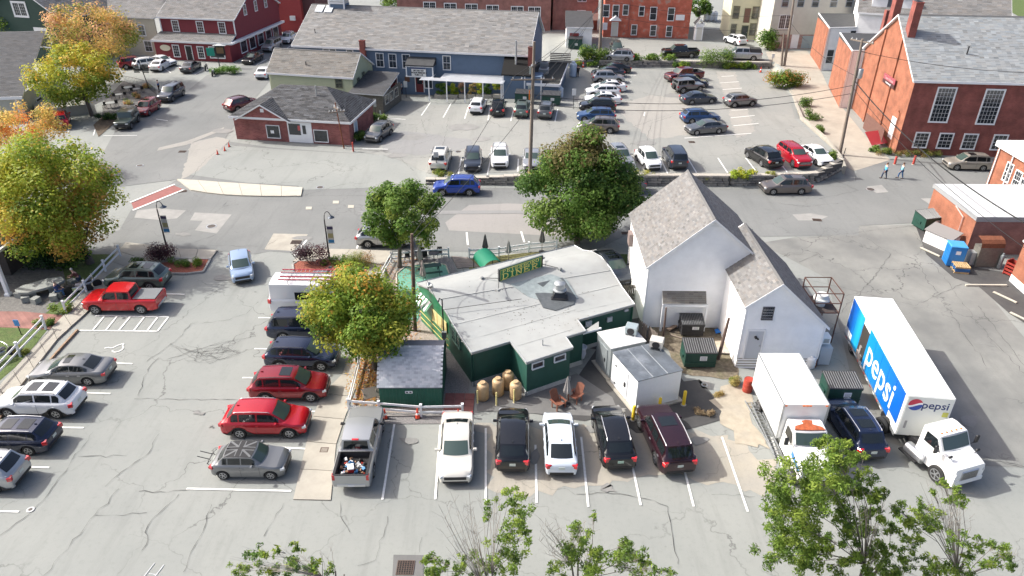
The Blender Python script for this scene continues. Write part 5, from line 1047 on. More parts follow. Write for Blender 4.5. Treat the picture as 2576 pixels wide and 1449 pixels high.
bg_=Bld('beige_house','beige clapboard building with long grey roof left of the red store','building',(-71.5,127.0),13.0,14,6.0,-9,0);bg_.walls(BEIGE,pitch=.22,faces=('front','left'));shingles(bg_.o,(-.3,-.3,6.0),(13.3,-.3,6.0),(13.3,9,10.5),(-.3,9,10.5),SHG,.6,.3);bg_.window('front',10.4,4.0,1.0,1.6,'2over2');bg_.window('front',4,4.0,1.0,1.6,'2over2');bg_.window('front',10.9,1.5,1.2,1.6,'2over2')
u,z=bg_.pix('front',400,12);ds=thing('satellite_dish','grey satellite dish on the grey roof left of the red store','satellite dish',bg_.M@Vector((12.0,4.0,8.3)));q=MB();q.lathe([(0,0),(.3,.05),(.5,.16),(.5,.18),(0,.02)],16);d_=obj('dish',q,mat('dish_grey',(.2,.2,.22),.5),ds,(0,0,.7));d_.rotation_euler=(R(60),0,.4);q=MB();q.tube([(0,0,-.3),(0,0,.7)],.04,6);obj('mast',q,DARKM,ds)
dg=Bld('dark_green_shop','dark green gabled shop with white trim at the top left corner','building',(-84,122),14.5,12,7.0,-14,0);dg.walls(DGSID,('y',12,.5,7,7),pitch=.22,faces=('front','right'));dg.gable_roof('y',12,.5,7,7,SHG,.4,.6,.3);dg.wpix('front',110,102,2.6,1.8,'plain',ft=.2);dg.window('front',7.2,8.0,2.2,1.8,'pair',ft=.3)
u,z=dg.pix('front',102,75);q=MB();q.box(u-1.2,u+1.2,-.1,0,z-.35,z+.35);dg.trim('white_sign',q,WHITE)
gr=Bld('grey_roofed_building','building with large dark grey roof and pale vertical boards at the left edge','building',(-84,86.0),23.5,14,3.0,9,0);gr.walls(sidm('pale_vertical',(.42,.42,.37)),kind='flat',faces=('front','right'));shingles(gr.o,(-.3,-.4,2.95),(23.9,-.4,2.95),(22.6,14.5,8.0),(-.3,14.5,8.0),SHD,.6,.28,.15);q=MB();q.box(-.3,23.9,-.45,-.4,2.7,3.05);gr.trim('fascia',q)
for k in range(9):q=MB();x_=6+k*2.1;q.box(x_,x_+.15,-.06,0,0,2.9);gr.trim('batten',q)
gr.wpix('right',100,255,1.8,.9,'plain');
rw=slab('retaining_terrace',[(85,262),(215,262),(222,286),(95,300)],mat('pale_concrete_wall',(.33,.33,.3),.9,dirt=.3),1.2)
tr=Bld('red_brick_shop','red-painted brick building with a white meter box behind the store','building',(-47.5,146.0),7.5,8,9,-6,0);tr.walls(mat('red_painted_brick',(.33,.05,.05),.8,var=.1),kind='flat',faces=('front','right'));tr.window('front',2.6,5.2,1.0,1.3,'double',mat('dark_brown_frame',(.08,.03,.03),.7));q=MB();q.box(5.2,6.2,-.4,0,2.2,3.0);tr.trim('meter_box',q,WHITE);q=MB();q.box(7.5,10,1,8,0,8);tr.trim('side_wing',q,mat('shaded_maroon_brick',(.12,.05,.05),.8))
# left porch building
lp2=thing('porch_building','dark building with white-edged porch roof and sloping white post at the left edge','building',(-38,47,0));o0=Vector((-38,47,0))
shingles(lp2,(-12,-1.0,3.4),(.1,-1.0,3.4)if 0 else(-.05,1.1,3.05),(.12,4.3,3.05),(-12,9,6.5),SHD,.5,.25,.15)
q=MB();q.tube([(-.1,.6,3.05),(-.1,4.2,3.05)],.13,4);obj('rake_board',q,WHITE,lp2);q=MB();q.box(.25,.5,-.15,.1,0,3.0);q.box(.18,.57,-.22,.17,0,.2);obj('post',q,WHITE,lp2)
q=MB();q.box(-12,-1.2,3.0,9,0,3.2);obj('wall',q,mat('dark_brown_clapboard',(.06,.05,.045),.8,var=.2),lp2);q=MB();q.box(-1.15,-1.05,5.5,7.5,0,2.2);obj('side_panel',q,mat('grey_stone_panel',(.22,.22,.2),.9),lp2)
# ---------------------------------------------------------------- vehicles
def lerp(a,b,t):return a+(b-a)*t
def prof(pts,x):
    if x>=pts[0][0]:return pts[0][1]
    for(xa,za),(xb,zb)in zip(pts,pts[1:]):
        if x>=xb:t=(xa-x)/(xa-xb);return za+(zb-za)*t
    return pts[-1][1]
# kind: length, width, height, wheelbase, front overhang, wheel radius, hood z, belt z, glasshouse A B D E (m behind nose), tail deck z, sill
KIND={'sedan':dict(L=4.78,W=1.83,H=1.44,wb=2.78,fo=.9,wr=.33,hz=.86,bz=.98,g=(1.28,2.1,3.4,4.2),dz=1.03,sill=.2),
        'suv':dict(L=4.6,W=1.84,H=1.68,wb=2.66,fo=.92,wr=.36,hz=1.0,bz=1.1,g=(1.12,1.85,3.95,4.42),dz=1.12,sill=.25,clad=1,rails=1),
        'wagon':dict(L=4.7,W=1.82,H=1.52,wb=2.72,fo=.92,wr=.34,hz=.9,bz=1.0,g=(1.2,1.95,4.05,4.5),dz=1.02,sill=.22,rails=1),
        'hatch':dict(L=3.95,W=1.72,H=1.48,wb=2.5,fo=.78,wr=.31,hz=.92,bz=1.0,g=(.95,1.7,3.3,3.75),dz=1.02,sill=.2),
        'mini':dict(L=3.85,W=1.74,H=1.41,wb=2.5,fo=.72,wr=.31,hz=.9,bz=.98,g=(1.15,1.62,3.1,3.5),dz=.98,sill=.2),
        'bigsuv':dict(L=5.1,W=2.0,H=1.84,wb=2.95,fo=.95,wr=.39,hz=1.1,bz=1.18,g=(1.3,1.95,4.55,4.9),dz=1.2,sill=.28,rails=1),
        'jeep':dict(L=4.4,W=1.86,H=1.84,wb=2.85,fo=.65,wr=.42,hz=1.12,bz=1.18,g=(1.45,1.7,4.1,4.18),dz=1.18,sill=.42,clad=2,box=1),
        'minivan':dict(L=5.1,W=1.98,H=1.74,wb=3.0,fo=.95,wr=.35,hz=1.0,bz=1.1,g=(.85,1.75,4.5,4.95),dz=1.1,sill=.22,rails=1),
        'pickup':dict(L=5.75,W=2.0,H=1.9,wb=3.6,fo=.95,wr=.41,hz=1.2,bz=1.24,g=(1.4,2.0,3.75,3.95),dz=1.26,sill=.36,bed=4.02),
        'smallpickup':dict(L=5.35,W=1.9,H=1.79,wb=3.24,fo=.92,wr=.39,hz=1.1,bz=1.15,g=(1.3,1.9,3.45,3.6),dz=1.16,sill=.34,bed=3.68),
        'van':dict(L=5.9,W=2.05,H=2.5,wb=3.5,fo=1.0,wr=.36,hz=1.25,bz=1.35,g=(.75,1.6,5.7,5.85),dz=1.35,sill=.28,box=1)}
_wheelc={}
def wheel_meshes(r,dark):
    if(r,dark)in _wheelc:return _wheelc[r,dark]
    q=MB();w=.2;q.lathe([(r*.62,-w/2+.01),(r*.9,-w/2),(r,-w/2+.04),(r,w/2-.04),(r*.9,w/2),(r*.62,w/2-.01)],22,axis='y');q.lathe([(0,w/2-.07),(r*.62,w/2-.07)],22,axis='y');q.lathe([(0,-w/2+.07),(r*.62,-w/2+.07)],22,axis='y')
    ty=q.mesh('wheel',RUBBER,40)
    q=MB();q.lathe([(r*.56,-w/2+.03),(r*.56,-w/2-.004),(r*.64,-w/2-.004),(r*.64,-w/2+.03)],22,axis='y')
    for k in range(5):
        a=2*math.pi*k/5
        for da in(-.12,.12):
            c,s=math.cos(a+da),math.sin(a+da);n_=(-s*.02,c*.02)
            q.add([(c*r*.1+n_[0],-w/2+.005,s*r*.1+n_[1]),(c*r*.58+n_[0],-w/2+.005,s*r*.58+n_[1]),(c*r*.58-n_[0],-w/2+.005,s*r*.58-n_[1]),(c*r*.1-n_[0],-w/2+.005,s*r*.1-n_[1])],[(0,1,2,3)])
    q.lathe([(0,-w/2-.01),(r*.16,-w/2-.005),(r*.17,-w/2+.03)],10,axis='y')
    ri=q.mesh('rim',RIMD if dark else RIM,40);_wheelc[r,dark]=(ty,ri);return ty,ri
def add_wheels(root,xs,y,r,dark=False,dual=False):
    ty,ri=wheel_meshes(r,dark)
    for x in xs:
        for s in(-1,1):
            wv=link('wheel',ty,root,(x,s*y,r));wv.rotation_euler=(0,rnd.uniform(0,1.2),0 if s<0 else math.pi);link('rim',ri,wv)
def car(kind,paint_,label,cat,group=None,F=None,Rr=None,side='L',near=None,far=None,end='rear',sunroof=0,dark_rim=False,rails=None,hi=1,roofm=None,fr=None,plate=(.55,.6,.55),open_top=False,tonneau=False,cap=False,rack=0,**ov):
    k=dict(KIND[kind]);k.update(ov);L,W,H,wb,fo=k['L'],k['W'],k['H'],k['wb'],k['fo'];w0=W/2;xn=wb/2+fo;xt=xn-L;wr=k['wr']
    # ---- where it stands
    if F:
        a,b=G(*F),G(*Rr);d=(a-b);d.z=0;d.normalize();sd_=Vector((-d.y,d.x,0))*(1 if side=='L' else-1)
        c=(a+b)/2-sd_*(w0-.12)
    else:
        a=G(*near);b=G(far[0],far[1],far[2]);d=(a-b);d.z=0;d.normalize()
        if end=='rear':d=-d;c=a-d*(xt+.05)
        else:c=a-d*(xn-.05)
    z0=gz(c.x,c.y);root=thing(kind if kind in('pickup','minivan','van')else{'smallpickup':'pickup','jeep':'jeep','sedan':'sedan','mini':'convertible','hatch':'hatchback','wagon':'wagon'}.get(kind,'parked_suv'),label,cat,(c.x,c.y,z0+.022),math.atan2(d.y,d.x),group)
    P_=PAINT[paint_];gA,gB,gD,gE=[xn-v for v in k['g']];hz,bz,dz,sill=k['hz'],k['bz'],k['dz'],k['sill']
    bed=k.get('bed');bx=xn-bed if bed else None;boxy=k.get('box')
    if boxy:top=[(xn,hz-.12),(xn-.12,hz-.04),(gA+.05,hz),(gA,bz),(xt,dz)]
    else:top=[(xn,hz*.72),(xn-.1,hz*.86),(xn-.35,hz*.95),(xn-.8,hz*1.0),(gA,bz),(gE,dz),(xt+.25,dz-.02),(xt+.07,dz-.06),(xt,dz-.2)]
    if bed:top=[(xn,hz*.8),(xn-.08,hz*.92),(xn-.4,hz),(gA,bz),(gE,dz),(xt,dz)]
    xw=(wb/2,-wb/2);ra=wr*1.2
    def zb(x,R_=ra,base=None):
        b_=sill if base is None else base
        for c_ in xw:
            if abs(x-c_)<R_:b_=max(b_,wr+math.sqrt(R_*R_-(x-c_)**2)*.98-.02)
        if base is None:
            if x>xn-.3:b_=max(b_,lerp(sill,sill+.1,(x-xn+.3)/.3))
            if x<xt+.4:b_=max(b_,lerp(sill+.12,sill,(x-xt)/.4))
        return b_
    def hw(x):
        f=max(0,(x-(xn-.75))/.75);r=max(0,((xt+.6)-x)/.6)
        return w0*(1-(.07 if boxy else .2)*f**2.6-(.03 if(boxy or bed)else .13)*r**2.6)
    xs={xn,xn-.05,xn-.12,xn-.35,xn-.6,gA,gB,(gB+gD)/2,gD,gE,xt+.35,xt+.12,xt+.04,xt,(gA+gB)/2}
    if bed:xs|={bx,bx-.4}
    for c_ in xw:
        for t in(-1.001,-.97,-.85,-.6,-.3,0,.3,.6,.85,.97,1.001):xs.add(c_+ra*t)
    xs=sorted((x for x in xs if xt<=x<=xn),reverse=True);rings=[]
    for x in xs:
        w=hw(x);T=prof(top,x);B=min(zb(x),T-.12);sh=T-.07;endf=1.0
        if x in(xn,xt):w*=.965
        mid=sill+.28 if B<sill+.2 else B+(sh-B)*.4
        half=[(w*.965,B),(w*1.0,lerp(B,sh,.38)),(w*1.0,lerp(B,sh,.72)),(w*.975,sh),(w*.91,T),(w*.5,T+.02),(0,T+.03)]
        if bed and x<=bx:half=half[:5]+[(w*.5,T),(0,T)]
        rings.append([(x,y,z)for y,z in half]+[(x,-y,z)for y,z in reversed(half[:-1])])
    q=MB();n=len(rings[0])
    for i in range(len(rings)-1):
        for j in range(n-1):
            if bed and xs[i+1]<bx-.01 and xs[i]<=bx+.01 and j in(4,5,6,7)and not tonneau:continue
            q.add([rings[i][j],rings[i][j+1],rings[i+1][j+1],rings[i+1][j]],[(0,1,2,3)])
    q.add(rings[0],[tuple(range(n))]);q.add(rings[-1],[tuple(range(n))])
    bm=bmesh.new();me=q.mesh('body',P_);bm.from_mesh(me);bmesh.ops.remove_doubles(bm,verts=bm.verts,dist=.002);bmesh.ops.recalc_face_normals(bm,faces=bm.faces);bm.to_mesh(me);bm.free();me.polygons.foreach_set('use_smooth',[True]*len(me.polygons));me.set_sharp_from_angle(angle=R(38))
    body=link('body',me,root)
    q=MB();q.box(xt+.15,xn-.15,-w0*.72,w0*.72,sill-.06,min(hz,dz)-.3);q.box(xt+.3,xn-.35,-w0*.9,w0*.9,sill+.02,sill+.1);obj('underbody',q,BLACKP,root)
    # ---- glasshouse
    wt=.9 if boxy else .74;be=w0*(.93 if boxy else .9)
    st=[(gA,bz,w0*.8,.13 if not boxy else .02,0),(gB,H-.04,w0*wt,.06 if not boxy else .01,.03),((gB+gD)/2,H,w0*(wt+.01),.0,.035),(gD,H-(.05 if not boxy else .01),w0*(wt-.02),-.04,.03),(gE,dz,w0*.8,-.1 if not bed and not boxy else-.01,0)]
    if roofm is None:roofm=P_
    def sta(s):
        i=min(3,int(s));t=s-i;return[lerp(st[i][j],st[i+1][j],t)for j in range(5)]
    def roofp(s,v,off=0.):
        x,z,w,bow,cr=sta(s);i=min(3,int(s));dx,dz_=st[i+1][0]-st[i][0],st[i+1][1]-st[i][1];l_=math.hypot(dx,dz_);nx,nz=-dz_/l_*(-1),-dx/l_
        if nz<0:nx,nz=-nx,-nz
        nx=dz_/l_*-1 if False else(dz_/l_);nz=-dx/l_
        return(x+bow*(1-v*v)+nx*off,v*w,z+cr*(1-v*v)+nz*off)
    def sidep(x,t,s,off=0.):
        # on the side panel: t=0 belt, t=1 roof edge
        ss=0.
        for i in range(4):
            if st[i+1][0]<=x<=st[i][0]:ss=i+(st[i][0]-x)/(st[i][0]-st[i+1][0]);break
        else:ss=0 if x>st[0][0]else 4
        _,z,w,_,_=sta(min(ss,3.9999));zb_=prof(top,x);return(x,s*(lerp(min(be,hw(x)*.95),w,t)+off),lerp(zb_,z,t))
    if not open_top:
        q=MB();rows=[]
        for s in(0,.25,.5,.75,1,1.5,2,2.5,3,3.25,3.5,3.75,3.999):
            x,z,w,bow,cr=sta(s);row=[sidep(x,0,1)]+[roofp(s,v)for v in(1,.92,.6,.25,0,-.25,-.6,-.92,-1)]+[sidep(x,0,-1)];rows.append(row)
        q.grid(rows);me=q.mesh('cabin',P_);me.polygons.foreach_set('use_smooth',[True]*len(me.polygons));me.set_sharp_from_angle(angle=R(35));link('cabin',me,root)
        if roofm is not P_:
            q=MB();q.grid([[roofp(s,v,.012)for v in np.linspace(-.97,.97,7)]for s in np.linspace(1.05,2.95,7)]);obj('roof_panel',q,roofm,root,smooth=40)
    def panel(nm,s0,s1,v0,v1,m,off=.012,ns=5,nv=7):
        q=MB();q.grid([[roofp(s,v,off)for v in np.linspace(v0,v1,nv)]for s in np.linspace(s0,s1,ns)]);return obj(nm,q,m,root,smooth=50)
    if not open_top:
        if kind!='jeep':panel('windshield',.1,.93,-.9,.9,GLASSL)
        else:panel('windshield',.12,.85,-.9,.9,GLASSL)
        if kind!='van':panel('rear_window',3.12 if not boxy else 3.15,3.82 if not boxy else 3.6,-.84,.84,GLASS)
        for k_ in range(sunroof):panel('sunroof',1.25+k_*.85,1.95+k_*.85-.1,-.62,.62,GLASS,.016,3,3)
        span=gB-gD;cuts=[(gA-.32,gB-span*.36),(gB-span*.41,gD+span*.16),(gD+span*.12,gE+.34)]if not bed else[(gA-.32,gB-span*.42),(gB-span*.5,gD-.02)]
        if kind in('bigsuv','minivan'):cuts=[(gA-.3,gB-span*.3),(gB-span*.34,gB-span*.62),(gB-span*.66,gE+.3)]
        if kind=='jeep':cuts=[(gA-.15,gB-span*.38),(gB-span*.44,gB-span*.78),(gB-span*.82,gD+.05)]
        if kind in('sedan',):cuts=[(gA-.36,gB-span*.45),(gB-span*.5,gE+.42)]
        if kind=='van':cuts=[(gA-.2,gB-.5)]
        for sd_ in(-1,1):
            for x0_,x1_ in cuts:
                if x0_-x1_<.12:continue
                q=MB();tt=.86 if not kind=='van' else .5;rows=[[sidep(x,.1,sd_,.01),sidep(x,tt,sd_,.01)]for x in np.linspace(x0_,x1_,7)];q.grid(rows);obj('side_window',q,GLASS,root)
    # ---- trim
    if k.get('clad'):
        big=k['clad']==2
        for sd_ in(-1,1):
            q=MB();rows=[[(x,sd_*(hw(x)*.965+(.06 if big else .012)),zb(x)-.01),(x,sd_*(hw(x)+(.07 if big else .014)),max(zb(x,ra+.075,sill+.13),zb(x)+.06))]for x in xs[2:-2]];q.grid(rows);obj('cladding',q,BLACKP,root)
    f=.93 if boxy else .8
    for sd_ in(-1,1):
        q=MB();q.M=Matrix.Translation((xn-(.1 if not boxy else .03),sd_*hw(xn)*(.86 if not boxy else .7),hz*.74))@Matrix.Rotation(-sd_*R(24 if not boxy else 0),4,'Z');q.box(-.16,.07,-.17,.17,-.075,.075,ch=.03);obj('headlight',q,HEADL,root,smooth=40)
        q=MB();lt=dz-(.17 if kind not in('sedan',)else .2);hh=.12 if kind in('suv','wagon','bigsuv','hatch','minivan')else(.09 if not bed and kind!='van' else .17)
        q.M=Matrix.Translation((xt+.08,sd_*hw(xt)*.9,lt-.02))@Matrix.Rotation(sd_*R(20 if not bed else 4),4,'Z');q.box(-.1,.13,-.14 if not bed else-.07,.14 if not bed else .07,-hh,hh,ch=.02);obj('tail_light',q,REDL,root,smooth=40)
        if not open_top or 1:
            q=MB();q.M=Matrix.Translation((gA-.42,sd_*(w0+.1),bz+.05));q.box(-.07,.07,-.1,.1,-.07,.08,ch=.03);q.box(-.02,.04,-sd_*.16 if sd_>0 else .08,-.08 if sd_>0 else .16,-.04,.0);obj('mirror',q,P_ if kind not in('pickup','jeep','van')else BLACKP,root,smooth=40)
    q=MB();gw=w0*.62;q.box(xn-.06,xn+.012,-gw,gw,hz*.56,hz*.78,ch=.01);q.box(xn-.06,xn+.008,-w0*.7,w0*.7,sill+.06,hz*.46,ch=.01);obj('grille',q,BLACKP,root)
    if bed or kind=='bigsuv' or k.get('chrome'):
        for k_ in range(3):q=MB();z_=hz*(.59+.07*k_);q.box(xn+.006,xn+.022,-gw*.95,gw*.95,z_,z_+.022);obj('grille_bar',q,CHROME,root)
    q=MB();q.box(xt-.015,xt+.08,-w0*.72,w0*.72,sill+.1,sill+.26,ch=.01);obj('rear_bumper',q,CHROME if bed else BLACKP,root)
    pm=mat('number_plate_%d'%int(plate[0]*100),plate,.5)
    q=MB();q.box(xt-.03,xt-.012,-.16,.16,dz*.66,dz*.66+.15)if not bed else q.box(xt-.035,xt-.016,-.16,.16,sill+.13,sill+.25);obj('number_plate',q,pm,root)
    if hi:
        for sd_ in(-1,1):
            for x in((gB-(gB-gD)*.38),(gD+(gB-gD)*.1)):q=MB();q.box(x-.09,x+.09,sd_*(hw(x)+.005)-.015,sd_*(hw(x)+.005)+.015,bz-.2,bz-.165);obj('door_handle',q,CHROME if kind in('pickup','sedan','bigsuv')else P_,root)
            q=MB()
            for x in(gA-.1,gB-(gB-gD)*.42,gD+.06):
                if abs(x-xw[1])<ra or abs(x-xw[0])<ra:continue
                T=prof(top,x);B=zb(x);w=hw(x);pts=[(w*.966+.003,B+.04),(w+.003,lerp(B,T-.07,.38)),(w+.003,lerp(B,T-.07,.72)),(w*.975+.003,T-.08)]
                for(ya,za),(yb,z_b)in zip(pts,pts[1:]):q.add([(x-.007,sd_*ya,za),(x+.007,sd_*ya,za),(x+.007,sd_*yb,z_b),(x-.007,sd_*yb,z_b)],[(0,1,2,3)])
            if q.v:stuff(obj('door_seams',q,BLACKP,root,recalc=False))
    if(k.get('rails')if rails is None else rails)and not open_top:
        for sd_ in(-1,1):
            q=MB();q.tube([roofp(s,sd_*.94,.045 if .99<s<3.01 and s not in(1.05,2.95)else .0)for s in(1.05,1.15,1.6,2,2.4,2.85,2.95)],.02,6);obj('roof_rail',q,CHROME if rails==2 else BLACKP,root)
    if rack:
        for s in(1.4,2.5):q=MB();q.tube([roofp(s,-.95,.1),roofp(s,.95,.1)],.022,6);obj('cross_bar',q,DARKM,root)
    add_wheels(root,xw,w0-.115,wr,dark_rim)
    # ---- beds
    if bed:
        w=hw(xt)*.8;T=dz
        if tonneau:q=MB();q.box(xt+.06,bx-.02,-w*1.05,w*1.05,T+.025,T+.06,ch=.01);obj('tonneau_cover',q,mat('grey_tonneau',(.16,.165,.17),.6),root)
        else:
            q=MB();L_=mat('bed_liner',(.03,.03,.032),.8)
            q.add([(bx-.03,-w,T-.55),(bx-.03,w,T-.55),(xt+.07,w,T-.55),(xt+.07,-w,T-.55),(bx-.03,-w,T+.012),(bx-.03,w,T+.012),(xt+.07,w,T+.012),(xt+.07,-w,T+.012)],[(0,1,2,3),(0,4,5,1),(1,5,6,2),(2,6,7,3),(3,7,4,0)]);obj('bed',q,L_,root,recalc=False)
            q=MB();wo=hw(xt)*.93
            for a_ in((xt+.02,bx,w,wo),(xt+.02,bx,-wo,-w),(xt,xt+.07,-w,w),(bx-.04,bx+.01,-w,w)):q.box(a_[0],a_[1],a_[2],a_[3],T-.03,T+.02)
            obj('bed_rail',q,BLACKP,root)
        if cap:
            q=MB();q.prism([(xt+.05,-w0*.9),(bx,-w0*.9),(bx,w0*.9),(xt+.05,w0*.9)],T,H-.12,top=[(xt+.2,-w0*.74),(bx,-w0*.74),(bx,w0*.74),(xt+.2,w0*.74)]);q2=q;obj('bed_cap',q,BLACKP,root)
        if kind=='pickup' and hi>1:
            q=MB();q.box(gD-.1,gD+.02,-.18,.18,H-.03,H+.03,ch=.01);obj('brake_light',q,REDL,root)
    if kind=='jeep':
        q=MB();q.lathe([(.2,-.1),(.36,-.12),(.4,-.06),(.4,.06),(.36,.12),(.2,.1)],20,axis='x');obj('spare_wheel',q,RUBBER,root,(xt-.14,0,.95),smooth=40)
        q=MB();q.box(xn-.02,xn+.12,-w0*.9,w0*.9,.5,.66,ch=.02);obj('front_bumper',q,BLACKP,root)
    if kind not in('van','jeep')and not bed and not open_top and hi:
        q=MB();p=roofp(2.85,0,.03);q.cbox(p,(.14,.04,.06),ch=.012);obj('antenna_fin',q,roofm,root)
    return root,dict(xn=xn,xt=xt,w0=w0,H=H,gA=gA,gB=gB,gD=gD,gE=gE,bz=bz,dz=dz,roofp=roofp,top=top,hz=hz,hw=hw)
PAINT={n:paint(n,c,m,r)for n,c,m,r in[('white',(.72,.73,.74),0,.3),('pearl',(.62,.6,.54),.2,.3),('silver',(.42,.43,.44),.6,.35),('lightblue',(.3,.4,.55),.4,.3),('grey',(.12,.125,.13),.5,.32),('midgrey',(.19,.195,.2),.5,.32),('warmgrey',(.16,.14,.13),.5,.35),('black',(.008,.008,.009),.1,.15),('navy',(.012,.02,.05),.4,.25),('slate',(.035,.045,.065),.4,.28),
                                          ('blue',(.012,.05,.32),.4,.25),('midblue',(.03,.08,.2),.4,.28),('red',(.42,.006,.018),.25,.22),('cherry',(.24,.008,.018),.35,.25),('brightred',(.5,.008,.014),.1,.25),('maroon',(.1,.012,.018),.4,.25),('plum',(.035,.012,.018),.4,.22),('sage',(.12,.16,.14),.5,.35),('olive',(.05,.07,.06),.3,.35),('champagne',(.4,.37,.32),.5,.35),('icewhite',(.62,.68,.75),.1,.3)]}
GL,GR_='cars parked along the left sidewalk','cars parked nose to the diner sidewalk'
car('suv','sage','grey-green crossover with glass sunroof parked behind the red pickup','car',GL,F=(293,729),Rr=(381,731),sunroof=2,chrome=0)
car('smallpickup','brightred','bright red crew-cab pickup with grey tonneau cover at the left sidewalk','pickup truck',GL,F=(244,790.5),Rr=(359,790),tonneau=True,hi=2)
car('sedan','midgrey','dark silver sedan with sunroof below the accessible parking symbol','car',GL,F=(110,971),Rr=(228,970),sunroof=1)
car('suv','white','white crossover with long black glass roof on the left','car',GL,F=(27.5,1051),Rr=(147.5,1053),sunroof=2,L=4.75,wb=2.79,rails=1)
car('wagon','navy','dark navy wagon with silver roof rails at the left edge','car',GL,F=(-44,1144),Rr=(76,1145),sunroof=2,rails=2)
car('suv','silver','silver crossover cut off by the left edge of the view','car',GL,F=(-133,1238),Rr=(-10,1240))
vr,vi=car('van','white','white cargo van carrying ladders on its roof','van',GR_,F=(848,794),Rr=(738,793),side='R',hi=0)
car('minivan','navy','dark navy minivan between the white van and the small dark crossover','minivan',GR_,F=(826,857),Rr=(716,857),side='R')
car('suv','navy','small dark navy crossover parked above the two red ones','car',GR_,F=(812,933),Rr=(705,930),side='R',H=1.6,dark_rim=False)
car('suv','cherry','dark red crossover with pale sunroof, upper of the two red ones','car',GR_,F=(783.5,1011),Rr=(673,1012),side='R',sunroof=1)
car('suv','red','glossy red crossover with silver roof rails, lower of the two red ones','car',GR_,F=(731.5,1102),Rr=(607,1102),side='R',L=4.76,wb=2.78,rails=2)
mr,mi=car('mini','midgrey','small grey convertible with a Union Jack soft top and a rear bike rack','convertible',GR_,F=(684,1206),Rr=(565.5,1205),side='R',roofm=mat('black_soft_top',(.025,.025,.027),.85),rails=0)
# Union flag in greys on the soft top
FG=mat('flag_grey',(.14,.145,.15),.85);rp=mi['roofp']
def ribbon(s0,v0,s1,v1,w,nm='flag_stripe',m=FG,off=.02):
    q=MB();rows=[];ds,dv=(s1-s0),(v1-v0);sc_s=1.0;l_=math.hypot(ds*.75,dv*.6);ns_,nv_=-dv*.6/l_/.75,ds*.75/l_/.6
    for t in np.linspace(0,1,6):s,v=s0+ds*t,v0+dv*t;rows.append([rp(min(2.98,max(1.02,s+ns_*w/2)),v+nv_*w/2,off),rp(min(2.98,max(1.02,s-ns_*w/2)),v-nv_*w/2,off)])
    q.grid(rows);obj(nm,q,m,mr,recalc=False)
for a_ in((1.1,-.9,1.85,-.15),(2.9,.9,2.15,.15),(1.1,.9,1.85,.15),(2.9,-.9,2.15,-.15)):ribbon(*a_,.1)
for o_ in(-.17,.17):ribbon(1.05,o_,1.8,o_,.05,off=.022);ribbon(2.2,o_,2.95,o_,.05,off=.022);ribbon(2.0+o_*1.1,-.9,2.0+o_*1.1,-.2,.05,off=.022);ribbon(2.0+o_*1.1,.2,2.0+o_*1.1,.9,.05,off=.022)
q=MB();x=mi['xt'];q.tube([(x,-.4,1.0),(x-.25,-.4,.75),(x-.1,-.4,.5)],.018,6);q.tube([(x,.4,1.0),(x-.25,.4,.75),(x-.1,.4,.5)],.018,6);q.tube([(x-.25,-.45,.75),(x-.25,.45,.75)],.02,6)
rk=obj('bike_rack',q,DARKM,mr)
for y in(-.2,.2):q=MB();q.tube([(x-.2,y,.85),(x-.8,y,1.05)],.022,6);obj('rack_arm',q,DARKM,rk)
# dark convertible with roof down behind the van
cr_,ci=car('mini','grey','dark grey convertible with its roof down behind the white van','convertible',GR_,F=(795,731),Rr=(881,731),side='L',open_top=True,L=4.3,W=1.78)
q=MB();q.box(ci['gE']+.3,ci['gA']-.3,-.68,.68,.55,1.005);obj('cockpit',q,mat('dark_interior',(.015,.015,.016),.7),cr_)
for x_ in(ci['gB']-.55,ci['gD']+.1):
    for y in(-.36,.36):q=MB();q.box(x_-.1,x_+.35,y-.24,y+.24,1.005,1.03,ch=.01);q.box(x_-.15,x_,y-.22,y+.22,1.03,1.28,ch=.05);obj('seat',q,mat('grey_seat',(.1,.1,.105),.7),cr_)
q=MB();q.tube([(ci['gA'],-.7,1.0),(ci['gB'],-.6,1.35),(ci['gB'],.6,1.35),(ci['gA'],.7,1.0)],.03,6);obj('windshield_frame',q,DARKM,cr_)
car('hatch','lightblue','pale blue hatchback driving down the near lot lane','car',None,near=(614,716),far=(600,634,1.45),end='front')
car('suv','silver','silver crossover with black arches parked on the street behind the small tree','car',None,F=(1005,625),Rr=(928,625),side='R',H=1.56)
car('suv','blue','bright blue crossover passing the stone retaining wall','car',None,F=(1112,493.5),Rr=(1182,493.5),sunroof=0,rails=2)
car('pickup','grey','dark grey pickup half hidden behind the big maple','pickup truck',None,F=(1502,491),Rr=(1592,491))
car('wagon','warmgrey','brownish grey wagon with sunroof driving along the street wall','car',None,F=(1942.5,491),Rr=(2014,490),L=4.84,wb=2.815,H=1.6,sunroof=1)
car('wagon','champagne','champagne wagon parked against the brick hall','car',None,F=(2400.7,429),Rr=(2473,431),sunroof=1,H=1.6)
car('sedan','slate','dark sedan with glass roof parked beside the diner','car',None,near=(1570,724),far=(1534,638,1.4),end='front',sunroof=2)
GB='vehicles in the bottom row of the near lot'
pr_,pi_=car('pickup','silver','silver crew-cab pickup with a bed full of junk at the end of the diner sidewalk','pickup truck',GB,near=(887,1240),far=(922,1032,1.15),plate=(.7,.7,.72),hi=2)
car('sedan','pearl','pearl white sedan facing the camera beside the silver pickup','car',GB,near=(1146,1224),far=(1151,1042,1.05),end='front',L=5.0,W=1.86,wb=2.84)
car('suv','black','black crossover with red tail lights, next to the pearl sedan','car',GB,near=(1289,1197),far=(1291,1047,1.0),L=4.65,rails=0)
car('hatch','icewhite','white liftback with dark rear glass between two black crossovers','car',GB,near=(1412,1204),far=(1404,1054,.9),L=4.55,wb=2.7,fo=.95,W=1.76,g=(1.0,1.9,3.2,4.3),H=1.46)
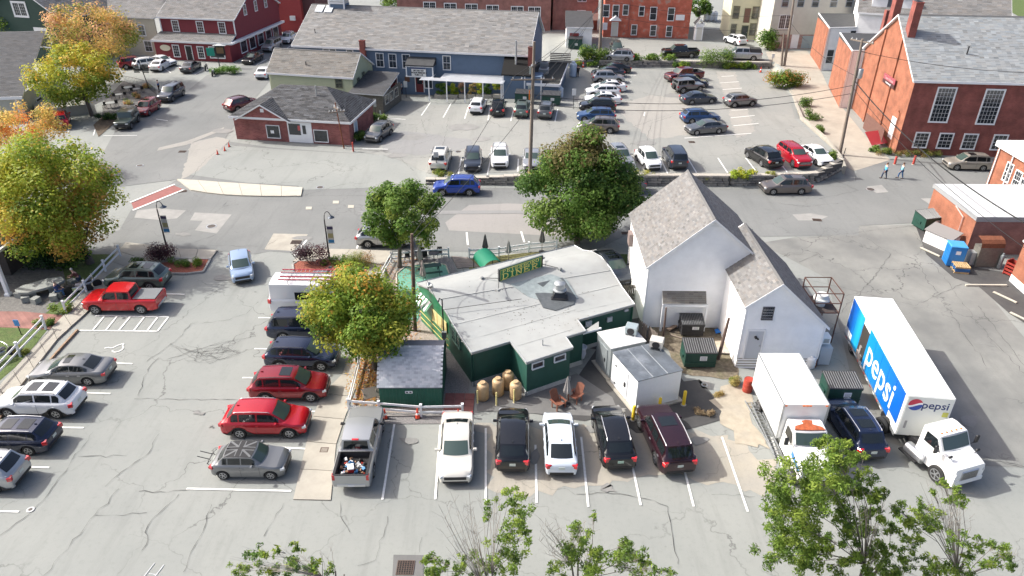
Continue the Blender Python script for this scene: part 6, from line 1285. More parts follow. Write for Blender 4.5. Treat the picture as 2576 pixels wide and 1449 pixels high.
car('suv','black','black crossover with silver roof rails right of the white liftback','car',GB,near=(1558,1190),far=(1530,1036,1.0),rails=2,plate=(.4,.55,.45),L=4.7)
car('bigsuv','plum','large dark plum crossover with chrome trim nearest the yellow bollards','car',GB,near=(1706,1202),far=(1648,1030,1.1),sunroof=1,rails=2)
car('suv','navy','navy blue crossover parked between the two trucks','car',GB,near=(2188,1166),far=(2118,1013,1.0),sunroof=2,rails=2,L=4.69)
GU='cars in the front row of the upper lot'
car('bigsuv','pearl','large white utility vehicle behind the small parking sign','car',GU,near=(1102,436),far=(1113,373,1.2),sunroof=1)
car('suv','slate','dark blue crossover facing the street wall','car',GU,near=(1189,437),far=(1190,371,1.6),end='front')
car('suv','white','white crossover with roof box rails facing the street wall','car',GU,near=(1257.5,428.5),far=(1257,363,1.6),end='front',rack=1)
car('sedan','silver','silver sedan behind the utility pole','car',GU,near=(1336,434),far=(1338,377,1.4),end='front')
car('suv','silver','silver crossover right behind the big maple','car',GU,near=(1575,429),far=(1554,366,1.6),end='front',sunroof=1)
car('hatch','white','white small crossover beside the dark boxy one','car',GU,near=(1646,432),far=(1624,369,1.6),end='front',H=1.64,L=4.25,clad=1)
car('bigsuv','slate','dark grey boxy off-roader in the upper lot front row','car',GU,near=(1708,431),far=(1693,375,1.2),L=4.8,W=1.92)
car('suv','black','black crossover at the left of the red one','car',GU,near=(1950,428),far=(1917,375,1.3),L=4.85,W=1.95)
car('bigsuv','red','red crossover facing the street wall at the right','car',GU,near=(2022,428.5),far=(1990,362,1.65),end='front',L=4.9,W=1.84,H=1.69)
car('sedan','white','white sedan at the right end of the front row','car',GU,near=(2079,422),far=(2043,364,1.4),end='front',L=4.5,W=1.72)
GM='cars in the left column of the upper lot'
car('suv','warmgrey','grey-brown crossover nearest in the left column of the upper lot','car',GM,F=(1475.5,334),Rr=(1535,337),rack=1)
car('wagon','midblue','blue wagon with roof bars behind the grey-brown crossover','car',GM,F=(1469,307),Rr=(1527,308),rack=1)
car('suv','black','black crossover with silver window trim in the upper lot','car',GM,F=(1474,283),Rr=(1530,284),H=1.65)
car('sedan','white','white sedan with sunroof, nearest of the three white cars in a row','car',GM,F=(1486,264),Rr=(1543,265),sunroof=1)
car('suv','white','white hatchback-like crossover, middle of the three white cars','car',GM,F=(1488,247),Rr=(1544,247),H=1.55)
car('sedan','white','white sedan, farthest of the three white cars in a row','car',GM,F=(1503,233),Rr=(1558,233),sunroof=1)
car('suv','silver','pale blue-silver crossover behind the white cars','car',GM,F=(1560,211),Rr=(1504,211),side='R')
car('sedan','slate','dark blue-grey sedan behind the pale silver crossover','car',GM,F=(1501,196),Rr=(1557,196))
car('sedan','black','black sedan near the vine-covered wall','car',GM,F=(1518,186),Rr=(1573,186))
car('wagon','silver','silver boxy wagon with roof bars against the vine-covered wall','car',GM,F=(1527,165),Rr=(1580,166),H=1.65,rack=1)
GC='cars in the right column of the upper lot'
car('pickup','maroon','maroon crew-cab pickup in the upper lot','pickup truck',GC,F=(1688,211),Rr=(1762,203))
car('wagon','navy','navy crossover half hidden behind the grey jeep','car',GC,F=(1769,222),Rr=(1712,220),side='R',H=1.6)
car('jeep','midgrey','grey hard-top jeep with rear spare wheel in the upper lot','jeep',GC,F=(1767,232),Rr=(1710,237),side='R',wb=2.6,L=4.2)
car('sedan','slate','dark grey coupe-like sedan in the middle of the upper lot','car',GC,F=(1789,261),Rr=(1738.7,264),side='R')
car('suv','midgrey','blue-grey small crossover parked alone at the right of the upper lot','car',GC,F=(1893,268),Rr=(1843.7,272),side='R',H=1.56,L=4.2,wb=2.6,fo=.8,g=(1.0,1.7,3.6,4.05))
car('wagon','midblue','blue wagon with tall red tail lights in the upper lot','car',GC,F=(1795,310),Rr=(1738,312),side='R')
car('sedan','grey','charcoal sedan nearest in the right column of the upper lot','car',GC,F=(1751,341),Rr=(1807.5,337))
GK='vehicles in the back lot by the orange brick block'
car('suv','olive','dark green car facing the camera in the back lot','car',GK,near=(1554,141),far=(1553,111,1.5),end='front')
car('pickup','black','black crew-cab pickup in the back lot','pickup truck',GK,F=(1683,147),Rr=(1737,147))
car('pickup','silver','silver pickup with a dark bed cap behind the tall shrub','pickup truck',GK,F=(1836,152),Rr=(1893,154),cap=True)
car('suv','white','white crossover with black roof in front of the cream house','car',GK,near=(1868,118),far=(1846,93,1.1),sunroof=1)
GE='cars parked in front of the cinema building'
car('suv','white','white crossover with black trim parked below the pergola','car',GE,near=(1196,291),far=(1203,253,1.2),H=1.6)
car('suv','black','black crossover second from left below the pergola','car',GE,near=(1251,297),far=(1254,258,1.2),sunroof=1)
car('suv','sage','grey-green crossover left of the utility pole by the cinema dumpsters','car',GE,near=(1310,300),far=(1315.5,259,1.2),sunroof=1)
car('suv','grey','dark grey crossover right of the utility pole by the cinema dumpsters','car',GE,near=(1369,303),far=(1375,261,1.2),sunroof=1)
car('suv','grey','dark grey crossover parked beside the brick office hedge','car',None,near=(933,363),far=(964,307,1.55),end='front',sunroof=1)
GS='cars parked along the side street'
car('suv','maroon','maroon crossover disappearing behind the brick office roof','car',GS,near=(573,284),far=(603,246,1.5))
car('jeep','olive','dark green hard-top jeep nearest at the side-street kerb','jeep',GS,F=(329,328),Rr=(352,305))
car('wagon','cherry','dark red wagon between the jeep and the blue off-roader','car',GS,F=(374,293),Rr=(402,274),H=1.6,sunroof=1)
car('bigsuv','slate','dark blue off-roader at the head of the kerb row by the patio','car',GS,F=(433,258),Rr=(464,240),L=4.8,W=1.92)
car('suv','cherry','red car half hidden under the big orange maple','car',None,near=(300,174),far=(322,148,1.4))
car('wagon','white','white wagon, first of the angled cars before the red store','car',GS,near=(338,176),far=(374,145,1.5),H=1.6)
car('sedan','white','white sedan between the white wagon and the grey sedan','car',GS,F=(431,166),Rr=(407.5,180),side='R')
car('sedan','grey','dark grey sedan angled before the red store entrance','car',GS,F=(506,170),Rr=(485,184),side='R')
car('sedan','white','white car behind the white wagon before the red store','car',GS,near=(382,160),far=(400,142,1.3))
car('sedan','black','black sedan beside the island shrub at the red store','car',GS,F=(636,163),Rr=(659,151))
car('bigsuv','silver','silver off-roader with loaded roof rack beside the red store','car',GS,F=(686,132),Rr=(708,121),L=4.8,W=1.9,rack=1)
car('suv','white','white crossover, farthest in the row beside the red store','car',GS,F=(729,112),Rr=(744,101),sunroof=1)
car('sedan','white','white car half hidden behind the pale green house','car',None,near=(656,202),far=(668,166,1.3))
car('suv','red','red car almost hidden by the orange tree at the left','car',None,near=(158,327),far=(150,285,1.4))
car('sedan','blue','blue sedan parked far off at the top right corner','car',None,near=(2440,19),far=(2414,3,1.2))
# ladders, rack on the van
q=MB();lad=thing('van_roof_rack','steel ladder rack carried on the white van roof','roof rack',vr.location+Vector((0,0,2.5)),vr.rotation_euler.z)
for x in(-1.6,0,1.6):q=MB();q.tube([(x,-.85,0),(x,-.85,.22),(x,.85,.22),(x,.85,0)],.025,6);obj('cross_bar',q,GALV,lad)
def ladder(label,loc,rz,L=4.2,w=.42,m=None,tilt=0.,rung=.3,z=0,cat='ladder',rx=0.):
    t=thing('ladder',label,cat,loc,rz);m=m or GALV
    if tilt or rx:t.rotation_euler=(rx,tilt,rz)
    for y in(-w/2,w/2):q=MB();q.box(-L/2,L/2,y-.02,y+.02,-.04,.04);obj('rail',q,m,t)
    x=-L/2+.2
    rg=MB();rg.tube([(0,-w/2+.021,0),(0,w/2-.021,0)],.018,6);rm=rg.mesh('rung',GALV)
    while x<L/2:link('rung',rm,t,(x,0,0));x+=rung
    return t
dv_=Vector((math.cos(vr.rotation_euler.z),math.sin(vr.rotation_euler.z),0));nv_=Vector((-dv_.y,dv_.x,0));RED_F=mat('red_fibreglass',(.45,.05,.07),.5)
ladder('red fibreglass ladder on the near side of the van rack',vr.location+nv_*-.5+Vector((0,0,2.8)),vr.rotation_euler.z,4.6,.42,RED_F);ladder('aluminium ladder in the middle of the van rack',vr.location+nv_*.02+dv_*-.3+Vector((0,0,2.8)),vr.rotation_euler.z,4.0,.42,GALV);ladder('red fibreglass ladder on the far side of the van rack',vr.location+nv_*.55+Vector((0,0,2.8)),vr.rotation_euler.z,4.8,.42,RED_F)
for sd_ in(-1,):
    q=MB();q.box(-1.2,.7,sd_*1.03-.01,sd_*1.03+.01,1.35,1.95);obj('side_window',q,GLASS,vr)
# junk in the pickup bed
jr=thing('junk_pile','heap of boxes, bags and scrap filling the silver pickup bed','junk',pr_.location+Vector((0,0,pi_['dz']-.5)),pr_.rotation_euler.z);JC=[mat('junk_%s'%n,c,.6)for n,c in(('white',(.7,.7,.7)),('red',(.5,.05,.03)),('blue',(.1,.3,.55)),('grey',(.2,.21,.22)),('black',(.02,.02,.02)),('brown',(.25,.14,.08)))]
for k in range(60):
    q=MB();s=[rnd.uniform(.06,.2)for _ in range(3)];q.cbox((0,0,0),s,ch=.015);o=obj('junk_piece',q,JC[rnd.choice((0,0,1,2,3,3,4,4,5))],jr,(rnd.uniform(pi_['xt']+.25,pi_['xt']+1.45),rnd.uniform(-.62,.62),rnd.uniform(.1,.38)));o.rotation_euler=(rnd.uniform(-1,1),rnd.uniform(-1,1),rnd.uniform(0,6))
q=MB();q.box(-.2,.2,-.15,.15,0,.22,ch=.02);cl=obj('cooler_box',q,mat('cooler_red',(.55,.03,.03),.5),jr,(pi_['xt']+.55,.05,.3),.2);q=MB();q.box(-.21,.21,-.16,.16,.22,.3,ch=.02);obj('lid',q,WHITE,cl)
# ---- box truck and the blue trailer rig
TW=mat('truck_white',(.8,.8,.79),.4,coat=.3,var=.03,scale=1)
a,b,c_,d_=PZ(1915,888,3.3),PZ(2019.5,888,3.3),PZ(2087,1018,3.3),PZ(1975,1021,3.3)
bt=thing('box_truck','white box truck with rust patch on its cab roof, nose half hidden by leaves','truck',((c_.x+d_.x)/2,c_.y,0),R(-90));BL=(a.y+b.y)/2-c_.y
q=MB();q.box(-BL,0,-1.2,1.2,.95,3.3,ch=.03);obj('cargo_box',q,TW,bt);q=MB()
for y in(-1.21,1.21):
    for z in(.97,3.27):q.box(-BL,0,y-.02,y+.02,z-.04,z+.04)
for y in(-1.2,1.2):q.box(-.02,.03,y-.05,y+.05,.95,3.3)
obj('edge_rail',q,GALV,bt);q=MB()
for k in range(3):q.box(.0,.04,-.2+k*.17,-.06+k*.17,3.18,3.24)
q.box(0,.04,-1.15,-1.03,3.18,3.24);q.box(0,.04,1.03,1.15,3.18,3.24);obj('marker_light',stuff and q,ORANGEL,bt)
q=MB();q.box(-BL+.2,2.0,-.45,.45,.5,.9);obj('chassis',q,BLACKP,bt)
def truckcab(t,x0,W_,zc,hood,m,prefix,hoodz,roofz_,nose):
    # cab: lower box, sloped windshield, hood
    w=W_/2;q=MB()
    P4=[(x0,.55),(x0,roofz_-.05),(x0+.3,roofz_),(x0+1.0,roofz_-.06),(x0+1.45,zc),(nose-.35,hoodz),(nose-.05,hoodz-.12),(nose,hoodz-.4),(nose,.6),(nose-.3,.5)]
    rows=[[(x,s*ww,z)for(x,z)in P4]for s,ww in((-1,w*.94),(-1,w),(1,w),(1,w*.94))]
    rows=[]
    for s,sh in((-1,1.0),(-1,.93),(0,.93),(1,.93),(1,1.0)):
        rows.append([(x,s*w*(1 if z<zc else .9)*(sh if s else 0)*(.9 if x>x0+1.5 else 1),z+(0 if abs(s)and sh==1.0 else(.05 if z>.7 else 0)))for x,z in P4])
    n=len(P4);q.grid(rows);q.add(rows[0],[tuple(range(n))]);q.add(rows[-1],[tuple(range(n))]);o=obj('cab',q,m,t,smooth=30)
    q=MB();q.grid([[(lerp(x0+1.03,x0+1.43,tt)+.02+.05*(1-(v/.8)**2),v*w,lerp(roofz_-.08,zc+.04,tt)+.06)for v in np.linspace(-.8,.8,5)]for tt in(0.04,.5,.96)]);obj('windshield',q,GLASSL,t,smooth=40)
    for s in(-1,1):
        q=MB();y=s*(w*.965);q.add([(x0+.3,y,zc),(x0+1.3,s*(w*.97),zc+.0),(x0+.95,s*w*.915,roofz_-.15),(x0+.3,s*w*.915,roofz_-.15)],[(0,1,2,3)]);q.M=None;ob_=obj('side_window',q,GLASS,t);ob_.location.y=s*.03
        q=MB();q.box(x0+1.3,x0+1.4,s*(w+.3)-.1,s*(w+.3)+.1,zc+.05,zc+.55,ch=.03);q.tube([(x0+1.3,s*w*.95,zc),(x0+1.35,s*(w+.3),zc+.1)],.02,6);obj('mirror',q,BLACKP,t)
        q=MB();q.M=Matrix.Translation((nose-.12,s*w*.74,hoodz-.4))@Matrix.Rotation(-s*R(20),4,'Z');q.box(-.15,.1,-.18,.18,-.1,.1,ch=.03);obj('headlight',q,HEADL,t)
    q=MB();q.box(nose-.1,nose+.03,-w*.95,w*.95,.45,.75,ch=.04);obj('front_bumper',q,TW if prefix=='t' else BLACKP,t)
    return o
truckcab(bt,.1,2.0,1.7,0,TW,'b',1.45,2.4,3.0)
q=MB();pts=[(.35,-.25),(.55,-.2),(.75,-.7),(1.05,-.82),(1.08,0),(1.05,.8),(.8,.7),(.6,.25),(.3,.35),(.25,0)];q.prism([(x,y)for x,y in pts],2.42,2.462);obj('rust_patch',q,mat('cab_roof_rust',(.35,.085,.03),.8,var=.4,scale=6),bt)
q=MB()
for s in(-1,1):q.add([(1.6,s*.965,1.2),(2.9,s*.91,1.0),(2.9,s*.91,1.12),(1.6,s*.965,1.5)],[(0,1,2,3)])
o=obj('blue_stripe',q,mat('stripe_blue',(.05,.2,.5),.5),bt)
add_wheels(bt,(2.35,-BL+1.3),1.0,.4);add_wheels(bt,(-BL+1.3,),.78,.4)
# trailer
a,b,c_,d_=PZ(2153,747,3.6),PZ(2244.5,747,3.6),PZ(2403,1002,3.6),PZ(2289.5,992,3.6);ctr=(c_+d_)/2;back=(a+b)/2;dd=(ctr-back);dd.z=0;TL=dd.length;ang=math.atan2(dd.y,dd.x)
tl=thing('beverage_trailer','white-roofed blue beverage trailer with large pepsi lettering along its side','trailer',(ctr.x,ctr.y,0),ang)
q=MB();q.box(-TL,0,-1.22,1.22,.75,3.6,ch=.06);body=obj('box',q,TW,tl)
m_=bpy.data.materials.new('trailer_side_print');m_.use_nodes=True;nt=m_.node_tree;b_=nt.nodes['Principled BSDF'];tcn=nt.nodes.new('ShaderNodeTexCoord');sp=nt.nodes.new('ShaderNodeSeparateXYZ');nt.links.new(tcn.outputs['Object'],sp.inputs[0]);mr_=nt.nodes.new('ShaderNodeMapRange');mr_.inputs[1].default_value=-TL;mr_.inputs[2].default_value=0;nt.links.new(sp.outputs[0],mr_.inputs[0]);cr2=nt.nodes.new('ShaderNodeValToRGB');nt.links.new(mr_.outputs[0],cr2.inputs[0])
els=cr2.color_ramp.elements;els[0].color=(.004,.06,.32,1);els[1].color=(.004,.09,.42,1)
for p_,c2 in((.1,(.005,.13,.5)),(.2,(.02,.42,.78)),(.3,(.01,.3,.68)),(.55,(.005,.2,.58)),(.85,(.004,.12,.5))):e_=els.new(p_);e_.color=(*c2,1)
nt.links.new(cr2.outputs[0],b_.inputs['Base Color']);b_.inputs['Roughness'].default_value=.35
SIDE=m_;nb=8
q=MB()
for k in range(nb):
    x0_,x1_=-TL+.1+k*(TL-.35)/nb,-TL+.1+(k+1)*(TL-.35)/nb
    if k==2:continue
    zl=1.35 if k in(0,7)else .85
    d__=MB();d__.box(x0_+.015,x1_-.015,-1.25,-1.221,zl,3.45);obj('bay_door',d__,SIDE,tl)
    d__=MB();d__.box(x0_+.015,x1_-.015,1.221,1.25,zl,3.45);obj('bay_door',d__,SIDE,tl)
x0_=-TL+.1+2*(TL-.35)/nb;d__=MB();d__.box(x0_+.02,x0_+(TL-.35)/nb-.02,-1.232,-1.222,.9,3.1);bay=obj('open_bay',d__,mat('dark_bay',(.04,.035,.03),.8),tl)
for k in range(3):d__=MB();d__.box(x0_+.15+k*.3,x0_+.42+k*.3,-1.3,-1.233,.92,1.25+.5*(k%2));obj('stacked_case',d__,mat('case_grey_brown',(.3,.27,.25),.6),bay)
PW=mat('lettering_white',(.85,.86,.88),.5)
text_mesh('pepsi',2.35,PW,tl,(-TL*.36,-1.262,2.15),(R(90),0,0),'side_lettering',.006,.012,sx=1.02)
q=MB();q.box(.0,.03,-1.16,1.16,.85,3.5);fp=obj('front_panel',q,mat('trailer_front_cream',(.68,.7,.66),.5),tl)
NAVY=mat('lettering_navy',(.01,.03,.14),.5);text_mesh('pepsi',.68,NAVY,tl,(.04,.32,2.98),(R(90),0,R(90)),'front_lettering',.005,.006)
# round emblem: red upper field, white wave, blue lower field
def emblem(cy,cz,r):
    for nm,m_,f0,f1 in(('emblem_red',mat('emblem_red',(.55,.02,.06),.5),.12,1),('emblem_white',PW,-.22,.12),('emblem_blue',mat('emblem_blue',(.01,.06,.35),.5),-1,-.22)):
        top_,bot=[],[]
        for y in np.linspace(-.999,.999,17):
            h=math.sqrt(1-y*y);wv=lambda f:max(-h,min(h,f+(.28*y+.1*math.sin(y*2.6))if abs(f)<1 else f*h));top_.append((.045,cy+y*r,cz+wv(f1)*r));bot.append((.045,cy+y*r,cz+wv(f0)*r))
        q=MB();q.grid([top_,bot]);obj(nm,q,m_,tl,recalc=False)
emblem(-.72,2.98,.38)
for y,z,w,h,c in((.95,2.45,.28,.3,(.5,.5,.1)),(.85,1.35,.3,.45,(.03,.03,.03)),(-.9,1.6,.12,.5,(.3,.3,.3)),(.3,1.5,.12,.2,(.15,.15,.15))):q=MB();q.box(.031,.06,y-w/2,y+w/2,z-h/2,z+h/2);obj('panel_fitting',q,mat('fitting_%d'%int(c[0]*99),c,.6),tl)
q=MB();q.box(-TL,-.1,-1.24,-1.2,.62,.75);q.box(-TL,-.1,1.2,1.24,.62,.75);obj('side_rail',q,GALV,tl)
for k in range(14):q=MB();x_=-TL+.4+k*(TL-1)/14;q.box(x_,x_+.3,-1.255,-1.241,.65,.7);obj('reflector_strip',q,[mat('strip_red',(.5,.02,.02),.4),WHITE][k%2],tl)
q=MB();q.box(-TL+.3,-.1,-.5,.5,.55,.75);obj('chassis',q,BLACKP,tl);add_wheels(tl,(-TL+1.4,),1.02,.5);add_wheels(tl,(-TL+1.4,),.72,.5)
# tractor unit
p0=G(2418,1228);fr_=Vector((ctr.x,ctr.y,0));dv=(p0-fr_);dv.z=0;tlen=dv.length;dv.normalize();ta=math.atan2(dv.y,dv.x)
tk=thing('tractor_truck','white day-cab tractor truck coupled to the blue beverage trailer','truck',(p0.x-dv.x*3.2,p0.y-dv.y*3.2,0),ta)
truckcab(tk,.75,2.1,1.8,0,TW,'t',1.6,2.55,3.3)
q=MB();q.box(-2.4,3.0,-.42,.42,.55,.85);obj('chassis',q,BLACKP,tk)
q=MB();q.box(3.2,3.335,-.55,.55,.75,1.35,ch=.03);g_=obj('grille_surround',q,CHROME,tk)
for k in range(15):q=MB();y=-.48+k*.0686;q.box(3.34,3.355,y-.012,y+.012,.8,1.3);obj('grille_bar',q,CHROME,g_)
q=MB();q.box(3.336,3.339,-.5,.5,.8,1.3);obj('grille_dark',q,BLACKP,g_)
q=MB()
for k in range(5):q.box(1.55,1.62,-.7+k*.32,-.6+k*.32,2.54,2.6)
obj('marker_light',stuff and q,ORANGEL,tk)
for s in(-1,1):
    q=MB();q.lathe([(.0,-.6),(.3,-.58),(.32,-.5),(.32,.5),(.3,.58),(0,.6)],18,(.9,s*1.05,.75),axis='x');obj('fuel_tank',q,CHROME,tk,smooth=40);q=MB();q.box(.1,1.3,s*1.25-.15,s*1.25+.15,.42,.5);obj('step',q,BLACKP,tk)
    q=MB();q.tube([(2.6,s*.6,1.5),(2.65,s*.85,1.85)],.02,6);q.cbox((2.65,s*.9,1.93),(.08,.22,.16),ch=.03);obj('hood_mirror',q,BLACKP,tk)
add_wheels(tk,(2.35,),.98,.5);add_wheels(tk,(-1.7,),1.0,.5);add_wheels(tk,(-1.7,),.7,.5)
for o_ in bt.children:
    if o_.name.startswith('marker_light'):stuff(o_)
for o_ in tk.children:
    if o_.name.startswith('marker_light'):stuff(o_)
# ---------------------------------------------------------------- retaining walls built of separate stones
STM=[mat('wall_stone_%d'%i,c,.9,var=.25,scale=6,bump=.6)for i,c in enumerate(((.2,.19,.175),(.25,.235,.21),(.16,.155,.15),(.3,.28,.25)))]
_st=[]
for m_ in STM:
    for dx,dz in((.5,.2),(.34,.2)):q=MB();q.box(-dx/2,dx/2,-.1,.1,0,dz-.02,ch=.025);_st.append((dx,q.mesh('stone',m_)))
def stonewall(label,pts,h,th=.45,maxn=300,courses=4,z=None,cope=.5):
    t=thing('retaining_wall',label,'wall',(pts[0][0],pts[0][1],0));o0=Vector((pts[0][0],pts[0][1],0));core=MB();n=0
    for a,b in zip(pts,pts[1:]):
        a,b=Vector((*a[:2],0)),Vector((*b[:2],0));d=(b-a).normalized();nn=Vector((d.y,-d.x,0));L_=(b-a).length
        q=MB();A=a-o0+nn*-.08;B=b-o0+nn*-.08;za,zb_=(gz(a.x,a.y-.1),gz(b.x,b.y-.1))if z is None else(z,z);ha,hb=h(a.x),h(b.x)
        C,E=B-nn*th,A-nn*th;q.add([(A.x,A.y,za-.3),(B.x,B.y,zb_-.3),(C.x,C.y,zb_-.3),(E.x,E.y,za-.3),(A.x,A.y,za+ha-.06),(B.x,B.y,zb_+hb-.06),(C.x,C.y,zb_+hb-.06),(E.x,E.y,za+ha-.06)],[(0,1,5,4),(1,2,6,5),(2,3,7,6),(3,0,4,7),(4,5,6,7)]);obj('core',q,mat('wall_mortar',(.1,.095,.09),.95),t)
        s=0
        while s<L_-.2:
            l_=min(L_-s,rnd.uniform(.9,1.6));p=a+d*(s+l_/2)-o0;hh=h((a+d*s).x);zz=lerp(za,zb_,s/L_)
            q=MB();q.box(-l_/2+.01,l_/2-.01,-.05,th+.12,0,.09,ch=.015);obj('capstone',q,mat('cap_granite',(.4,.37,.32),.85,var=.12,scale=3),t,(p.x,p.y,zz+hh-.06+rnd.uniform(0,.01)),math.atan2(d.y,d.x));s+=l_
        for c in range(courses):
            s=rnd.uniform(0,.2)
            while s<L_-.3 and n<maxn:
                dx,me=rnd.choice(_st);hh=h((a+d*s).x);zz=lerp(za,zb_,s/L_)
                if(c+.8)*.22<hh:
                    p=a+d*(s+dx/2)-o0;sx=rnd.uniform(.9,1.5);o=link('stone',me,t,(p.x,p.y,zz+c*hh/courses+.01),math.atan2(d.y,d.x));o.scale=(sx,1,hh/courses/.2*.97);n+=1;s+=dx*sx+.015
                else:s+=dx
    return t
hwall=lambda x:.55+.55*sst(-9,4,x)
stonewall('long grey stone retaining wall with granite cap between the street and the upper lot',[(x,y-.12)for x,y in[(-8.8,69.5),(2,69.6),(12,69.65),(22,69.75),(28,70.1),(31,70.7),(34.2,72.3)]],hwall,courses=4)
stonewall('vine-covered stone wall between the upper lot and the back lot',[(9.5,115.5),(20,115.5),(30,115.5),(39.5,115.2)],lambda x:.95,courses=3,maxn=200)
q=MB();kerbp=[(34.6,72.6),(35.4,75.8),(36.1,81.4),(36.0,90),(38.2,100),(40.2,113)];tt=thing('lot_edge_wall','low pale concrete wall between the upper lot and the alley','wall',(35,76,0))
for a,b in zip(kerbp,kerbp[1:]):
    A,B=Vector((a[0]-35,a[1]-76,gz(a[0]-1,a[1]))),Vector((b[0]-35,b[1]-76,gz(b[0]-1,b[1])));q=MB();d=(B-A);n_=Vector((d.y,-d.x,0)).normalized()*.16;q.add([A-n_+Vector((0,0,-.8)),A+n_+Vector((0,0,-.8)),B+n_+Vector((0,0,-.8)),B-n_+Vector((0,0,-.8)),A-n_+Vector((0,0,.12)),A+n_+Vector((0,0,.12)),B+n_+Vector((0,0,.12)),B-n_+Vector((0,0,.12))],[(4,5,6,7),(0,4,7,3),(1,2,6,5),(0,1,5,4),(3,7,6,2)]);obj('segment',q,CONC,tt)
# ---------------------------------------------------------------- plants
LEAF=tint_mat('leaf',(1.45,1.45,1.3),.6,trans=.45);BARK=mat('bark',(.12,.1,.085),.95,var=.35,scale=5,stretch=(6,6,1),bump=.6);TWIG=mat('pale_twig',(.26,.23,.2),.9)
nr=np.random.RandomState(11)
def leaves(cent,rad,cnt,cols,size,parent,name='crown',narrow=1.,colw=None,up=.6,nd=.8,origin=(0,0,0)):
    """thousands of separate small leaf blades spread through clumps"""
    cent=np.array(cent,float);rad=np.array(rad,float);cnt=np.array(cnt,int);idx=np.repeat(np.arange(len(cent)),cnt);N=len(idx)
    d=nr.normal(size=(N,3));d/=np.linalg.norm(d,axis=1)[:,None];r=nr.rand(N)**.45;p=cent[idx]+d*(r*rad[idx])[:,None]*np.array([1,1,.8])-np.array(origin)
    nrm=d*nd+nr.normal(size=(N,3))*.42+np.array([0,0,up]);nrm/=np.linalg.norm(nrm,axis=1)[:,None]
    a=np.cross(nrm,nr.normal(size=(N,3)));a/=np.linalg.norm(a,axis=1)[:,None]+1e-9;b=np.cross(nrm,a);s=(size*(.6+.8*nr.rand(N)))[:,None]
    v=np.empty((N,4,3));v[:,0]=p-a*s*.5;v[:,1]=p+b*s*.32*narrow+nrm*s*.08;v[:,2]=p+a*s*.5;v[:,3]=p-b*s*.32*narrow+nrm*s*.08
    me=bpy.data.meshes.new(name);me.vertices.add(N*4);me.vertices.foreach_set('co',v.ravel());me.loops.add(N*4);me.loops.foreach_set('vertex_index',np.arange(N*4));me.polygons.add(N);me.polygons.foreach_set('loop_start',np.arange(N)*4);me.polygons.foreach_set('loop_total',np.full(N,4));me.update(calc_edges=True)
    cols=np.array(cols,float);ci=colw[idx]if colw is not None else nr.randint(0,len(cols),len(cent))[idx];mixm=nr.rand(N)<.12;ci=np.where(mixm,nr.randint(0,len(cols),N),ci)
    c=cols[ci]*(.75+.5*nr.rand(N))[:,None];c4=np.ones((N,4));c4[:,:3]=c;at=me.attributes.new('tint','FLOAT_COLOR','CORNER');at.data.foreach_set('color',np.repeat(c4,4,axis=0).ravel());me.materials.append(LEAF)
    return link(name,me,parent)
GREEN=[(.07,.13,.025),(.1,.165,.035),(.05,.1,.025),(.13,.19,.045)];YG=[(.17,.22,.03),(.12,.19,.03),(.24,.25,.04),(.09,.15,.025)];FALL=[(.42,.24,.05),(.45,.3,.06),(.2,.23,.04),(.4,.15,.045),(.1,.14,.03)]
ORG=[(.5,.28,.1),(.5,.2,.07),(.46,.33,.1),(.3,.26,.08)];FORE=[(.13,.2,.035),(.1,.155,.03),(.19,.25,.05),(.07,.12,.025)];PURP=[(.045,.02,.03),(.07,.03,.04),(.03,.018,.025)];DGRN=[(.02,.05,.02),(.03,.06,.025)]
def tree(label,base,top,width,cols,n=9000,size=.2,sub=26,dx=0.,low=.2,shape='round',colfn=None,cat='tree',trunk=.22,bare=0,name='maple_tree',dens=1.):
    b=G(*base)if not isinstance(base,Vector)else base;r_=ray(*top);H=CAMH+r_.z*(b.y/r_.y)-b.z;dep=(b-Vector((0,0,CAMH))).dot(_Rm@Vector((0,0,-1)));Rr_=width/2/(FPX/dep)
    root=thing(name,label,cat,(b.x,b.y,b.z));zl=H*low;cz=(H+zl)/2;rz_=(H-zl)/2;cs,rs=[],[]
    k=0
    while len(cs)<sub*4:
        d=nr.normal(size=3);d/=np.linalg.norm(d);rr=.25+.67*nr.rand()**.5;u=d*rr;fx=1.
        if shape=='cone':fx=1.05-.55*max(-1,u[2])if u[2]>-.4 else 1
        c=np.array([dx+u[0]*Rr_*fx,u[1]*Rr_*fx,cz+u[2]*rz_]);cs.append(c);rs.append(Rr_*(.17+.12*nr.rand()))
    colw=np.array([colfn((c[0]-dx)/Rr_,(c[2]-cz)/rz_)for c in cs])if colfn else None
    w=np.array(rs)**2;cnt=(w/w.sum()*n).astype(int);leaves(cs,rs,cnt,cols,size,root,colw=colw)
    q=MB();fork=Vector((dx*.5,0,H*.42));q.tube([(0,0,-.1),(dx*.15,.03,H*.15),(dx*.35,0,H*.3),tuple(fork)],[trunk*1.25,trunk,trunk*.85,trunk*.6],9);
    for i in nr.permutation(len(cs))[:sub]:
        c=Vector(cs[i]);s0=Vector((dx*.3,0,H*nr.uniform(.22,.42)));mid=s0.lerp(c,.5)+Vector((0,0,-.1*H*nr.rand()));q.tube([tuple(s0),tuple(mid),tuple(c)],[trunk*.4,trunk*.22,.02],5,cap=False)
    obj('trunk',q,BARK,root,smooth=60);return root
tree('largest maple, deep green, rising over the street behind the diner',(1452,612),(1452,322),288,GREEN+[(.14,.12,.05)],46000,.23,34,low=.04,shape='cone',colfn=lambda u,w:4 if w>.5 and nr.rand()<.5 else int(nr.choice([0,1,3,2])))
tree('green maple with a few red tips at the diner fence, beside the near utility pole',(1005,672),(1038,462),204,GREEN+[(.16,.2,.04)],15000,.22,15,dx=.6,low=.26,trunk=.16,colfn=lambda u,w:int(nr.choice([0,1,3,4])))
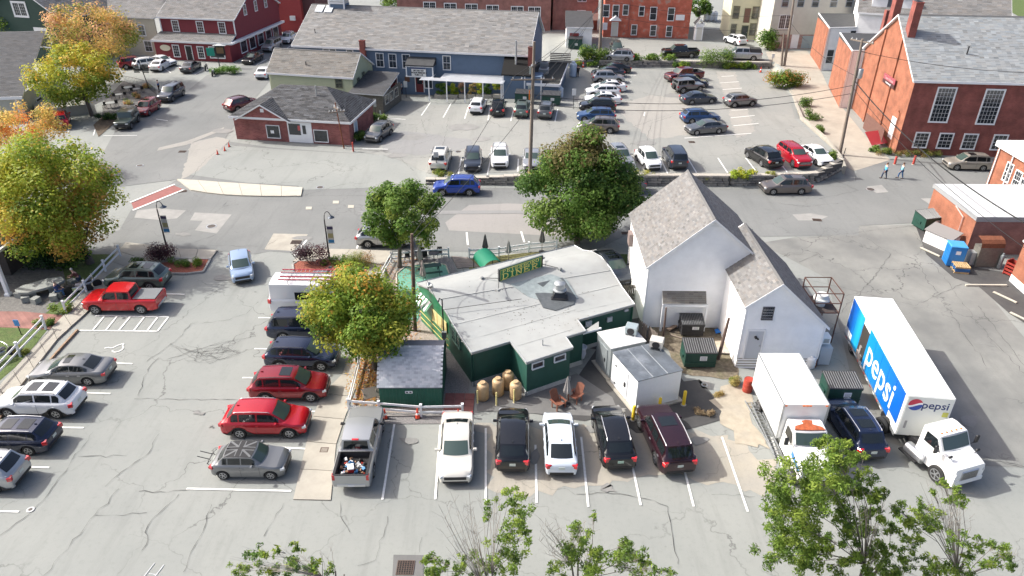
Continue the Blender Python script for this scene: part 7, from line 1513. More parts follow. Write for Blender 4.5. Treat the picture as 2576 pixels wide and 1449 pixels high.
tree('yellow-green maple turning orange at its crown beside the storage shed',(945,928),(900,680),285,YG+[(.42,.25,.05)],30000,.19,26,dx=-.5,low=.22,trunk=.17,colfn=lambda u,w:4 if(w>.3 and nr.rand()<.2)else(3 if w<-.3 and nr.rand()<.6 else int(nr.choice([0,1,2]))))
tree('large maple turning yellow and orange at the left, over the stone table',(228,662),(170,345),335,[(.36,.34,.05),(.24,.28,.04),(.44,.34,.07),(.14,.2,.03),(.38,.23,.06)],44000,.22,32,dx=-1.9,low=.12,trunk=.26,colfn=lambda u,w:int(nr.choice([0,2,1,1]))if u<.1 and w>-.2 else int(nr.choice([1,1,3,3,4])))
tree('sparse orange young maple at the left edge above the big one',(95,440),(85,262),190,ORG,9000,.2,14,low=.35,trunk=.1)
tree('golden-green maple by the cafe patio, in front of the orange one',(232,292),(185,98),210,[(.32,.31,.04),(.16,.21,.03),(.42,.28,.05),(.11,.16,.025)],15000,.28,24,dx=-.8,low=.15,colfn=lambda u,w:int(nr.choice([0,0,2,1]))if w>-.2 else int(nr.choice([1,3])))
tree('orange-pink maple behind the golden one, before the beige house',(262,215),(255,-5),220,[(.45,.27,.16),(.3,.27,.08),(.16,.19,.04),(.5,.33,.12)],13000,.28,24,low=.2)
tree('green and yellow tree in the far top left corner',(50,140),(50,-10),150,YG,5000,.3,16,low=.2)
tree('green tree rising behind the blue cinema building',Vector((-22,150,1.6)),(890,-30),100,GREEN,3500,.35,14,low=.15)
tree('green tree in the gap between the orange brick block and the cream house',Vector((36,150,2)),(1795,-10),60,GREEN,2500,.35,12,low=.1)
# foreground tree tops, with slender leaves and bare twigs
def sprays(label,bx,by,clusters,twigs,trunk=.12,cols=FORE,dens=1.):
    root=thing('young_tree',label,'tree',(bx,by,0));o0=Vector((bx,by,0));cs,rs,cnt=[],[],[];q=MB();q2=MB();bo=[Vector((nr.uniform(-.6,.6),nr.uniform(-.3,.3),nr.uniform(1.2,2.6)))for _ in range(4)]
    for s_ in bo:q.tube([(0,0,-.2),tuple(s_*.5+Vector((0,0,-.2))),tuple(s_)],[trunk*.7,trunk*.5,trunk*.35],7)
    for i,(x,y,r)in enumerate(clusters):
        Y=by+nr.uniform(-1.1,1.3);rr=ray(x,y);t=Y/rr.y;p=Vector((0,0,CAMH))+rr*t-o0;pm=FPX/(t*1.0);R__=r/pm*1.08;k=max(2,int(r/9))
        s_=min(bo,key=lambda v:abs(v.x*2-p.x));m1=s_.lerp(p,.45)+Vector((nr.uniform(-.25,.25),0,nr.uniform(.1,.6)));i%5<3 and q.tube([tuple(s_),tuple(m1),tuple(p)],[trunk*.2,trunk*.11,.006],5,cap=False)
        for _ in range(k*4):
            c=p+Vector(nr.normal(size=3)*R__*.62);cs.append(c);rs.append(R__*.38+.05);cnt.append(int(dens*(75*(R__/.25)**1.7)/k/2)+4)
            q2.tube([tuple(m1.lerp(p,.7)),tuple(c)],[.009,.004],3,cap=False)
    leaves(cs,rs,cnt,cols,.16,root,narrow=.5,up=.35,nd=.25)
    for x0,x1,y0,y1,n in twigs:
        for _ in range(n):
            x,y=nr.uniform(x0,x1),nr.uniform(y0,y1);Y=by+nr.uniform(-1,1);rr=ray(x,y);p=Vector((0,0,CAMH))+rr*(Y/rr.y)-o0;s_=min(bo,key=lambda v:abs(v.x*2-p.x));m1=s_.lerp(p,.55)+Vector((nr.uniform(-.15,.15),0,.05));q2.tube([tuple(s_),tuple(m1),tuple(m1.lerp(p,.5)+Vector((nr.normal()*.05,0,0))),tuple(p)],[.012,.009,.006,.003],3,cap=False)
            for _ in range(3):a=m1.lerp(p,nr.uniform(.2,.9));q2.tube([tuple(a),tuple(a+Vector((nr.normal()*.18,nr.normal()*.1,nr.uniform(.15,.45))))],[.006,.003],3,cap=False)
    obj('trunk',q,BARK,root,smooth=60);stuff(obj('twigs',q2,TWIG,root))
sprays('broad leafy tree top with bright green leaves at the lower right',15.2,21.2,[(2090,1128,28),(2112,1158,34),(2150,1150,22),(2000,1185,38),(2040,1200,40),(2085,1212,40),(2140,1200,32),(1960,1230,34),(2000,1250,42),(2050,1265,40),(2110,1258,26),(2160,1225,24),(2192,1250,18),(2218,1238,13),(1952,1285,28),(2130,1300,28),(2172,1330,28),(1990,1318,40),(2040,1340,34),(1972,1355,24),(1960,1400,34),(2010,1420,34),(2060,1395,24),(2150,1400,26),(2200,1415,30),(2100,1425,25),(2232,1432,24),(2090,1360,22),(2182,1290,20),(2214,1302,16),(2240,1335,15),(2205,1372,20),(2245,1388,18),(2120,1345,22),(2020,1375,26),(2190,1235,12)],[(2130,2230,1210,1330,16),(2080,2200,1300,1420,14)],.14,dens=1.5)
sprays('thin scattered tree top at the bottom right corner',19.2,21.0,[(2265,1300,22),(2300,1283,22),(2322,1320,26),(2350,1322,18),(2308,1352,20),(2262,1284,13),(2395,1250,16),(2420,1258,14),(2412,1350,16),(2402,1230,10),(2372,1215,8),(2500,1375,18),(2462,1362,16),(2530,1392,18),(2490,1420,22),(2290,1405,14),(2372,1428,24),(2420,1438,28),(2345,1240,6),(2282,1370,13),(2332,1402,15),(2340,1440,20),(2262,1425,16),(2360,1290,10),(2440,1400,14),(2545,1425,14)],[(2310,2420,1190,1330,30),(2360,2450,1250,1330,10),(2530,2576,1390,1430,5)],.1)
sprays('slim tree top with a fan of bare twigs at the bottom, left of centre',-.6,21.0,[(1285,1240,20),(1302,1265,17),(1306,1300,20),(1290,1325,28),(1318,1345,20),(1232,1290,18),(1262,1380,28),(1292,1400,28),(1080,1400,16),(1110,1415,16),(1175,1405,13),(1210,1430,24),(1095,1437,22),(1150,1440,18),(1250,1430,22)],[(1100,1210,1215,1400,34),(1220,1262,1225,1300,8)],.09)
sprays('bushy tree top with dry twigs at the bottom centre',3.0,20.8,[(1495,1297,7),(1455,1322,9),(1475,1345,14),(1440,1352,24),(1430,1400,34),(1480,1380,24),(1502,1400,18),(1570,1372,14),(1592,1387,18),(1560,1402,28),(1620,1405,14),(1592,1430,34),(1640,1430,14),(1500,1435,30),(1682,1441,11),(1400,1430,20)],[(1350,1500,1290,1420,44)],.1)
sprays('low treetop at the bottom left of centre',-7.6,20.9,[(650,1397,18),(625,1420,22),(600,1440,18),(700,1387,9),(742,1376,9),(745,1410,18),(720,1430,22),(790,1420,14),(832,1430,11),(770,1440,22),(682,1440,18)],[(570,840,1370,1430,20)],.09,cols=GREEN+YG[:1])
def shrub(label,px,py,w,h,cols,n=900,size=.14,name='shrub',dy=0,cat='shrub',group=None,narrow=1.,dz=0,z=None):
    p=G(px,py)if z is None else PZ(px,py,z);pm=FPX/(p-Vector((0,0,CAMH))).dot(_Rm@Vector((0,0,-1)));W_=w/pm;root=thing(name,label,cat,(p.x,p.y,p.z),0,group);cs,rs=[],[]
    k=max(4,int(W_*5))
    for _ in range(k):cs.append((nr.uniform(-.5,.5)*W_,nr.uniform(-.25,.25)*min(W_,2),h*nr.uniform(.25,.8)));rs.append(h*.42+.1)
    leaves(cs,rs,[n//k]*k,cols,size,root,'foliage',narrow=narrow);q=MB()
    for c in cs[:6]:q.tube([(c[0]*.3,c[1]*.3,-.05),c],[.03,.01],4,cap=False)
    stuff(obj('stems',q,BARK,root));return root
shrub('dark purple shrub at the foot of the left banner lamp post',396,658,75,1.6,PURP,2600,.12);shrub('dark purple shrub at the foot of the centre banner lamp post',786,664,62,1.6,PURP,2400,.12)
shrub('strap-leaved green plants in the left planting bed',470,668,78,.6,YG[:2]+GREEN[:2],1500,.2,narrow=.3,name='perennials');shrub('small green shrub at the left end of the left planting bed',348,668,26,.8,GREEN,700)
shrub('strap-leaved green plants in the centre planting bed',850,666,100,.6,YG[:2]+GREEN[:2],2000,.2,narrow=.3,name='perennials');shrub('rust and green ornamental grass clump at the diner sidewalk',909,668,44,1.3,[(.25,.13,.06),(.12,.17,.03),(.2,.2,.05)],2600,.22,narrow=.15,name='ornamental_grass')
shrub('clipped green hedge on the island before the red store',568,186,60,1.3,[(.12,.22,.03),(.08,.16,.03)],3500,.14,name='hedge');shrub('big orange-green sumac clump beside the alley',1975,222,82,2.6,[(.11,.18,.03),(.16,.24,.04),(.3,.14,.04),(.07,.12,.02)],4200,.32,narrow=.5,name='sumac')
shrub('tall arching shrub against the vine-covered wall',1800,168,64,3.0,GREEN+[(.14,.2,.06)],2600,.25,narrow=.6);shrub('tall weeds at the foot of the back-lot utility pole',1492,160,66,2.2,GREEN[1:]+YG[:1],2600,.26,name='weeds')
for i,(x,y,w)in enumerate([(1475,166,60),(1615,162,60),(1665,162,60),(1715,163,30),(1835,168,30),(1880,170,55)]):shrub('green vines over the back stone wall, '+('beside the silver wagon','left of the black pickup','below the black pickup','just right of the black pickup','right of the tall arching shrub','at the right end under the silver pickup')[i],x,y,w,1.0,GREEN+YG[:2],1100,.24,name='vine',group='vines along the back wall of the upper lot',cat='vine')
for x,y,w,h,l in[(2028,268,26,1.2,'sumac sprigs on the lot edge wall, far end'),(2045,300,30,1.2,'sumac sprigs on the lot edge wall, middle'),(2065,335,18,.9,'small sprigs on the lot edge wall, near end'),(2096,400,22,.9,'green weeds at the alley corner behind the white sedan')]:shrub(l,x,y,w,h,GREEN+YG[:1],700,.26,name='weeds',narrow=.5)
shrub('bright yellow-green shrub on the retaining wall between parked cars',1862,448,66,.9,[(.3,.3,.03),(.2,.26,.03)],1500,.18);shrub('yellow-green weeds at the wall end beside the white utility vehicle',1122,443,56,.6,[(.2,.2,.05),(.12,.17,.03)],1200,.16,name='weeds',narrow=.4)
for x,w,l in((1345,40,'yellowing weeds on the wall at the utility pole foot'),(1620,62,'yellow weeds on the wall below the white small crossover'),(1750,60,'yellow weeds on the wall right of the boxy off-roader'),(1945,34,'yellow-green weeds on the wall below the black crossover')):shrub(l,x,442,w,.4,[(.32,.3,.05),(.2,.22,.04)],700,.13,name='weeds',narrow=.4)
shrub('dark green hedge shrubs beside the brick office, near the grey crossover',893,352,50,1.0,GREEN+DGRN,2200,.2);shrub('green foundation shrubs beside the weathered porch',945,305,50,.9,GREEN+DGRN,1500,.2)
shrub('rough green and brown weeds along the brick hall',2285,392,150,.7,[(.16,.17,.05),(.2,.13,.06),(.1,.13,.03)],3000,.18,name='weeds',narrow=.4);shrub('weeds at the alley corner of the brick hall',2215,385,40,.7,GREEN+YG,1000,.18,name='weeds')
shrub('green ivy hanging at the corner of the cream house',1928,125,30,3.2,GREEN,1500,.3,name='ivy');shrub('low green ground shrub near the jeep by the patio',272,300,60,.7,GREEN+DGRN,1800,.16);shrub('dark shrubs in the shade of the big left maple',150,672,120,1.6,DGRN+GREEN[:1],4200,.2)
shrub('yellow-green plants at the corner post of the left white fence',158,786,34,.7,YG,900,.12,name='perennials');shrub('low plants at the end of the lower left white fence',112,822,40,.5,GREEN+YG,900,.12,name='perennials')
shrub('low plants behind the lower left white fence',60,890,50,.4,[(.3,.25,.08),(.16,.18,.04)],900,.1,name='perennials');shrub('yellow-green weeds by the lean-to dumpster',1782,806,26,.8,YG,700,.16,name='weeds');shrub('weeds beside the plank heap near the lean-to',1655,790,36,.6,YG+GREEN,700,.14,name='weeds')
shrub('dry grass clump at the white house corner',1842,968,36,.45,[(.3,.25,.1),(.16,.19,.04)],900,.16,name='weeds',narrow=.3);shrub('dry weeds on the sand beside the right yellow bollard',1806,995,22,.3,[(.32,.24,.1)],500,.14,name='weeds',narrow=.3);shrub('brown dead weeds near the plum crossover',1772,1040,44,.3,[(.25,.19,.13)],900,.14,name='weeds',narrow=.3)
for i,(x,cols,sz)in enumerate([(1104,GREEN,.3),(1122,GREEN,.3),(1142,[(.3,.34,.03),(.15,.22,.03)],.25),(1165,[(.25,.15,.1),(.12,.15,.05)],.2),(1187,[(.35,.25,.12),(.12,.17,.03)],.25),(1208,[(.3,.33,.04),(.12,.2,.03)],.25),(1228,GREEN,.3),(1250,[(.3,.33,.05),(.1,.16,.03)],.25),(1268,[(.35,.24,.1),(.12,.16,.04)],.25)]):
    p=G(x,246);pl=thing('planter','concrete planter under the white pergola, %s from the left'%('first','second','third','fourth','fifth','sixth','seventh','eighth','ninth')[i],'planter',(p.x,p.y,p.z),R(-8.7),'planters under the pergola');q=MB();q.box(-.55,.55,-.3,.3,0,.5,ch=.02);obj('box',q,CONC,pl);cs=[(nr.uniform(-.5,.5),nr.uniform(-.2,.2),nr.uniform(.6,1.9))for _ in range(8)];leaves(cs,[.35]*8,[90]*8,cols,sz,pl,'plants',narrow=.5)
# patio plants upper left
for x,y,l in((345,248,'flower-filled planter on the cafe patio beside the red wagon'),(318,262,'small flower planter on the cafe patio near the jeep'),(376,222,'dark shrub pot by the directory post')):shrub(l,x,y,22,.8,[(.1,.16,.03),(.35,.2,.1),(.3,.3,.08)],500,.14,name='potted_plant')
gl=[];
for _ in range(3200):
    x,y=rnd.choice([(rnd.uniform(870,960),rnd.uniform(640,1030)),(rnd.uniform(955,1060),rnd.uniform(640,860)),(rnd.uniform(895,945),rnd.uniform(900,1010))]);gl.append(G(x,y))
q=MB()
for p in gl:
    if p.x<-12 or(-8<p.x<-4 and p.y<37.3):continue
    s_=rnd.uniform(.03,.07);a=rnd.random()*6.3;q.tint=rnd.choice([(.4,.2,.06),(.35,.12,.05),(.4,.3,.1),(.25,.15,.08)]);q.add([(p.x+s_*math.cos(a+t),p.y+s_*math.sin(a+t),.045+rnd.uniform(0,.03))for t in(0,1.6,3.1,4.7)],[(0,1,2,3)])
o=stuff(obj('fallen_leaves',q,LEAF));tag(o,'fallen orange leaves on the gravel west of the diner','leaves')
# ---------------------------------------------------------------- poles, wires, lamps
WOOD=mat('pole_wood',(.2,.165,.135),.9,var=.25,scale=3,stretch=(8,8,1));WOODD=mat('dark_timber',(.12,.08,.065),.9,var=.25,scale=4);FENW=mat('weathered_picket',(.2,.17,.145),.9,var=.25,scale=4,stretch=(6,6,1))
def hpix(b,px,py):r=ray(px,py);return CAMH+r.z*(b.y/r.y)
def pole(label,px,py,tx,ty,r=.16,arms=(),m=None,xf=None,name='utility_pole',z=None):
    b=G(px,py);H=hpix(b,tx,ty);rr=ray(tx,ty);top=Vector((0,0,CAMH))+rr*(b.y/rr.y);root=thing(name,label,'utility pole',b);t=top-b;q=MB();q.tube([(0,0,-.2),tuple(t*.5),tuple(t)],[r*1.15,r,r*.75],10);obj('shaft',q,m or WOOD,root,smooth=50)
    for frac,half,ang in arms:
        c=t*frac;d=Vector((math.cos(R(ang)),math.sin(R(ang)),0));q=MB();q.tube([tuple(c-d*half),tuple(c+d*half)],.09,4);obj('crossarm',q,WOOD,root)
        for k in(-.9,-.5,.5,.9):q=MB();p=c+d*half*k;q.lathe([(.05,0),(.07,.05),(.04,.1),(.06,.16),(0,.2)],8,(p.x,p.y,p.z+.06));obj('insulator',q,GALV,root)
    if xf:
        c=t*xf;q=MB();q.lathe([(0,-.5),(.26,-.48),(.28,-.4),(.28,.4),(.24,.5),(0,.52)],14,(c.x+.42,c.y-.1,c.z));obj('transformer',q,GALV,root,smooth=40)
    return b,top
P1=pole('weathered utility pole rising beside the diner, nearest in view',1044,832,1036,588,.13,m=WOODD);P2=pole('tall utility pole with crossarms in front of the cinema dumpsters',1333,436,1344,105,.17,[(.73,2.1,4),(.83,.6,70)])
P3=pole('leaning utility pole with transformer beside the brick hall alley',2112,390,2170,98,.17,[(.98,1.3,-55)],xf=.72);P5=pole('stout pale utility pole at the back of the cinema building',1508,150,1516,-20,.24);P4=pole('right one of the twin utility poles at the head of the alley',1973,166,2000,-20,.18);pole('left one of the twin utility poles at the head of the alley',1966,166,1972,84,.16)
P6=pole('rusty old light pole with broken arms at the brick office corner',866,374,843,258,.07,[(.8,.9,20),(.88,.5,-50)],m=RUST);pole('thin black service post beside the lean-to of the white house',1668,855,1676,774,.07,m=WOODD,name='service_post');pole('thick dark leaning post beside the white house yard',1806,905,1834,800,.11,m=WOODD,name='leaning_post');pole('thin dark post leaning at the alley mouth',2114,418,2128,372,.05,m=DARKM,name='leaning_post');pole('rusty brown pipe bollard beside the white house boxes',2048,922,2054,896,.12,m=RUST,name='pipe_bollard')
for dz_,w_,h_,m_,nm_ in((.62,.1,.9,ORANGEL,'orange_guard'),(.68,.3,.35,GALV,'junction_frame'),(.57,.26,.18,GALV,'cutout_box'),(.8,.16,.7,GALV,'riser_cap')):
    c_=(P2[1]-P2[0])*dz_;q=MB();q.cbox((c_.x-.3,c_.y-.15,c_.z),(w_,.12,h_),ch=.02);obj(nm_,q,m_,[o for o in bpy.data.objects if o.get('label','').startswith('tall utility pole')][0])
WIRE=mat('wire_black',(.02,.02,.02),.7)
def wire(label,a,b,sag=.8,r=.022,group=None,m=None):
    a,b=Vector(a),Vector(b);q=MB();pts=[a.lerp(b,t)-Vector((0,0,sag*4*t*(1-t)))for t in np.linspace(0,1,17)];q.tube(pts,r,4,cap=False);o=obj('overhead_wire',q,m or WIRE,None,smooth=60);tag(o,label,'wire',group);return o
WG='overhead wires strung between the utility poles'
def up(P_,f,d=(0,0,0)):return P_[0].lerp(P_[1],f)+Vector(d)
for i,k in enumerate((-1.8,-1.0,1.0,1.8)):wire('one of the wires from the cinema pole crossarm to the stout back pole',up(P2,.74,(k,0,.2)),up(P5,.8+.04*i,(0,0,0)),.6,.022,'wires from the cinema pole to the back pole')
for i,k in enumerate((-1.8,1.8)):wire('one of the pair of wires running from the cinema pole crossarm down over the diner',up(P2,.74,(k,0,.2)),up(P1,.98-.05*i),.5,.02,'pair of wires from the cinema pole to the diner pole')
wire('wire crossing the upper lot from the cinema pole to the leaning hall pole',up(P2,.62),up(P3,.62),1.4,.03);wire('second, lower wire crossing the upper lot towards the hall pole',up(P2,.55),up(P3,.55),1.2,.03);wire('wire from the twin poles to the leaning hall pole',up(P4,.6),up(P3,.7),.8,.025);wire('wire from the stout back pole to the twin poles',up(P5,.9),up(P4,.7),1.0,.025);wire('lower wire from the stout back pole to the twin poles',up(P5,.7),up(P4,.5),1.0,.025)
wire('thick cable bundle from the hall pole past the right-hand brick buildings',up(P3,.66),PZ(2576,560,6.0),1.0,.05);wire('cable from the hall pole over the hall windows',up(P3,.9),(62,78.2,9.6),.8,.03);wire('thin cable from the hall pole towards the white annex roof',up(P3,.6),PZ(2600,640,6.0),.9,.022);wire('service wire from the diner pole to the diner mast',up(P1,.9),(K[13].x-.5,K[13].y-.2,4.0),.3,.015);wire('black wire drooping over the pale diner roof',(K[13].x-.25,K[13].y,3.3),PZ(1312,752,3.3),.0,.018)
def lamp(label,px,py,h=4.35,cat='street lamp'):
    p=G(px,py);t=thing('street_lamp',label,cat,p,0,'banner lamp posts at the planting beds');q=MB();q.tube([(0,0,0),(0,0,.5),(0,0,h-.8)],[.1,.07,.05],10);q.tube([(0,0,h-.8)]+[(.28-.28*math.cos(a),0,h-.8+.8*math.sin(a)*.9)for a in np.linspace(.3,2.6,9)],.03,8);obj('post',q,DARKM,t,smooth=50)
    q=MB();q.lathe([(.04,.2),(.06,.1),(.26,-.02),(.28,-.06),(0,-.04)],16,(.55,0,h-.55));obj('lamp_shade',q,mat('lamp_shade_grey',(.12,.14,.17),.35,.4),t,smooth=50)
    q=MB();q.box(.1,.58,-.01,.01,1.5,2.95);b=obj('banner',q,mat('banner_cream',(.5,.47,.42),.8),t)
    for z0,z1,c,n in((2.7,2.951,(.05,.04,.08),'dark'),(1.499,1.78,(.04,.2,.38),'blue'),(1.95,2.35,(.35,.3,.14),'ochre')):q=MB();q.box(.13 if n=='ochre' else .099,.55 if n=='ochre' else .581,-.013,.013,z0,z1);obj('banner_print',q,mat('banner_'+n,c,.8),b)
    for z in(1.45,3.0):q=MB();q.tube([(0,0,z),(.6,0,z)],.015,6);obj('bracket',q,DARKM,t)
    return t
lamp('banner lamp post rising from the left planting bed',420,624);l2=lamp('banner lamp post rising from the centre planting bed',829,652)
def post_sign(label,px,py,h,w,hh,col,rz=0,name='sign_post',lines=0):
    p=G(px,py);t=thing(name,label,'sign',p,R(rz));q=MB();q.tube([(0,0,0),(0,0,h)],.035,6);obj('post',q,DARKM,t);q=MB();q.box(-w/2,w/2,-.06,-.03,h-hh,h+.03);s=obj('panel',q,mat('sign_%d_%d'%(col[0]*99,col[2]*99),col,.5),t)
    for k in range(lines):q=MB();z=h-hh*(k+.6)/lines;q.box(-w*.38,w*.38,-.066,-.061,z-.02,z+.02);obj('text_line',q,DARKM,s)
    return t
post_sign('small white parking sign on a black post before the white utility vehicle',1099,436,2.3,.5,.55,(.7,.7,.7),lines=4);post_sign('white sign on a post at the corner of the cinema yard',1442,275,2.6,.5,.8,(.7,.7,.68));post_sign('white sign on a post near the two people at the cinema',1022,245,2.2,.5,.8,(.6,.62,.62));s=post_sign('small blue accessible parking sign on the lawn',54,842,1.2,.35,.45,(.1,.3,.65));post_sign('low white sign post beside the weathered porch',946,296,2.4,.35,1.0,(.5,.5,.48));post_sign('white pillar marker at the porch end',958,298,1.0,.2,1.0,(.6,.6,.58));post_sign('sign post at the head of the alley',1940,168,2.4,.4,.6,(.6,.6,.6))
p=G(375,222);t=thing('directory_sign','tall street directory sign with two dark slatted boards beside the patio','sign',p);q=MB();q.tube([(0,0,0),(-.5,0,3.6)],.07,6);obj('post',q,DARKM,t)
for s_ in(-1,1):
    for k in range(6):q=MB();q.box(s_*.65-.5-.4 if s_<0 else .15-.4,s_*.65-.5+.4 if s_<0 else .15+.4,-.04,.0,2.2+k*.2,2.36+k*.2);obj('slat',q,mat('directory_board',(.09,.09,.08),.6),t)
p=G(553,170);t=thing('store_kiosk_sign','two dark store signs with a teal poster on a post above the hedge','sign',p)
q=MB();q.tube([(0,0,0),(0,0,3.6)],.08,6);obj('post',q,DARKM,t);q=MB();q.box(-.2,1.3,-.1,0,1.9,3.4);obj('panel',q,DARKM,t);q=MB();q.box(-1.6,-.4,-.1,0,1.8,3.0);obj('poster',q,mat('teal_poster',(.02,.3,.22),.5),t);q=MB();q.box(.0,1.1,-.13,-.1,2.2,3.1);obj('picture',q,mat('poster_brown',(.2,.12,.06),.5),t);q=MB();q.add([(-.5,-.3,3.4),(1.6,-.3,3.4),(1.6,.3,3.4),(-.5,.3,3.4),(.55,0,3.7)],[(0,1,4),(1,2,4),(2,3,4),(3,0,4),(0,3,2,1)]);obj('cap',q,GALV,t)
# ---------------------------------------------------------------- fences
def rail_fence(label,pts,h=1.0,rails=(.45,.9),m=WHITE,spacing=None,postw=.12):
    P_=[G(*p)for p in pts];t=thing('rail_fence',label,'fence',P_[0]);o0=P_[0]
    for p in P_:q=MB();q.box(-postw/2,postw/2,-postw/2,postw/2,0,h+.05);q.box(-postw/2-.02,postw/2+.02,-postw/2-.02,postw/2+.02,h+.05,h+.1);obj('post',q,m,t,p-o0)
    for a,b in zip(P_,P_[1:]):
        d=b-a;d.z=0;L_=d.length
        for z in rails:q=MB();q.box(.06,L_-.06,-.02,.02,z-.07,z+.07);obj('rail',q,m,t,a-o0,math.atan2(d.y,d.x))
    return t
rail_fence('white two-rail fence along the stone table lawn',[(304,648),(267,686),(219,738),(168,791)],1.05);rail_fence('white two-rail fence below the brick path',[(116,829),(52,897),(-30,985)],1.05)
rail_fence('white two-rail fence between the storage shed and the cones',[(879,1034),(955,1040),(1060,1049),(1164,1047)],.85,(.35,.75));rail_fence('white fence up the diner sidewalk',[(879,1032),(904,930),(920,860),(940,780),(955,715),(985,660)],.85,(.35,.75),postw=.09)
rail_fence('white rail fence along the diner front, left of the gate',[(985,660),(1055,652),(1129,648)],.85,(.35,.75));rail_fence('white rail fence along the diner front, right of the gate',[(1181,650),(1255,646),(1330,634),(1400,628)],.85,(.35,.75))
def picket(label,a,b,h,w=.12,m=FENW,pitch=.15):
    A,B=G(*a),G(*b);d=B-A;d.z=0;t=thing('picket_fence',label,'fence',A,math.atan2(d.y,d.x));n=int(d.length/pitch)
    for z in(.35,h*.75):q=MB();q.box(0,d.length,.02,.07,z,z+.08);obj('rail',q,m,t)
    q=MB();q.box(-w/2,w/2,-.012,.012,0,h-.08);q.add([(-w/2,-.012,h-.08),(w/2,-.012,h-.08),(0,-.012,h+.02),(-w/2,.012,h-.08),(w/2,.012,h-.08),(0,.012,h+.02)],[(0,1,2),(5,4,3),(0,2,5,3),(1,4,5,2)]);me=q.mesh('picket',m)
    for k in range(n):o=link('picket',me,t,(k*pitch+w/2,0,rnd.uniform(-.03,.01)));o.rotation_euler=(0,rnd.uniform(-.02,.02),0)
picket('weathered picket fence between the diner and the white house',(1560,756),(1627,752),1.35);picket('leaning dark stockade fence beside the coolers, farther piece',(1603,845),(1625,862),1.4);picket('leaning dark stockade fence beside the coolers, nearer piece',(1628,858),(1652,880),1.3)
p=G(2170,322);t=thing('alley_board_fence','brown board fence with a red sloping cellar hatch beside the brick hall','fence',p);e=G(2215,372)-p;ang_=math.atan2(e.y,e.x);L_=e.length
for k in range(int(L_/.3)):q=MB();q.box(k*.3,k*.3+.28,0,.04,0,1.9);obj('board',q,mat('brown_fence_board',(.14,.07,.055),.8,var=.2),t,rz=ang_)
hx=G(2198,372)-p;q=MB();q.add([(hx.x-.6,hx.y-.6,.2),(hx.x+1.7,hx.y+.4,.2),(hx.x+1.2,hx.y+2.0,1.2),(hx.x-.9,hx.y+1.2,1.2)],[(0,1,2,3)]);obj('hatch',q,mat('hatch_red',(.35,.03,.04),.5),t)
# ---------------------------------------------------------------- yard equipment
DGR=mat('dumpster_green',(.012,.055,.04),.5,var=.2,scale=3,dirt=.25);BLK=mat('dumpster_lid',(.03,.03,.032),.6,var=.15)
def dumpster(label,px,py,w=1.9,d=1.3,h=1.3,rz=0,body=DGR,sign=True):
    p=G(px,py);t=thing('dumpster',label,'dumpster',(p.x,p.y,p.z+.03),R(rz));q=MB();q.add([(-w/2,-d/2,.12),(w/2,-d/2,.12),(w/2,d/2,.12),(-w/2,d/2,.12),(-w/2,-d/2,h-.15),(w/2,-d/2,h-.15),(w/2,d/2,h+.1),(-w/2,d/2,h+.1)],[(3,2,1,0),(4,5,6,7),(0,1,5,4),(1,2,6,5),(2,3,7,6),(3,0,4,7)]);q.box(-w/2-.03,w/2+.03,-d/2-.03,-d/2-.001,h-.24,h-.12);q.box(-w/2-.02,w/2+.02,-d/2-.04,-d/2-.001,.42,.5);obj('bin',q,body,t)
    for s in(-1,1):
        l_=MB();x0_,x1_=(0.01,w/2+.04)if s>0 else(-w/2-.04,-.01);l_.add([(x0_,-d/2-.06,h-.11),(x1_,-d/2-.06,h-.11),(x1_,d/2,h+.14),(x0_,d/2,h+.14),(x0_,-d/2-.06,h-.07),(x1_,-d/2-.06,h-.07),(x1_,d/2,h+.18),(x0_,d/2,h+.18)],[(3,2,1,0),(4,5,6,7),(0,1,5,4),(1,2,6,5),(2,3,7,6),(3,0,4,7)]);lo=obj('lid',l_,BLK,t);r_=MB();n=7
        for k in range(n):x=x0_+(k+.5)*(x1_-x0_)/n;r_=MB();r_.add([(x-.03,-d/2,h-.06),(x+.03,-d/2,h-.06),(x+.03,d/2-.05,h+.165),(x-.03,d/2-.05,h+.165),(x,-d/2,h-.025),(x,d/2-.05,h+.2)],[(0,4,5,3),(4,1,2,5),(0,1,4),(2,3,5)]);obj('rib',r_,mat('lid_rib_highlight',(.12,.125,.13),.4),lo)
    for s in(-1,1):q=MB();q.box(s*w/2-.08 if s<0 else w/2,s*w/2 if s<0 else w/2+.08,-.25,.45,.55,.75);obj('fork_pocket',q,body,t)
    if sign:
        q=MB();q.box(-.05,.4,-d/2-.012,-d/2-.001,.62,.95);s_=obj('sticker',q,WHITE,t)
        for k in range(3):q=MB();q.box(0,.35,-d/2-.016,-d/2-.0125,.67+k*.09,.70+k*.09);obj('text_line',q,DARKM,s_)
    return t
dumpster('dark green ribbed-lid dumpster standing against the white house yard',1753,912,2.0,1.4,1.3);dumpster('black dumpster under the lean-to roof',1736,838,1.5,1.1,1.1,0,BLK);dumpster('green dumpster with ribbed black lids behind the navy crossover',2106,1002,1.95,1.4,1.35);dumpster('dark dumpster beside the brick annex at the right',2332,572,2.2,1.5,1.3,15);dumpster('dark dumpster behind the grey-green crossover at the cinema',1318,258,2.2,1.4,1.4,-8);dumpster('dark dumpster right of the cinema pole',1387,262,2.3,1.4,1.4,-8);dumpster('green dumpster behind the cinema annex',1447,122,2.2,1.6,1.7,-8)
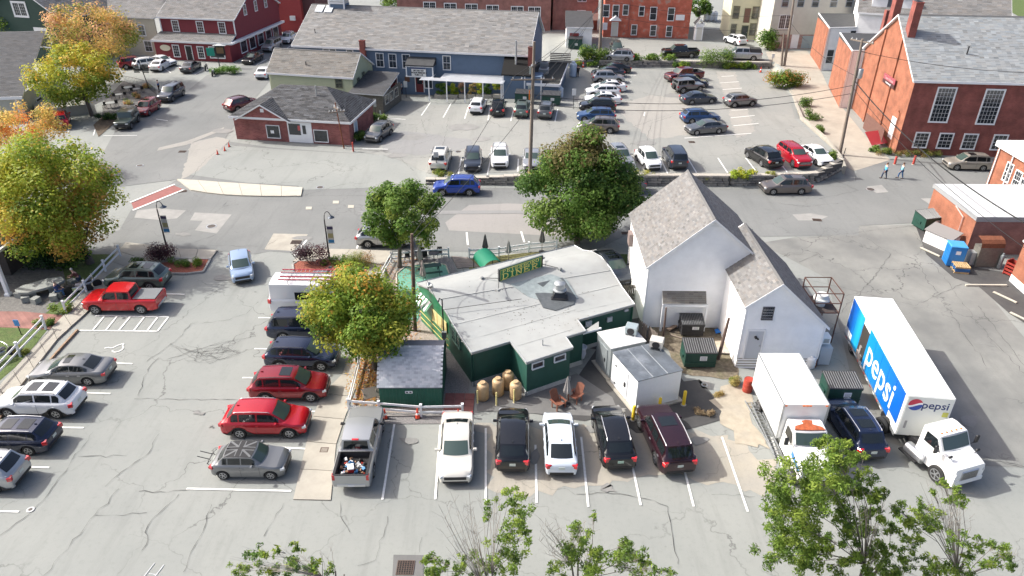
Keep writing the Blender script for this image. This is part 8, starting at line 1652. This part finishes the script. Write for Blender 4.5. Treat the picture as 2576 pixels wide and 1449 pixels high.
def tank(label,px,py,r,h,m,group=None,name='gas_tank',collar=True,z=None):
    p=G(px,py);t=thing(name,label,'tank',(p.x,p.y,p.z+.03),0,group);q=MB();q.lathe([(r*.8,0),(r*.85,.05),(r,.1),(r,h*.76),(r*.95,h*.82),(r*.75,h*.87),(r*.4,h*.9),(0,h*.9)],22);obj('shell',q,m,t,smooth=50)
    if collar:q=MB();q.lathe([(r*.5,h*.86),(r*.5,h*.97),(r*.46,h*.985),(0,h*.985)],18);obj('collar',q,m,t,smooth=40)
    q=MB();q.lathe([(r*1.005,.3),(r*1.02,.32),(r*1.005,.34)],22);obj('band',q,m,t);return t
TAN=mat('tan_tank_paint',(.52,.36,.2),.5,var=.08,dirt=.2);TG='tan gas tanks beside the green kitchen wall'
tank('tan gas tank, leftmost of the four beside the kitchen',1215,1004,.36,1.3,TAN,TG);tank('tan gas tank, second from the left beside the kitchen',1253,993,.36,1.3,TAN,TG);tank('tan gas tank tucked behind the other three',1278,976,.36,1.3,TAN,TG);tank('tan gas tank, rightmost of the four beside the kitchen',1297,1002,.36,1.3,TAN,TG)
LB=mat('pale_blue_tank',(.5,.58,.66),.45);tank('tall pale blue tank at the cinema annex wall',1441,193,.55,2.2,LB);tank('pale tank left of a pair beside the cinema annex',1393,243,.45,1.5,LB);tank('pale tank right of a pair beside the cinema annex',1408,245,.45,1.5,LB);tank('small white tank beside the box truck and white house',2036,925,.3,.95,WHITE)
for x in(1775,1786,1797):tank('white tank in the far alley beside the cream house',x,52,.5,1.8,WHITE,'three white tanks in the far alley')
tank('slim grey gas cylinder beside the rusty duct',2511,676,.16,1.4,mat('cylinder_grey',(.2,.22,.23),.5));
p=G(1879,984);t=thing('barrel','red steel barrel beside the box truck','barrel',(p.x,p.y,.03));q=MB();q.lathe([(.29,0),(.3,.02),(.3,.3),(.315,.32),(.3,.34),(.3,.6),(.315,.62),(.3,.64),(.3,.88),(.29,.9),(.28,.88),(0,.87)],22);obj('drum',q,mat('barrel_red',(.38,.05,.03),.6,dirt=.3),t,smooth=30)
def bollard(label,px,py,h,r,m,group):p=G(px,py);t=thing('bollard',label,'bollard',(p.x,p.y,p.z+.02),0,group);q=MB();q.lathe([(r,0),(r,h-.05),(r*.7,h),(0,h+.01)],14);obj('tube',q,m,t,smooth=50);q=MB();q.lathe([(r*1.7,0),(r*1.7,.03),(r*1.01,.04)],12);obj('footing',q,CONC,t)
YB=mat('safety_yellow',(.72,.5,.03),.5,dirt=.15);YP=mat('pale_yellow',(.7,.6,.25),.5)
bollard('thick yellow bollard at the left front corner of the white cooler',1592,1057,1.05,.1,YB,'yellow bollards around the white cooler');bollard('thick yellow bollard in front of the white cooler middle',1658,1030,.85,.1,YB,'yellow bollards around the white cooler');bollard('thick yellow bollard right of the white cooler',1719,1019,1.05,.1,YB,'yellow bollards around the white cooler')
for x,y,l in((1201.5,1016,'left of the leftmost tan tank'),(1249,1021,'before the second tan tank'),(1293,1014,'before the rightmost tan tank')):bollard('thin pale yellow post '+l,x,y,1.0,.05,YP,'thin yellow posts guarding the tan tanks')
RB=mat('red_bollard',(.4,.05,.035),.6);bollard('red bollard left of a pair at the brick hall weeds',2250,414,.9,.12,RB,'red bollards by the brick hall');bollard('red bollard right of a pair at the brick hall weeds',2297,414,1.0,.12,RB,'red bollards by the brick hall');bollard('leaning red bollard at the corner of the brick office',889,382,1.1,.09,RB,'red bollard by the office')
def cone(label,px,py,h=.7,group=None):
    p=G(px,py);t=thing('traffic_cone',label,'traffic cone',(p.x,p.y,p.z+.02),rnd.uniform(0,1),group);s=h/.7;q=MB();q.box(-.19*s,.19*s,-.19*s,.19*s,0,.04,ch=.01);obj('base',q,BLACKP,t);q=MB();q.lathe([(.14*s,.04),(.03*s,h),(0,h)],16);c=obj('cone',q,mat('cone_orange_red',(.75,.07,.03),.5),t,smooth=50)
    q=MB();q.lathe([(.095*s,h*.4),(.075*s,h*.58)],16);q.lathe([(.062*s,h*.68),(.05*s,h*.8)],16);o=obj('reflective_band',q,WHITE,c);o.scale=(1.06,1.06,1)
cone('orange cone, leftmost of three along the shed fence',969,1053,.7);cone('orange cone, middle of three along the shed fence',1051,1052,.7);cone('orange cone, rightmost of three beside the pearl sedan',1153,1050,.6)
for x,y,l in((548,389,'lowest'),(566,380,'middle'),(577,370,'highest')):cone('small red cone, %s in view of three left of the brick office'%l,x,y,.55)
cone('orange cone at the right end of the upper lot wall',1913,182,.8);cone('orange cone by the weeds at the cinema annex',1467,170,.8)
# kitchen yard: chairs, closed umbrella, bin bag, ladder
CH=mat('chair_stain',(.2,.075,.045),.6,var=.2)
def adirondack(label,px,py,rz):
    p=G(px,py);t=thing('garden_chair',label,'chair',(p.x,p.y,.035),R(rz))
    for k in range(5):q=MB();q.box(-.25+k*.1,-.25+k*.1+.09,-.3,.25,0,.02);o=obj('seat_slat',q,CH,t,(0,0,.3));o.rotation_euler=(R(-10),0,0)
    for k in range(6):q=MB();h=.72+.1*math.sin(math.pi*(k+.5)/6);q.box(-.27+k*.09,-.27+k*.09+.08,0,.02,0,h);o=obj('back_slat',q,CH,t,(0,.22,.28));o.rotation_euler=(R(-25),0,0)
    for s in(-1,1):
        q=MB();q.box(s*.34-.06,s*.34+.06,-.35,.35,.5,.53);obj('armrest',q,CH,t)
        for y in(-.28,.2):q=MB();q.box(s*.31-.02,s*.31+.02,y-.04,y+.04,0,.5);obj('leg',q,CH,t)
adirondack('reddish slatted garden chair left of the closed umbrella',1404,1025,35);adirondack('weathered slatted garden chair right of the closed umbrella',1447,1008,-40)
def umbrella(label,px,py,h,col,group=None,top=None):
    p=G(px,py);t=thing('closed_umbrella',label,'umbrella',(p.x,p.y,p.z+.02),0,group);q=MB();q.tube([(0,0,0),(0,0,h)],.025,6);obj('pole',q,WOOD,t);q=MB();n=16;rows=[]
    for z,r in((h*.42,.17),(h*.5,.2),(h*.7,.13),(h*.9,.07),(h,.02)):rows.append([((r*(1+.28*(-1)**k))*math.cos(2*math.pi*k/n),(r*(1+.28*(-1)**k))*math.sin(2*math.pi*k/n),z)for k in range(n+1)])
    q.grid(rows);obj('canopy',q,col,t);q=MB();q.lathe([(.25,0),(.25,.05),(.04,.09)],14);obj('base',q,DARKM,t)
UG=mat('umbrella_grey',(.36,.34,.32),.85,var=.15);UP=mat('umbrella_faded_pink',(.46,.38,.36),.85,var=.15)
umbrella('closed grey umbrella between the garden chairs',1425,1018,2.1,UG);umbrella('closed faded pink umbrella on the green patio',1066,722,2.3,UP);umbrella('closed grey umbrella at the diner corner lawn beside the fence',975,730,1.9,UG);umbrella('closed dark umbrella behind the right front fence, leftmost of three',1221,650,2.2,mat('umbrella_dark',(.12,.115,.11),.85));umbrella('closed grey umbrella behind the diner canopy, middle of three',1279,658,1.9,UG);umbrella('closed dark umbrella under the big maple, rightmost of three',1363,634,2.2,mat('umbrella_dark',(.12,.115,.11),.85));umbrella('closed umbrella behind the pink one on the patio',1058,678,2.2,UP)
p=G(1463,900);t=thing('bin_bag','white bag-lined bin under the green passage roof','bin',(p.x,p.y,.03));q=MB();q.lathe([(.2,0),(.28,.3),(.25,.6),(.34,.85),(.3,.9),(.2,.8),(0,.75)],10);obj('bag',q,mat('white_plastic_bag',(.66,.69,.76),.4),t)
p=G(1920,1078);e=G(1962,1155)-G(1880,1003);lp_=ladder('long aluminium ladder lying on the ground beside the box truck',(p.x,p.y,.1),math.atan2(e.y,e.x),4.9,.5,GALV)
e2=G(1958,1150)-G(1895,1012);ladder('second aluminium section lying on the long ladder',(p.x+.08,p.y-.1,.19),math.atan2(e2.y,e2.x),4.4,.42,GALV)
p=PZ(372,1440,2.2);ladder('aluminium ladder top rising into view at the bottom left',(p.x,p.y-.35,2.0),R(78),1.9,.45,GALV,rung=.6)
for x,y,l in((2339,636,'beside the white lean-to shed'),(2527,750,'on the dark strip at the right'),(2571,803,'at the right edge of the dark strip')):
    p=G(x,y);q=MB();q.box(-.9,.9,-.08,.08,0,.12,ch=.03);tag(obj('parking_block',q,CONCL,None,(p.x,p.y,.03),R(-62)),'concrete parking block '+l,'parking block','concrete parking blocks')
p=G(2480,720);q=MB();q.box(-1.6,1.6,-.08,.08,0,.12);tag(obj('timber_edge',q,CONCL,None,(p.x,p.y,.03),R(0)),'long pale timber edging behind the red crate','timber')
# portable toilet, pallets, duct, shed, crate near the annex
BLU=mat('toilet_blue',(.02,.2,.55),.4,var=.08);p=G(2388,672);t=thing('portable_toilet','blue portable toilet against the brick annex','toilet',(p.x+.4,p.y+.5,.03),R(-12));q=MB();q.box(-.6,.6,-.6,.6,.08,1.75,ch=.04);obj('cabin',q,BLU,t);q=MB();q.box(-.64,.64,-.64,.64,1.75,1.85,ch=.04);obj('roof',q,mat('toilet_roof_blue',(.06,.3,.62),.4),t)
for k in range(4):q=MB();q.box(-.63,-.601,-.5+k*.27,-.5+k*.27+.12,.15,1.7);obj('rib',q,BLU,t)
q=MB();q.box(-.15,.2,-.62,-.601,1.15,1.45);obj('sticker',q,WHITE,t)
def pallet(label,p,z,rz,m):
    t=thing('pallet',label,'pallet',(p.x,p.y,z),rz,'pallets stacked before the blue toilet')
    for k in range(7):q=MB();q.box(-.55+k*.165,-.55+k*.165+.11,-.5,.5,.11,.13);obj('deck_board',q,m,t)
    for y in(-.5,-.04,.42):q=MB();q.box(-.55,.55,y,y+.08,0,.11);obj('runner',q,m,t)
PAL=mat('pallet_wood',(.5,.34,.17),.85,var=.2);p=G(2413,682)
pallet('wooden pallet at the bottom of the stack by the blue toilet',p,.03,R(-12),PAL);pallet('blue pallet in the middle of the stack by the blue toilet',p,.18,R(-8),mat('pallet_blue',(.03,.12,.3),.7));pallet('blue pallet second from the top of the stack',p,.33,R(-14),mat('pallet_blue',(.03,.12,.3),.7));pallet('pale wooden pallet on top of the stack',p,.48,R(-10),PAL)
p=G(2478,672);t=thing('kitchen_duct','large rust-topped grey metal duct curving out of the annex wall','duct',(p.x,p.y,.03));pr2=[(0,.05),(0,1.4),(-.15,2.0),(-.5,2.4),(-.9,2.5)];q=MB();q.box(-.95,.95,-.1,.75,.05,1.75);obj('shaft',q,mat('dull_duct_metal',(.2,.19,.165),.5,.4,var=.2,dirt=.3),t);q=MB();q.grid([[(x,-.1+.0,1.75),(x,-.02,2.1),(x,.2,2.35),(x,.75,2.45)]for x in(-.95,.95)]);obj('hood',q,RUST,t);q=MB();q.box(-1.35,-.96,.1,.75,.05,1.2);obj('side_duct',q,GALV,t)
p=G(2352,622);t=thing('tool_shed','low white shed with grey felt roof against the brick annex','shed',(p.x,p.y,.03),R(-62));q=MB();q.box(-1.2,1.2,0,1.1,0,1.15);obj('walls',q,WSID,t);q=MB();q.add([(-1.3,-.12,1.12),(1.3,-.12,1.12),(1.3,1.15,1.55),(-1.3,1.15,1.55),(-1.3,-.12,1.18),(1.3,-.12,1.18),(1.3,1.15,1.61),(-1.3,1.15,1.61)],[(3,2,1,0),(4,5,6,7),(0,1,5,4),(1,2,6,5),(2,3,7,6),(3,0,4,7)]);obj('roof',q,mat('felt_roof',(.2,.19,.185),.9),t)
p=G(2546,700);t=thing('red_crate','red slatted steel crate at the right edge','crate',(p.x,p.y,.03),R(-65));RC=mat('crate_red',(.3,.035,.025),.6)
for k in range(4):q=MB();q.box(-.8,.8,-.03,.0,.1+k*.28,.1+k*.28+.16);obj('slat',q,RC,t)
for x in(-.82,.8):q=MB();q.box(x,x+.06,-.05,.7,0,1.25);obj('end_post',q,RC,t)
q=MB();q.box(-.76,.8,.64,.7,.1,1.15);obj('back',q,RC,t)
# steel equipment frame with rooftop fan beside the white house
p=Vector((20.9,42.6,0));t=thing('equipment_cage','rusty steel cage platform with legs on the right side of the white house','platform',p);FR2=mat('frame_rust_brown',(.11,.05,.035),.7)
for x in(-.9,.9):
    for y in(-1.1,1.1):q=MB();q.tube([(x,y,0),(x,y,3.9)],.045,4);obj('leg',q,FR2,t)
for z in(2.4,3.15,3.9):
    q=MB()
    for a,b in(((-.9,-1.1),(.9,-1.1)),((.9,-1.1),(.9,1.1)),((.9,1.1),(-.9,1.1)),((-.9,1.1),(-.9,-1.1))):q.tube([(*a,z),(*b,z)],.035,4)
    obj('rail',q,FR2,t)
q=MB();q.box(-.85,.85,-1.05,1.05,2.38,2.43);obj('deck',q,mat('deck_mesh',(.07,.055,.05),.8),t)
f=thing('exhaust_fan','round white exhaust fan on the rusty steel platform','exhaust fan',p+Vector((0,-.1,2.44)));q=MB();q.lathe([(.3,0),(.3,.35),(.52,.42),(.54,.55),(.4,.62),(.4,.8),(.36,.86),(0,.88)],22);obj('housing',q,mat('fan_white',(.6,.6,.58),.5),f,smooth=35)
for px,py,z,s,l in((2068,862,0,.7,'lower pale utility box on the right side of the white house'),):
    t=thing('utility_box',l,'utility box',(19.95,38.9,.03));q=MB();q.box(0,.75,0,.9,0,1.35,ch=.03);obj('cabinet',q,mat('box_grey_blue',(.42,.46,.5),.5),t);t2=thing('utility_box','upper white vented box mounted on the right wall of the white house','utility box',(19.9,39.1,1.5));q=MB();q.box(0,.6,0,.6,0,.6,ch=.03);b_=obj('cabinet',q,WHITE,t2);q=MB();q.box(.15,.5,-.012,-.001,.12,.45);obj('vent',q,GALV,b_)
# clutter around the lean-to
for i,(x,y,w,d_,rz,c)in enumerate([(1648,775,1.9,.14,-60,(.4,.3,.24)),(1640,768,1.5,.2,-50,(.34,.25,.2)),(1660,790,1.2,.3,-70,(.3,.25,.2)),(1800,870,1.5,.8,8,(.42,.36,.28)),(1812,885,1.4,.7,-5,(.38,.34,.3)),(1690,830,.9,.3,40,(.3,.22,.16)),(1705,850,1.0,.12,-30,(.25,.2,.16))]):
    p=G(x,y);q=MB();q.box(-w/2,w/2,-d_/2,d_/2,0,.05,ch=.005);tag(obj('loose_board',q,mat('board_tone_%d'%i,c,.9,var=.2),None,(p.x,p.y,.06+.06*(i%3)),R(rz)),'weathered loose board in the white house yard, '+('longest, by the picket fence','pale one by the picket fence','wide one by the weeds','broad pale one beside the tarp','lower broad one beside the tarp','reddish one behind the green dumpster','narrow dark one behind the green dumpster')[i],'board','loose boards in the white house yard')
p=G(1812,836);q=MB();rows=[[(x*.13,y*.1,.06+rnd.uniform(0,.16))for x in range(8)]for y in range(6)];q.grid(rows);tag(obj('blue_tarp',q,mat('tarp_blue',(.02,.2,.6),.5),None,(p.x-.4,p.y-.3,0)),'crumpled blue tarp beside the white house wall','tarp')
p=G(1619,765);q=MB();
for k in range(7):q.tube([(k*.07,0,0),(k*.07-.15,.25,1.0+rnd.uniform(-.2,.2))],.04,5)
tag(stuff(obj('plank_bundle',q,mat('orange_wood',(.36,.19,.1),.8,var=.2),None,(p.x,p.y,.04))),'bundle of reddish planks leaning at the picket fence corner','planks')
p=G(1768,765);tank('dark round bin behind the lean-to under the platform',1779,775,.3,.9,BLK,None,'round_bin',False)
p=G(928,1000);t=thing('broken_table','broken weathered table leaning beside the storage shed','table',(p.x,p.y,.05),R(35));q=MB();q.box(-.5,.5,-.35,.35,.5,.55);o=obj('table_top',q,FENW,t);o.rotation_euler=(R(28),R(8),0)
for x in(-.4,.4):q=MB();q.box(x-.03,x+.03,-.3,-.24,0,.6);obj('leg',q,FENW,t)
# mint patio with dark picnic tables west of the diner
sheet('green_patio',[(1000,800),(998,690),(1020,672),(1095,662),(1122,668),(1130,690),(1070,720),(1050,810)],mat('mint_green_paint',(.14,.36,.27),.7,var=.15,dirt=.3,dirtcol=(.08,.2,.15)),8)
kerb('patio_edge',[(1000,800),(998,690),(1020,672),(1095,662),(1122,668),(1130,690)],.1,.1,CONCL,1.2)
def picnic(label,px,py,rz):
    p=G(px,py);t=thing('picnic_table',label,'table',(p.x,p.y,.05),R(rz),'dark picnic tables on the green patio')
    for y in(-.3,-.1,.1):q=MB();q.box(-.8,.8,y,y+.17,.72,.76);obj('top_plank',q,DGR,t)
    for y in(-.75,.55):q=MB();q.box(-.8,.8,y,y+.24,.42,.46);obj('bench',q,DGR,t)
    for x in(-.6,.6):q=MB();q.tube([(x,-.6,0),(x,0,.72),(x,.6,0)],.035,4);q.box(x-.02,x+.02,-.7,.75,.36,.41);obj('frame',q,DGR,t)
picnic('dark green picnic table at the far end of the mint green patio',1085,690,15);picnic('dark green picnic table at the near end of the mint green patio',1020,770,80)
p=G(1100,640);walkway('diner_boardwalk',[(1135,645),(1150,676)],[(1178,648),(1205,672)],mat('grey_deck',(.22,.19,.17),.9,var=.2),.3,.05)
def cafe(label,px,py,m=DARKM,s=1.):
    p=G(px,py);t=thing('cafe_table',label,'table',p,0);q=MB();q.lathe([(.45*s,.7),(.45*s,.73),(0,.735)],18);obj('table_top',q,m,t);q=MB();q.tube([(0,0,0),(0,0,.7)],.03,6);q.lathe([(.22,0),(.2,.03),(.03,.05)],12);obj('pedestal',q,DARKM,t)
    for k in range(2):q=MB();a=2.4*k+1;c,s_=math.cos(a)*.75,math.sin(a)*.75;q.box(c-.2,c+.2,s_-.2,s_+.2,.42,.45);q.box(c-.2,c+.2,s_+.17,s_+.2,.45,.85);[q.box(c+i,c+i+.03,s_+j,s_+j+.03,0,.42)for i in(-.2,.17)for j in(-.2,.17)];obj('chair',stuff and q,DARKM,t)['kind']='stuff'
GT=mat('grey_table_top',(.3,.31,.3),.6)
cafe('metal cafe table behind the diner fence, near the tree',1048,655);cafe('metal cafe table behind the diner fence, near the gate',1092,655);cafe('pale round cafe table on the upper left patio, nearest the jeep',280,272,GT,1.3);cafe('pale round cafe table on the upper left patio, middle',325,232,GT,1.3);cafe('pale round cafe table on the upper left patio, farthest',346,236,GT);cafe('round cafe table under the golden maple',302,250,GT)
t=thing('patio_railing','thin black metal railing around the upper left cafe patio','railing',G(315,208));o0=G(315,208);pp=[G(315,208),G(345,214),G(372,222),G(395,240)]
for a,b in zip(pp,pp[1:]):
    q=MB();q.tube([a-o0+Vector((0,0,1)),b-o0+Vector((0,0,1))],.025,4);obj('rail',q,DARKM,t);n=int((b-a).length/.3)
    for k in range(n):c=a.lerp(b,k/n)-o0;q=MB();q.tube([tuple(c),(c.x,c.y,1)],.015,4);obj('baluster',q,DARKM,t)
sheet('patio_paving',[(255,300),(262,255),(310,205),(398,226),(400,240),(300,310)],mat('dark_patio_stone',(.12,.115,.11),.9,var=.3,scale=2),5);sheet('planted_bed',[(235,315),(262,290),(300,300),(248,345)],SOIL,6);sheet('grass_patch_beside_house',[(1560,640),(1592,640),(1600,705),(1582,706)],GRASS,6);sheet('far_lawn',[(2480,-4),(2700,-4),(2700,60),(2560,40)],GRASS,5);sheet('fence_lawn',[(990,655),(1135,648),(1150,690),(1130,700),(1120,665),(1000,675)],GRAVEL,6);sheet('canopy_lawn',[(1180,652),(1330,636),(1400,632),(1290,652),(1180,690)],mat('thin_grass',(.16,.15,.06),.95,var=.4,scale=6,bump=.8),6)
# stone table group at the left
STN=mat('rough_stone_slab',(.27,.28,.26),.9,var=.15,scale=3,bump=.5);p=G(108,738);t=thing('stone_table','long pale stone slab table on the gravel plaza','table',(p.x,p.y,.02),R(38));q=MB();q.prism([(-1.5,-.3),(-.9,-.75),(.9,-.7),(1.6,-.3),(1.5,.45),(.6,.75),(-1.0,.7),(-1.6,.3)],.55,.72);obj('table_top',q,STN,t);q=MB();q.box(-1.0,-.4,-.35,.35,0,.55);q2=q;obj('pedestal',q,STN,t);q=MB();q.box(.4,1.0,-.35,.35,0,.55);obj('pedestal',q,STN,t)
for i,(x,y,l)in enumerate([(52,747,'leftmost'),(67,758,'second from the left'),(92,762,'third from the left'),(137,754,'fourth from the left'),(184,716,'behind the table')]):p=G(x,y);q=MB();q.prism([(-.3,-.22),(.25,-.26),(.32,.2),(-.22,.26)],0,.42);tag(obj('stone_stool',q,STN,None,(p.x,p.y,.02),i*.7),'rough stone block seat at the stone table, '+l,'stone seat','stone block seats at the stone table')
p=G(150,748);q=MB();q.prism([(-.3,-.25),(.3,-.25),(.28,.25),(-.28,.25)],0,.42);tag(obj('stone_stool',q,STN,None,(p.x-.1,p.y+.1,.02)),'stone block under the seated man','stone seat','stone block seats at the stone table')
def bike(label,p,rz,cols=(.3,.28,.3),name='motorcycle'):
    t=thing(name,label,'motorcycle',p,R(rz));
    for x in(-.7,.7):q=MB();q.lathe([(.22,-.06),(.31,-.05),(.32,0),(.31,.05),(.22,.06)],18,axis='y');obj('wheel',q,RUBBER,t,(x,0,.32))
    q=MB();q.box(-.35,.3,-.14,.14,.3,.6,ch=.04);obj('engine',q,CHROME,t);q=MB();q.box(-.1,.4,-.13,.13,.62,.86,ch=.06);obj('tank',q,mat('bike_paint_%d'%int(cols[0]*99),cols,.3,coat=1),t,smooth=50);q=MB();q.box(-.75,-.1,-.15,.15,.66,.78,ch=.04);obj('seat',q,RUBBER,t);q=MB();q.tube([(.72,0,.32),(.48,0,1.0)],.035,6);q.tube([(.45,-.36,1.05),(.5,0,1.0),(.45,.36,1.05)],.02,6);obj('fork',q,CHROME,t)
bike('chrome motorcycle standing beside the man in brown',G(200,738),20);bike('second motorcycle close to the white fence by the stone table',G(222,728),35,(.05,.05,.05));bike('motorcycle cut off at the left edge behind the lower fence',G(6,905),60,(.1,.1,.1));bike('dark motorcycle parked at the head of the angled cars by the hedge',G(520,176),100,(.02,.02,.03));bike('pale scooter-like motorcycle beside the hedge island',G(538,190),95,(.5,.55,.5))
# ---------------------------------------------------------------- people
SKIN=mat('skin',(.5,.3,.22),.6)
def skinmesh(name,joints,edges,m,parent,sub=1):
    me=bpy.data.meshes.new(name);me.from_pydata([j[:3]for j in joints],edges,[]);o=bpy.data.objects.new(name,me);sc.collection.objects.link(o);o.modifiers.new('s','SKIN');me.skin_vertices[0].data[0].use_root=True
    for i,j in enumerate(joints):rr=j[3];me.skin_vertices[0].data[i].radius=(rr,rr if len(j)<5 else j[4])
    o.modifiers.new('d','SUBSURF').levels=sub;dg_=bpy.context.evaluated_depsgraph_get();m2=bpy.data.meshes.new_from_object(o.evaluated_get(dg_));bpy.data.objects.remove(o);m2.name=name;m2.materials.clear();m2.materials.append(m);m2.polygons.foreach_set('use_smooth',[True]*len(m2.polygons));return link(name,m2,parent)
def person(label,p,rz,top,legs,hair,pose='walk',sleeve=.6,group=None,lean=0.):
    t=thing('person',label,'person',p,R(rz),group);st_={'walk':((.22,0),(-.22,.02)),'stand':((.02,0),(-.03,0))}.get(pose,((.3,0),(.3,0)))
    sit=pose=='sit';hz_=.55 if sit else .93;L_=lean;J=[(0,0,hz_,.12,.15)];E=[]
    def add(j,par):J.append(j);E.append((par,len(J)-1));return len(J)-1
    ch=add((L_*.6,0,hz_+.3,.12,.17),0);sh=add((L_,0,hz_+.47,.09,.15),ch);nk=add((L_*1.15,0,hz_+.56,.05),sh);hd=add((L_*1.3+.01,0,hz_+.68,.085,.08),nk);tp=add((L_*1.35,0,hz_+.8,.07,.065),hd);legsJ=[]
    for s,(fx,_)in zip((-1,1),st_):
        hp=add((0,s*.09,hz_-.06,.09),0);kn=add(((.42,s*.12,hz_)if sit else(fx*.6+.04,s*.1,.49))[:3]+(.062,),hp);an=add(((.45,s*.12,.1)if sit else(fx,s*.1,.09))+(.042,),kn);ft=add((J[an][0]+.16,s*.11,.04,.04),an);legsJ.append((hp,kn,an,ft))
    armsJ=[]
    for s,(fx,_)in zip((-1,1),st_):
        a0=add((L_,s*.19,hz_+.44,.055),sh);el=add(((L_+.12,s*.24,hz_+.18)if sit or lean else(-fx*.5,s*.25,hz_+.2))+(.04,),a0);wr_=add(((L_+.33,s*.15,hz_+.14)if sit or lean else(-fx*.9+.06,s*.26,hz_-.04))+(.028,),el);dx_=Vector(J[wr_][:3])-Vector(J[el][:3]);dx_.normalize();hn=add(tuple(Vector(J[wr_][:3])+dx_*.07)+(.03,),wr_);armsJ.append((a0,el,wr_,hn))
        for k in range(4):f1=add(tuple(Vector(J[hn][:3])+dx_*(.05+.01*(k in(1,2)))+Vector((.02*(k-1.5),0,0)))+(.009,),hn);add(tuple(Vector(J[f1][:3])+dx_*.035+Vector((0,-s*.012,0)))+(.008,),f1)
        add(tuple(Vector(J[hn][:3])+Vector((.045,0,.0)))+(.01,),hn)
    skinmesh('body',J,E,SKIN,t)
    sj=[(J[0][0],0,hz_-.03,.14,.17),(*J[ch][:3],.14,.19),(*J[sh][:3],.1,.17)];se=[(0,1),(1,2)]
    for a0,el,wr_,hn in armsJ:i=len(sj);e_=Vector(J[el][:3]);w_=e_.lerp(Vector(J[wr_][:3]),sleeve);sj+=[(*J[a0][:3],.07),(*e_,.056),(*w_,.045)];se+=[(2,i),(i,i+1),(i+1,i+2)]
    skinmesh('shirt',sj,se,top,t);tj=[(0,0,hz_-.02,.135,.16)];te=[];
    for hp,kn,an,ft in legsJ:i=len(tj);tj+=[(*J[hp][:3],.105),(*J[kn][:3],.078),(*J[an][:3],.06)];te+=[(0,i),(i,i+1),(i+1,i+2)]
    skinmesh('trousers',tj,te,legs,t)
    for hp,kn,an,ft in legsJ:a=J[an];q=MB();q.box(a[0]-.07,a[0]+.21,a[1]-.05,a[1]+.05,0,.1,ch=.03);obj('shoe',q,DARKM,t,smooth=50)
    h=Vector(J[hd][:3]);q=MB();q.lathe([(0,-.06),(.07,-.03),(.1,.03),(.095,.09),(.05,.14),(0,.15)],12,(h.x-.025,0,h.z+.0));obj('hair',q,hair,t,smooth=60);q=MB();q.box(h.x+.075,h.x+.105,-.012,.012,h.z-.0,h.z+.04,ch=.004);obj('nose',q,SKIN,t)
    for s in(-1,1):q=MB();q.lathe([(0,-.01),(.01,0),(0,.01)],6,(h.x+.078,s*.033,h.z+.035));obj('eye',q,DARKM,t);q=MB();q.box(h.x-.01,h.x+.015,s*.078-.008,s*.078+.008,h.z,h.z+.05);obj('ear',q,SKIN,t)
    q=MB();q.box(h.x+.074,h.x+.084,-.022,.022,h.z-.04,h.z-.032);obj('mouth',q,mat('lips',(.35,.12,.1),.6),t);return t
C=lambda n,c:mat('cloth_'+n,c,.85);BRH=mat('brown_hair',(.08,.04,.02),.8);GYH=mat('grey_hair',(.4,.38,.35),.8);JE=C('jeans',(.03,.05,.1))
person('person in a blue top and dark trousers walking at the alley mouth, left of two',G(2223,449),185,C('sky_blue',(.1,.42,.68)),JE,BRH);person('person in a pale blue shirt and jeans walking at the alley mouth, right of two',G(2264,449),175,C('pale_blue',(.25,.55,.65)),C('blue_jeans',(.04,.1,.22)),BRH)
person('person in a red-orange shirt and shorts at the cinema door',G(998,237),10,C('red_orange',(.5,.1,.06)),C('grey_shorts',(.1,.1,.11)),BRH,'stand');person('person in a white shirt and dark trousers at the cinema entrance',G(1012,237),185,C('white',(.6,.62,.66)),C('navy_trousers',(.02,.025,.05)),mat('black_hair',(.01,.01,.01),.7),'stand')
person('person in black standing by the pale tank and weeds at the cinema annex',G(1453,194),90,C('black',(.015,.015,.015)),C('black',(.015,.015,.015)),BRH,'stand');person('person in a blue jacket beside the dark blue off-roader',G(402,232),200,C('dark_blue',(.03,.08,.25)),C('black',(.015,.015,.015)),BRH,'stand')
s_=G(150,748);person('seated grey-haired man in a navy jacket and jeans at the stone table',s_+Vector((-.1,.1,.02)),10,C('navy_jacket',(.03,.05,.14)),C('blue_jeans',(.04,.1,.22)),GYH,'sit');person('grey-haired man in a brown shirt leaning over the motorcycles',G(205,724),200,C('brown',(.1,.035,.03)),JE,GYH,'stand',lean=.22)
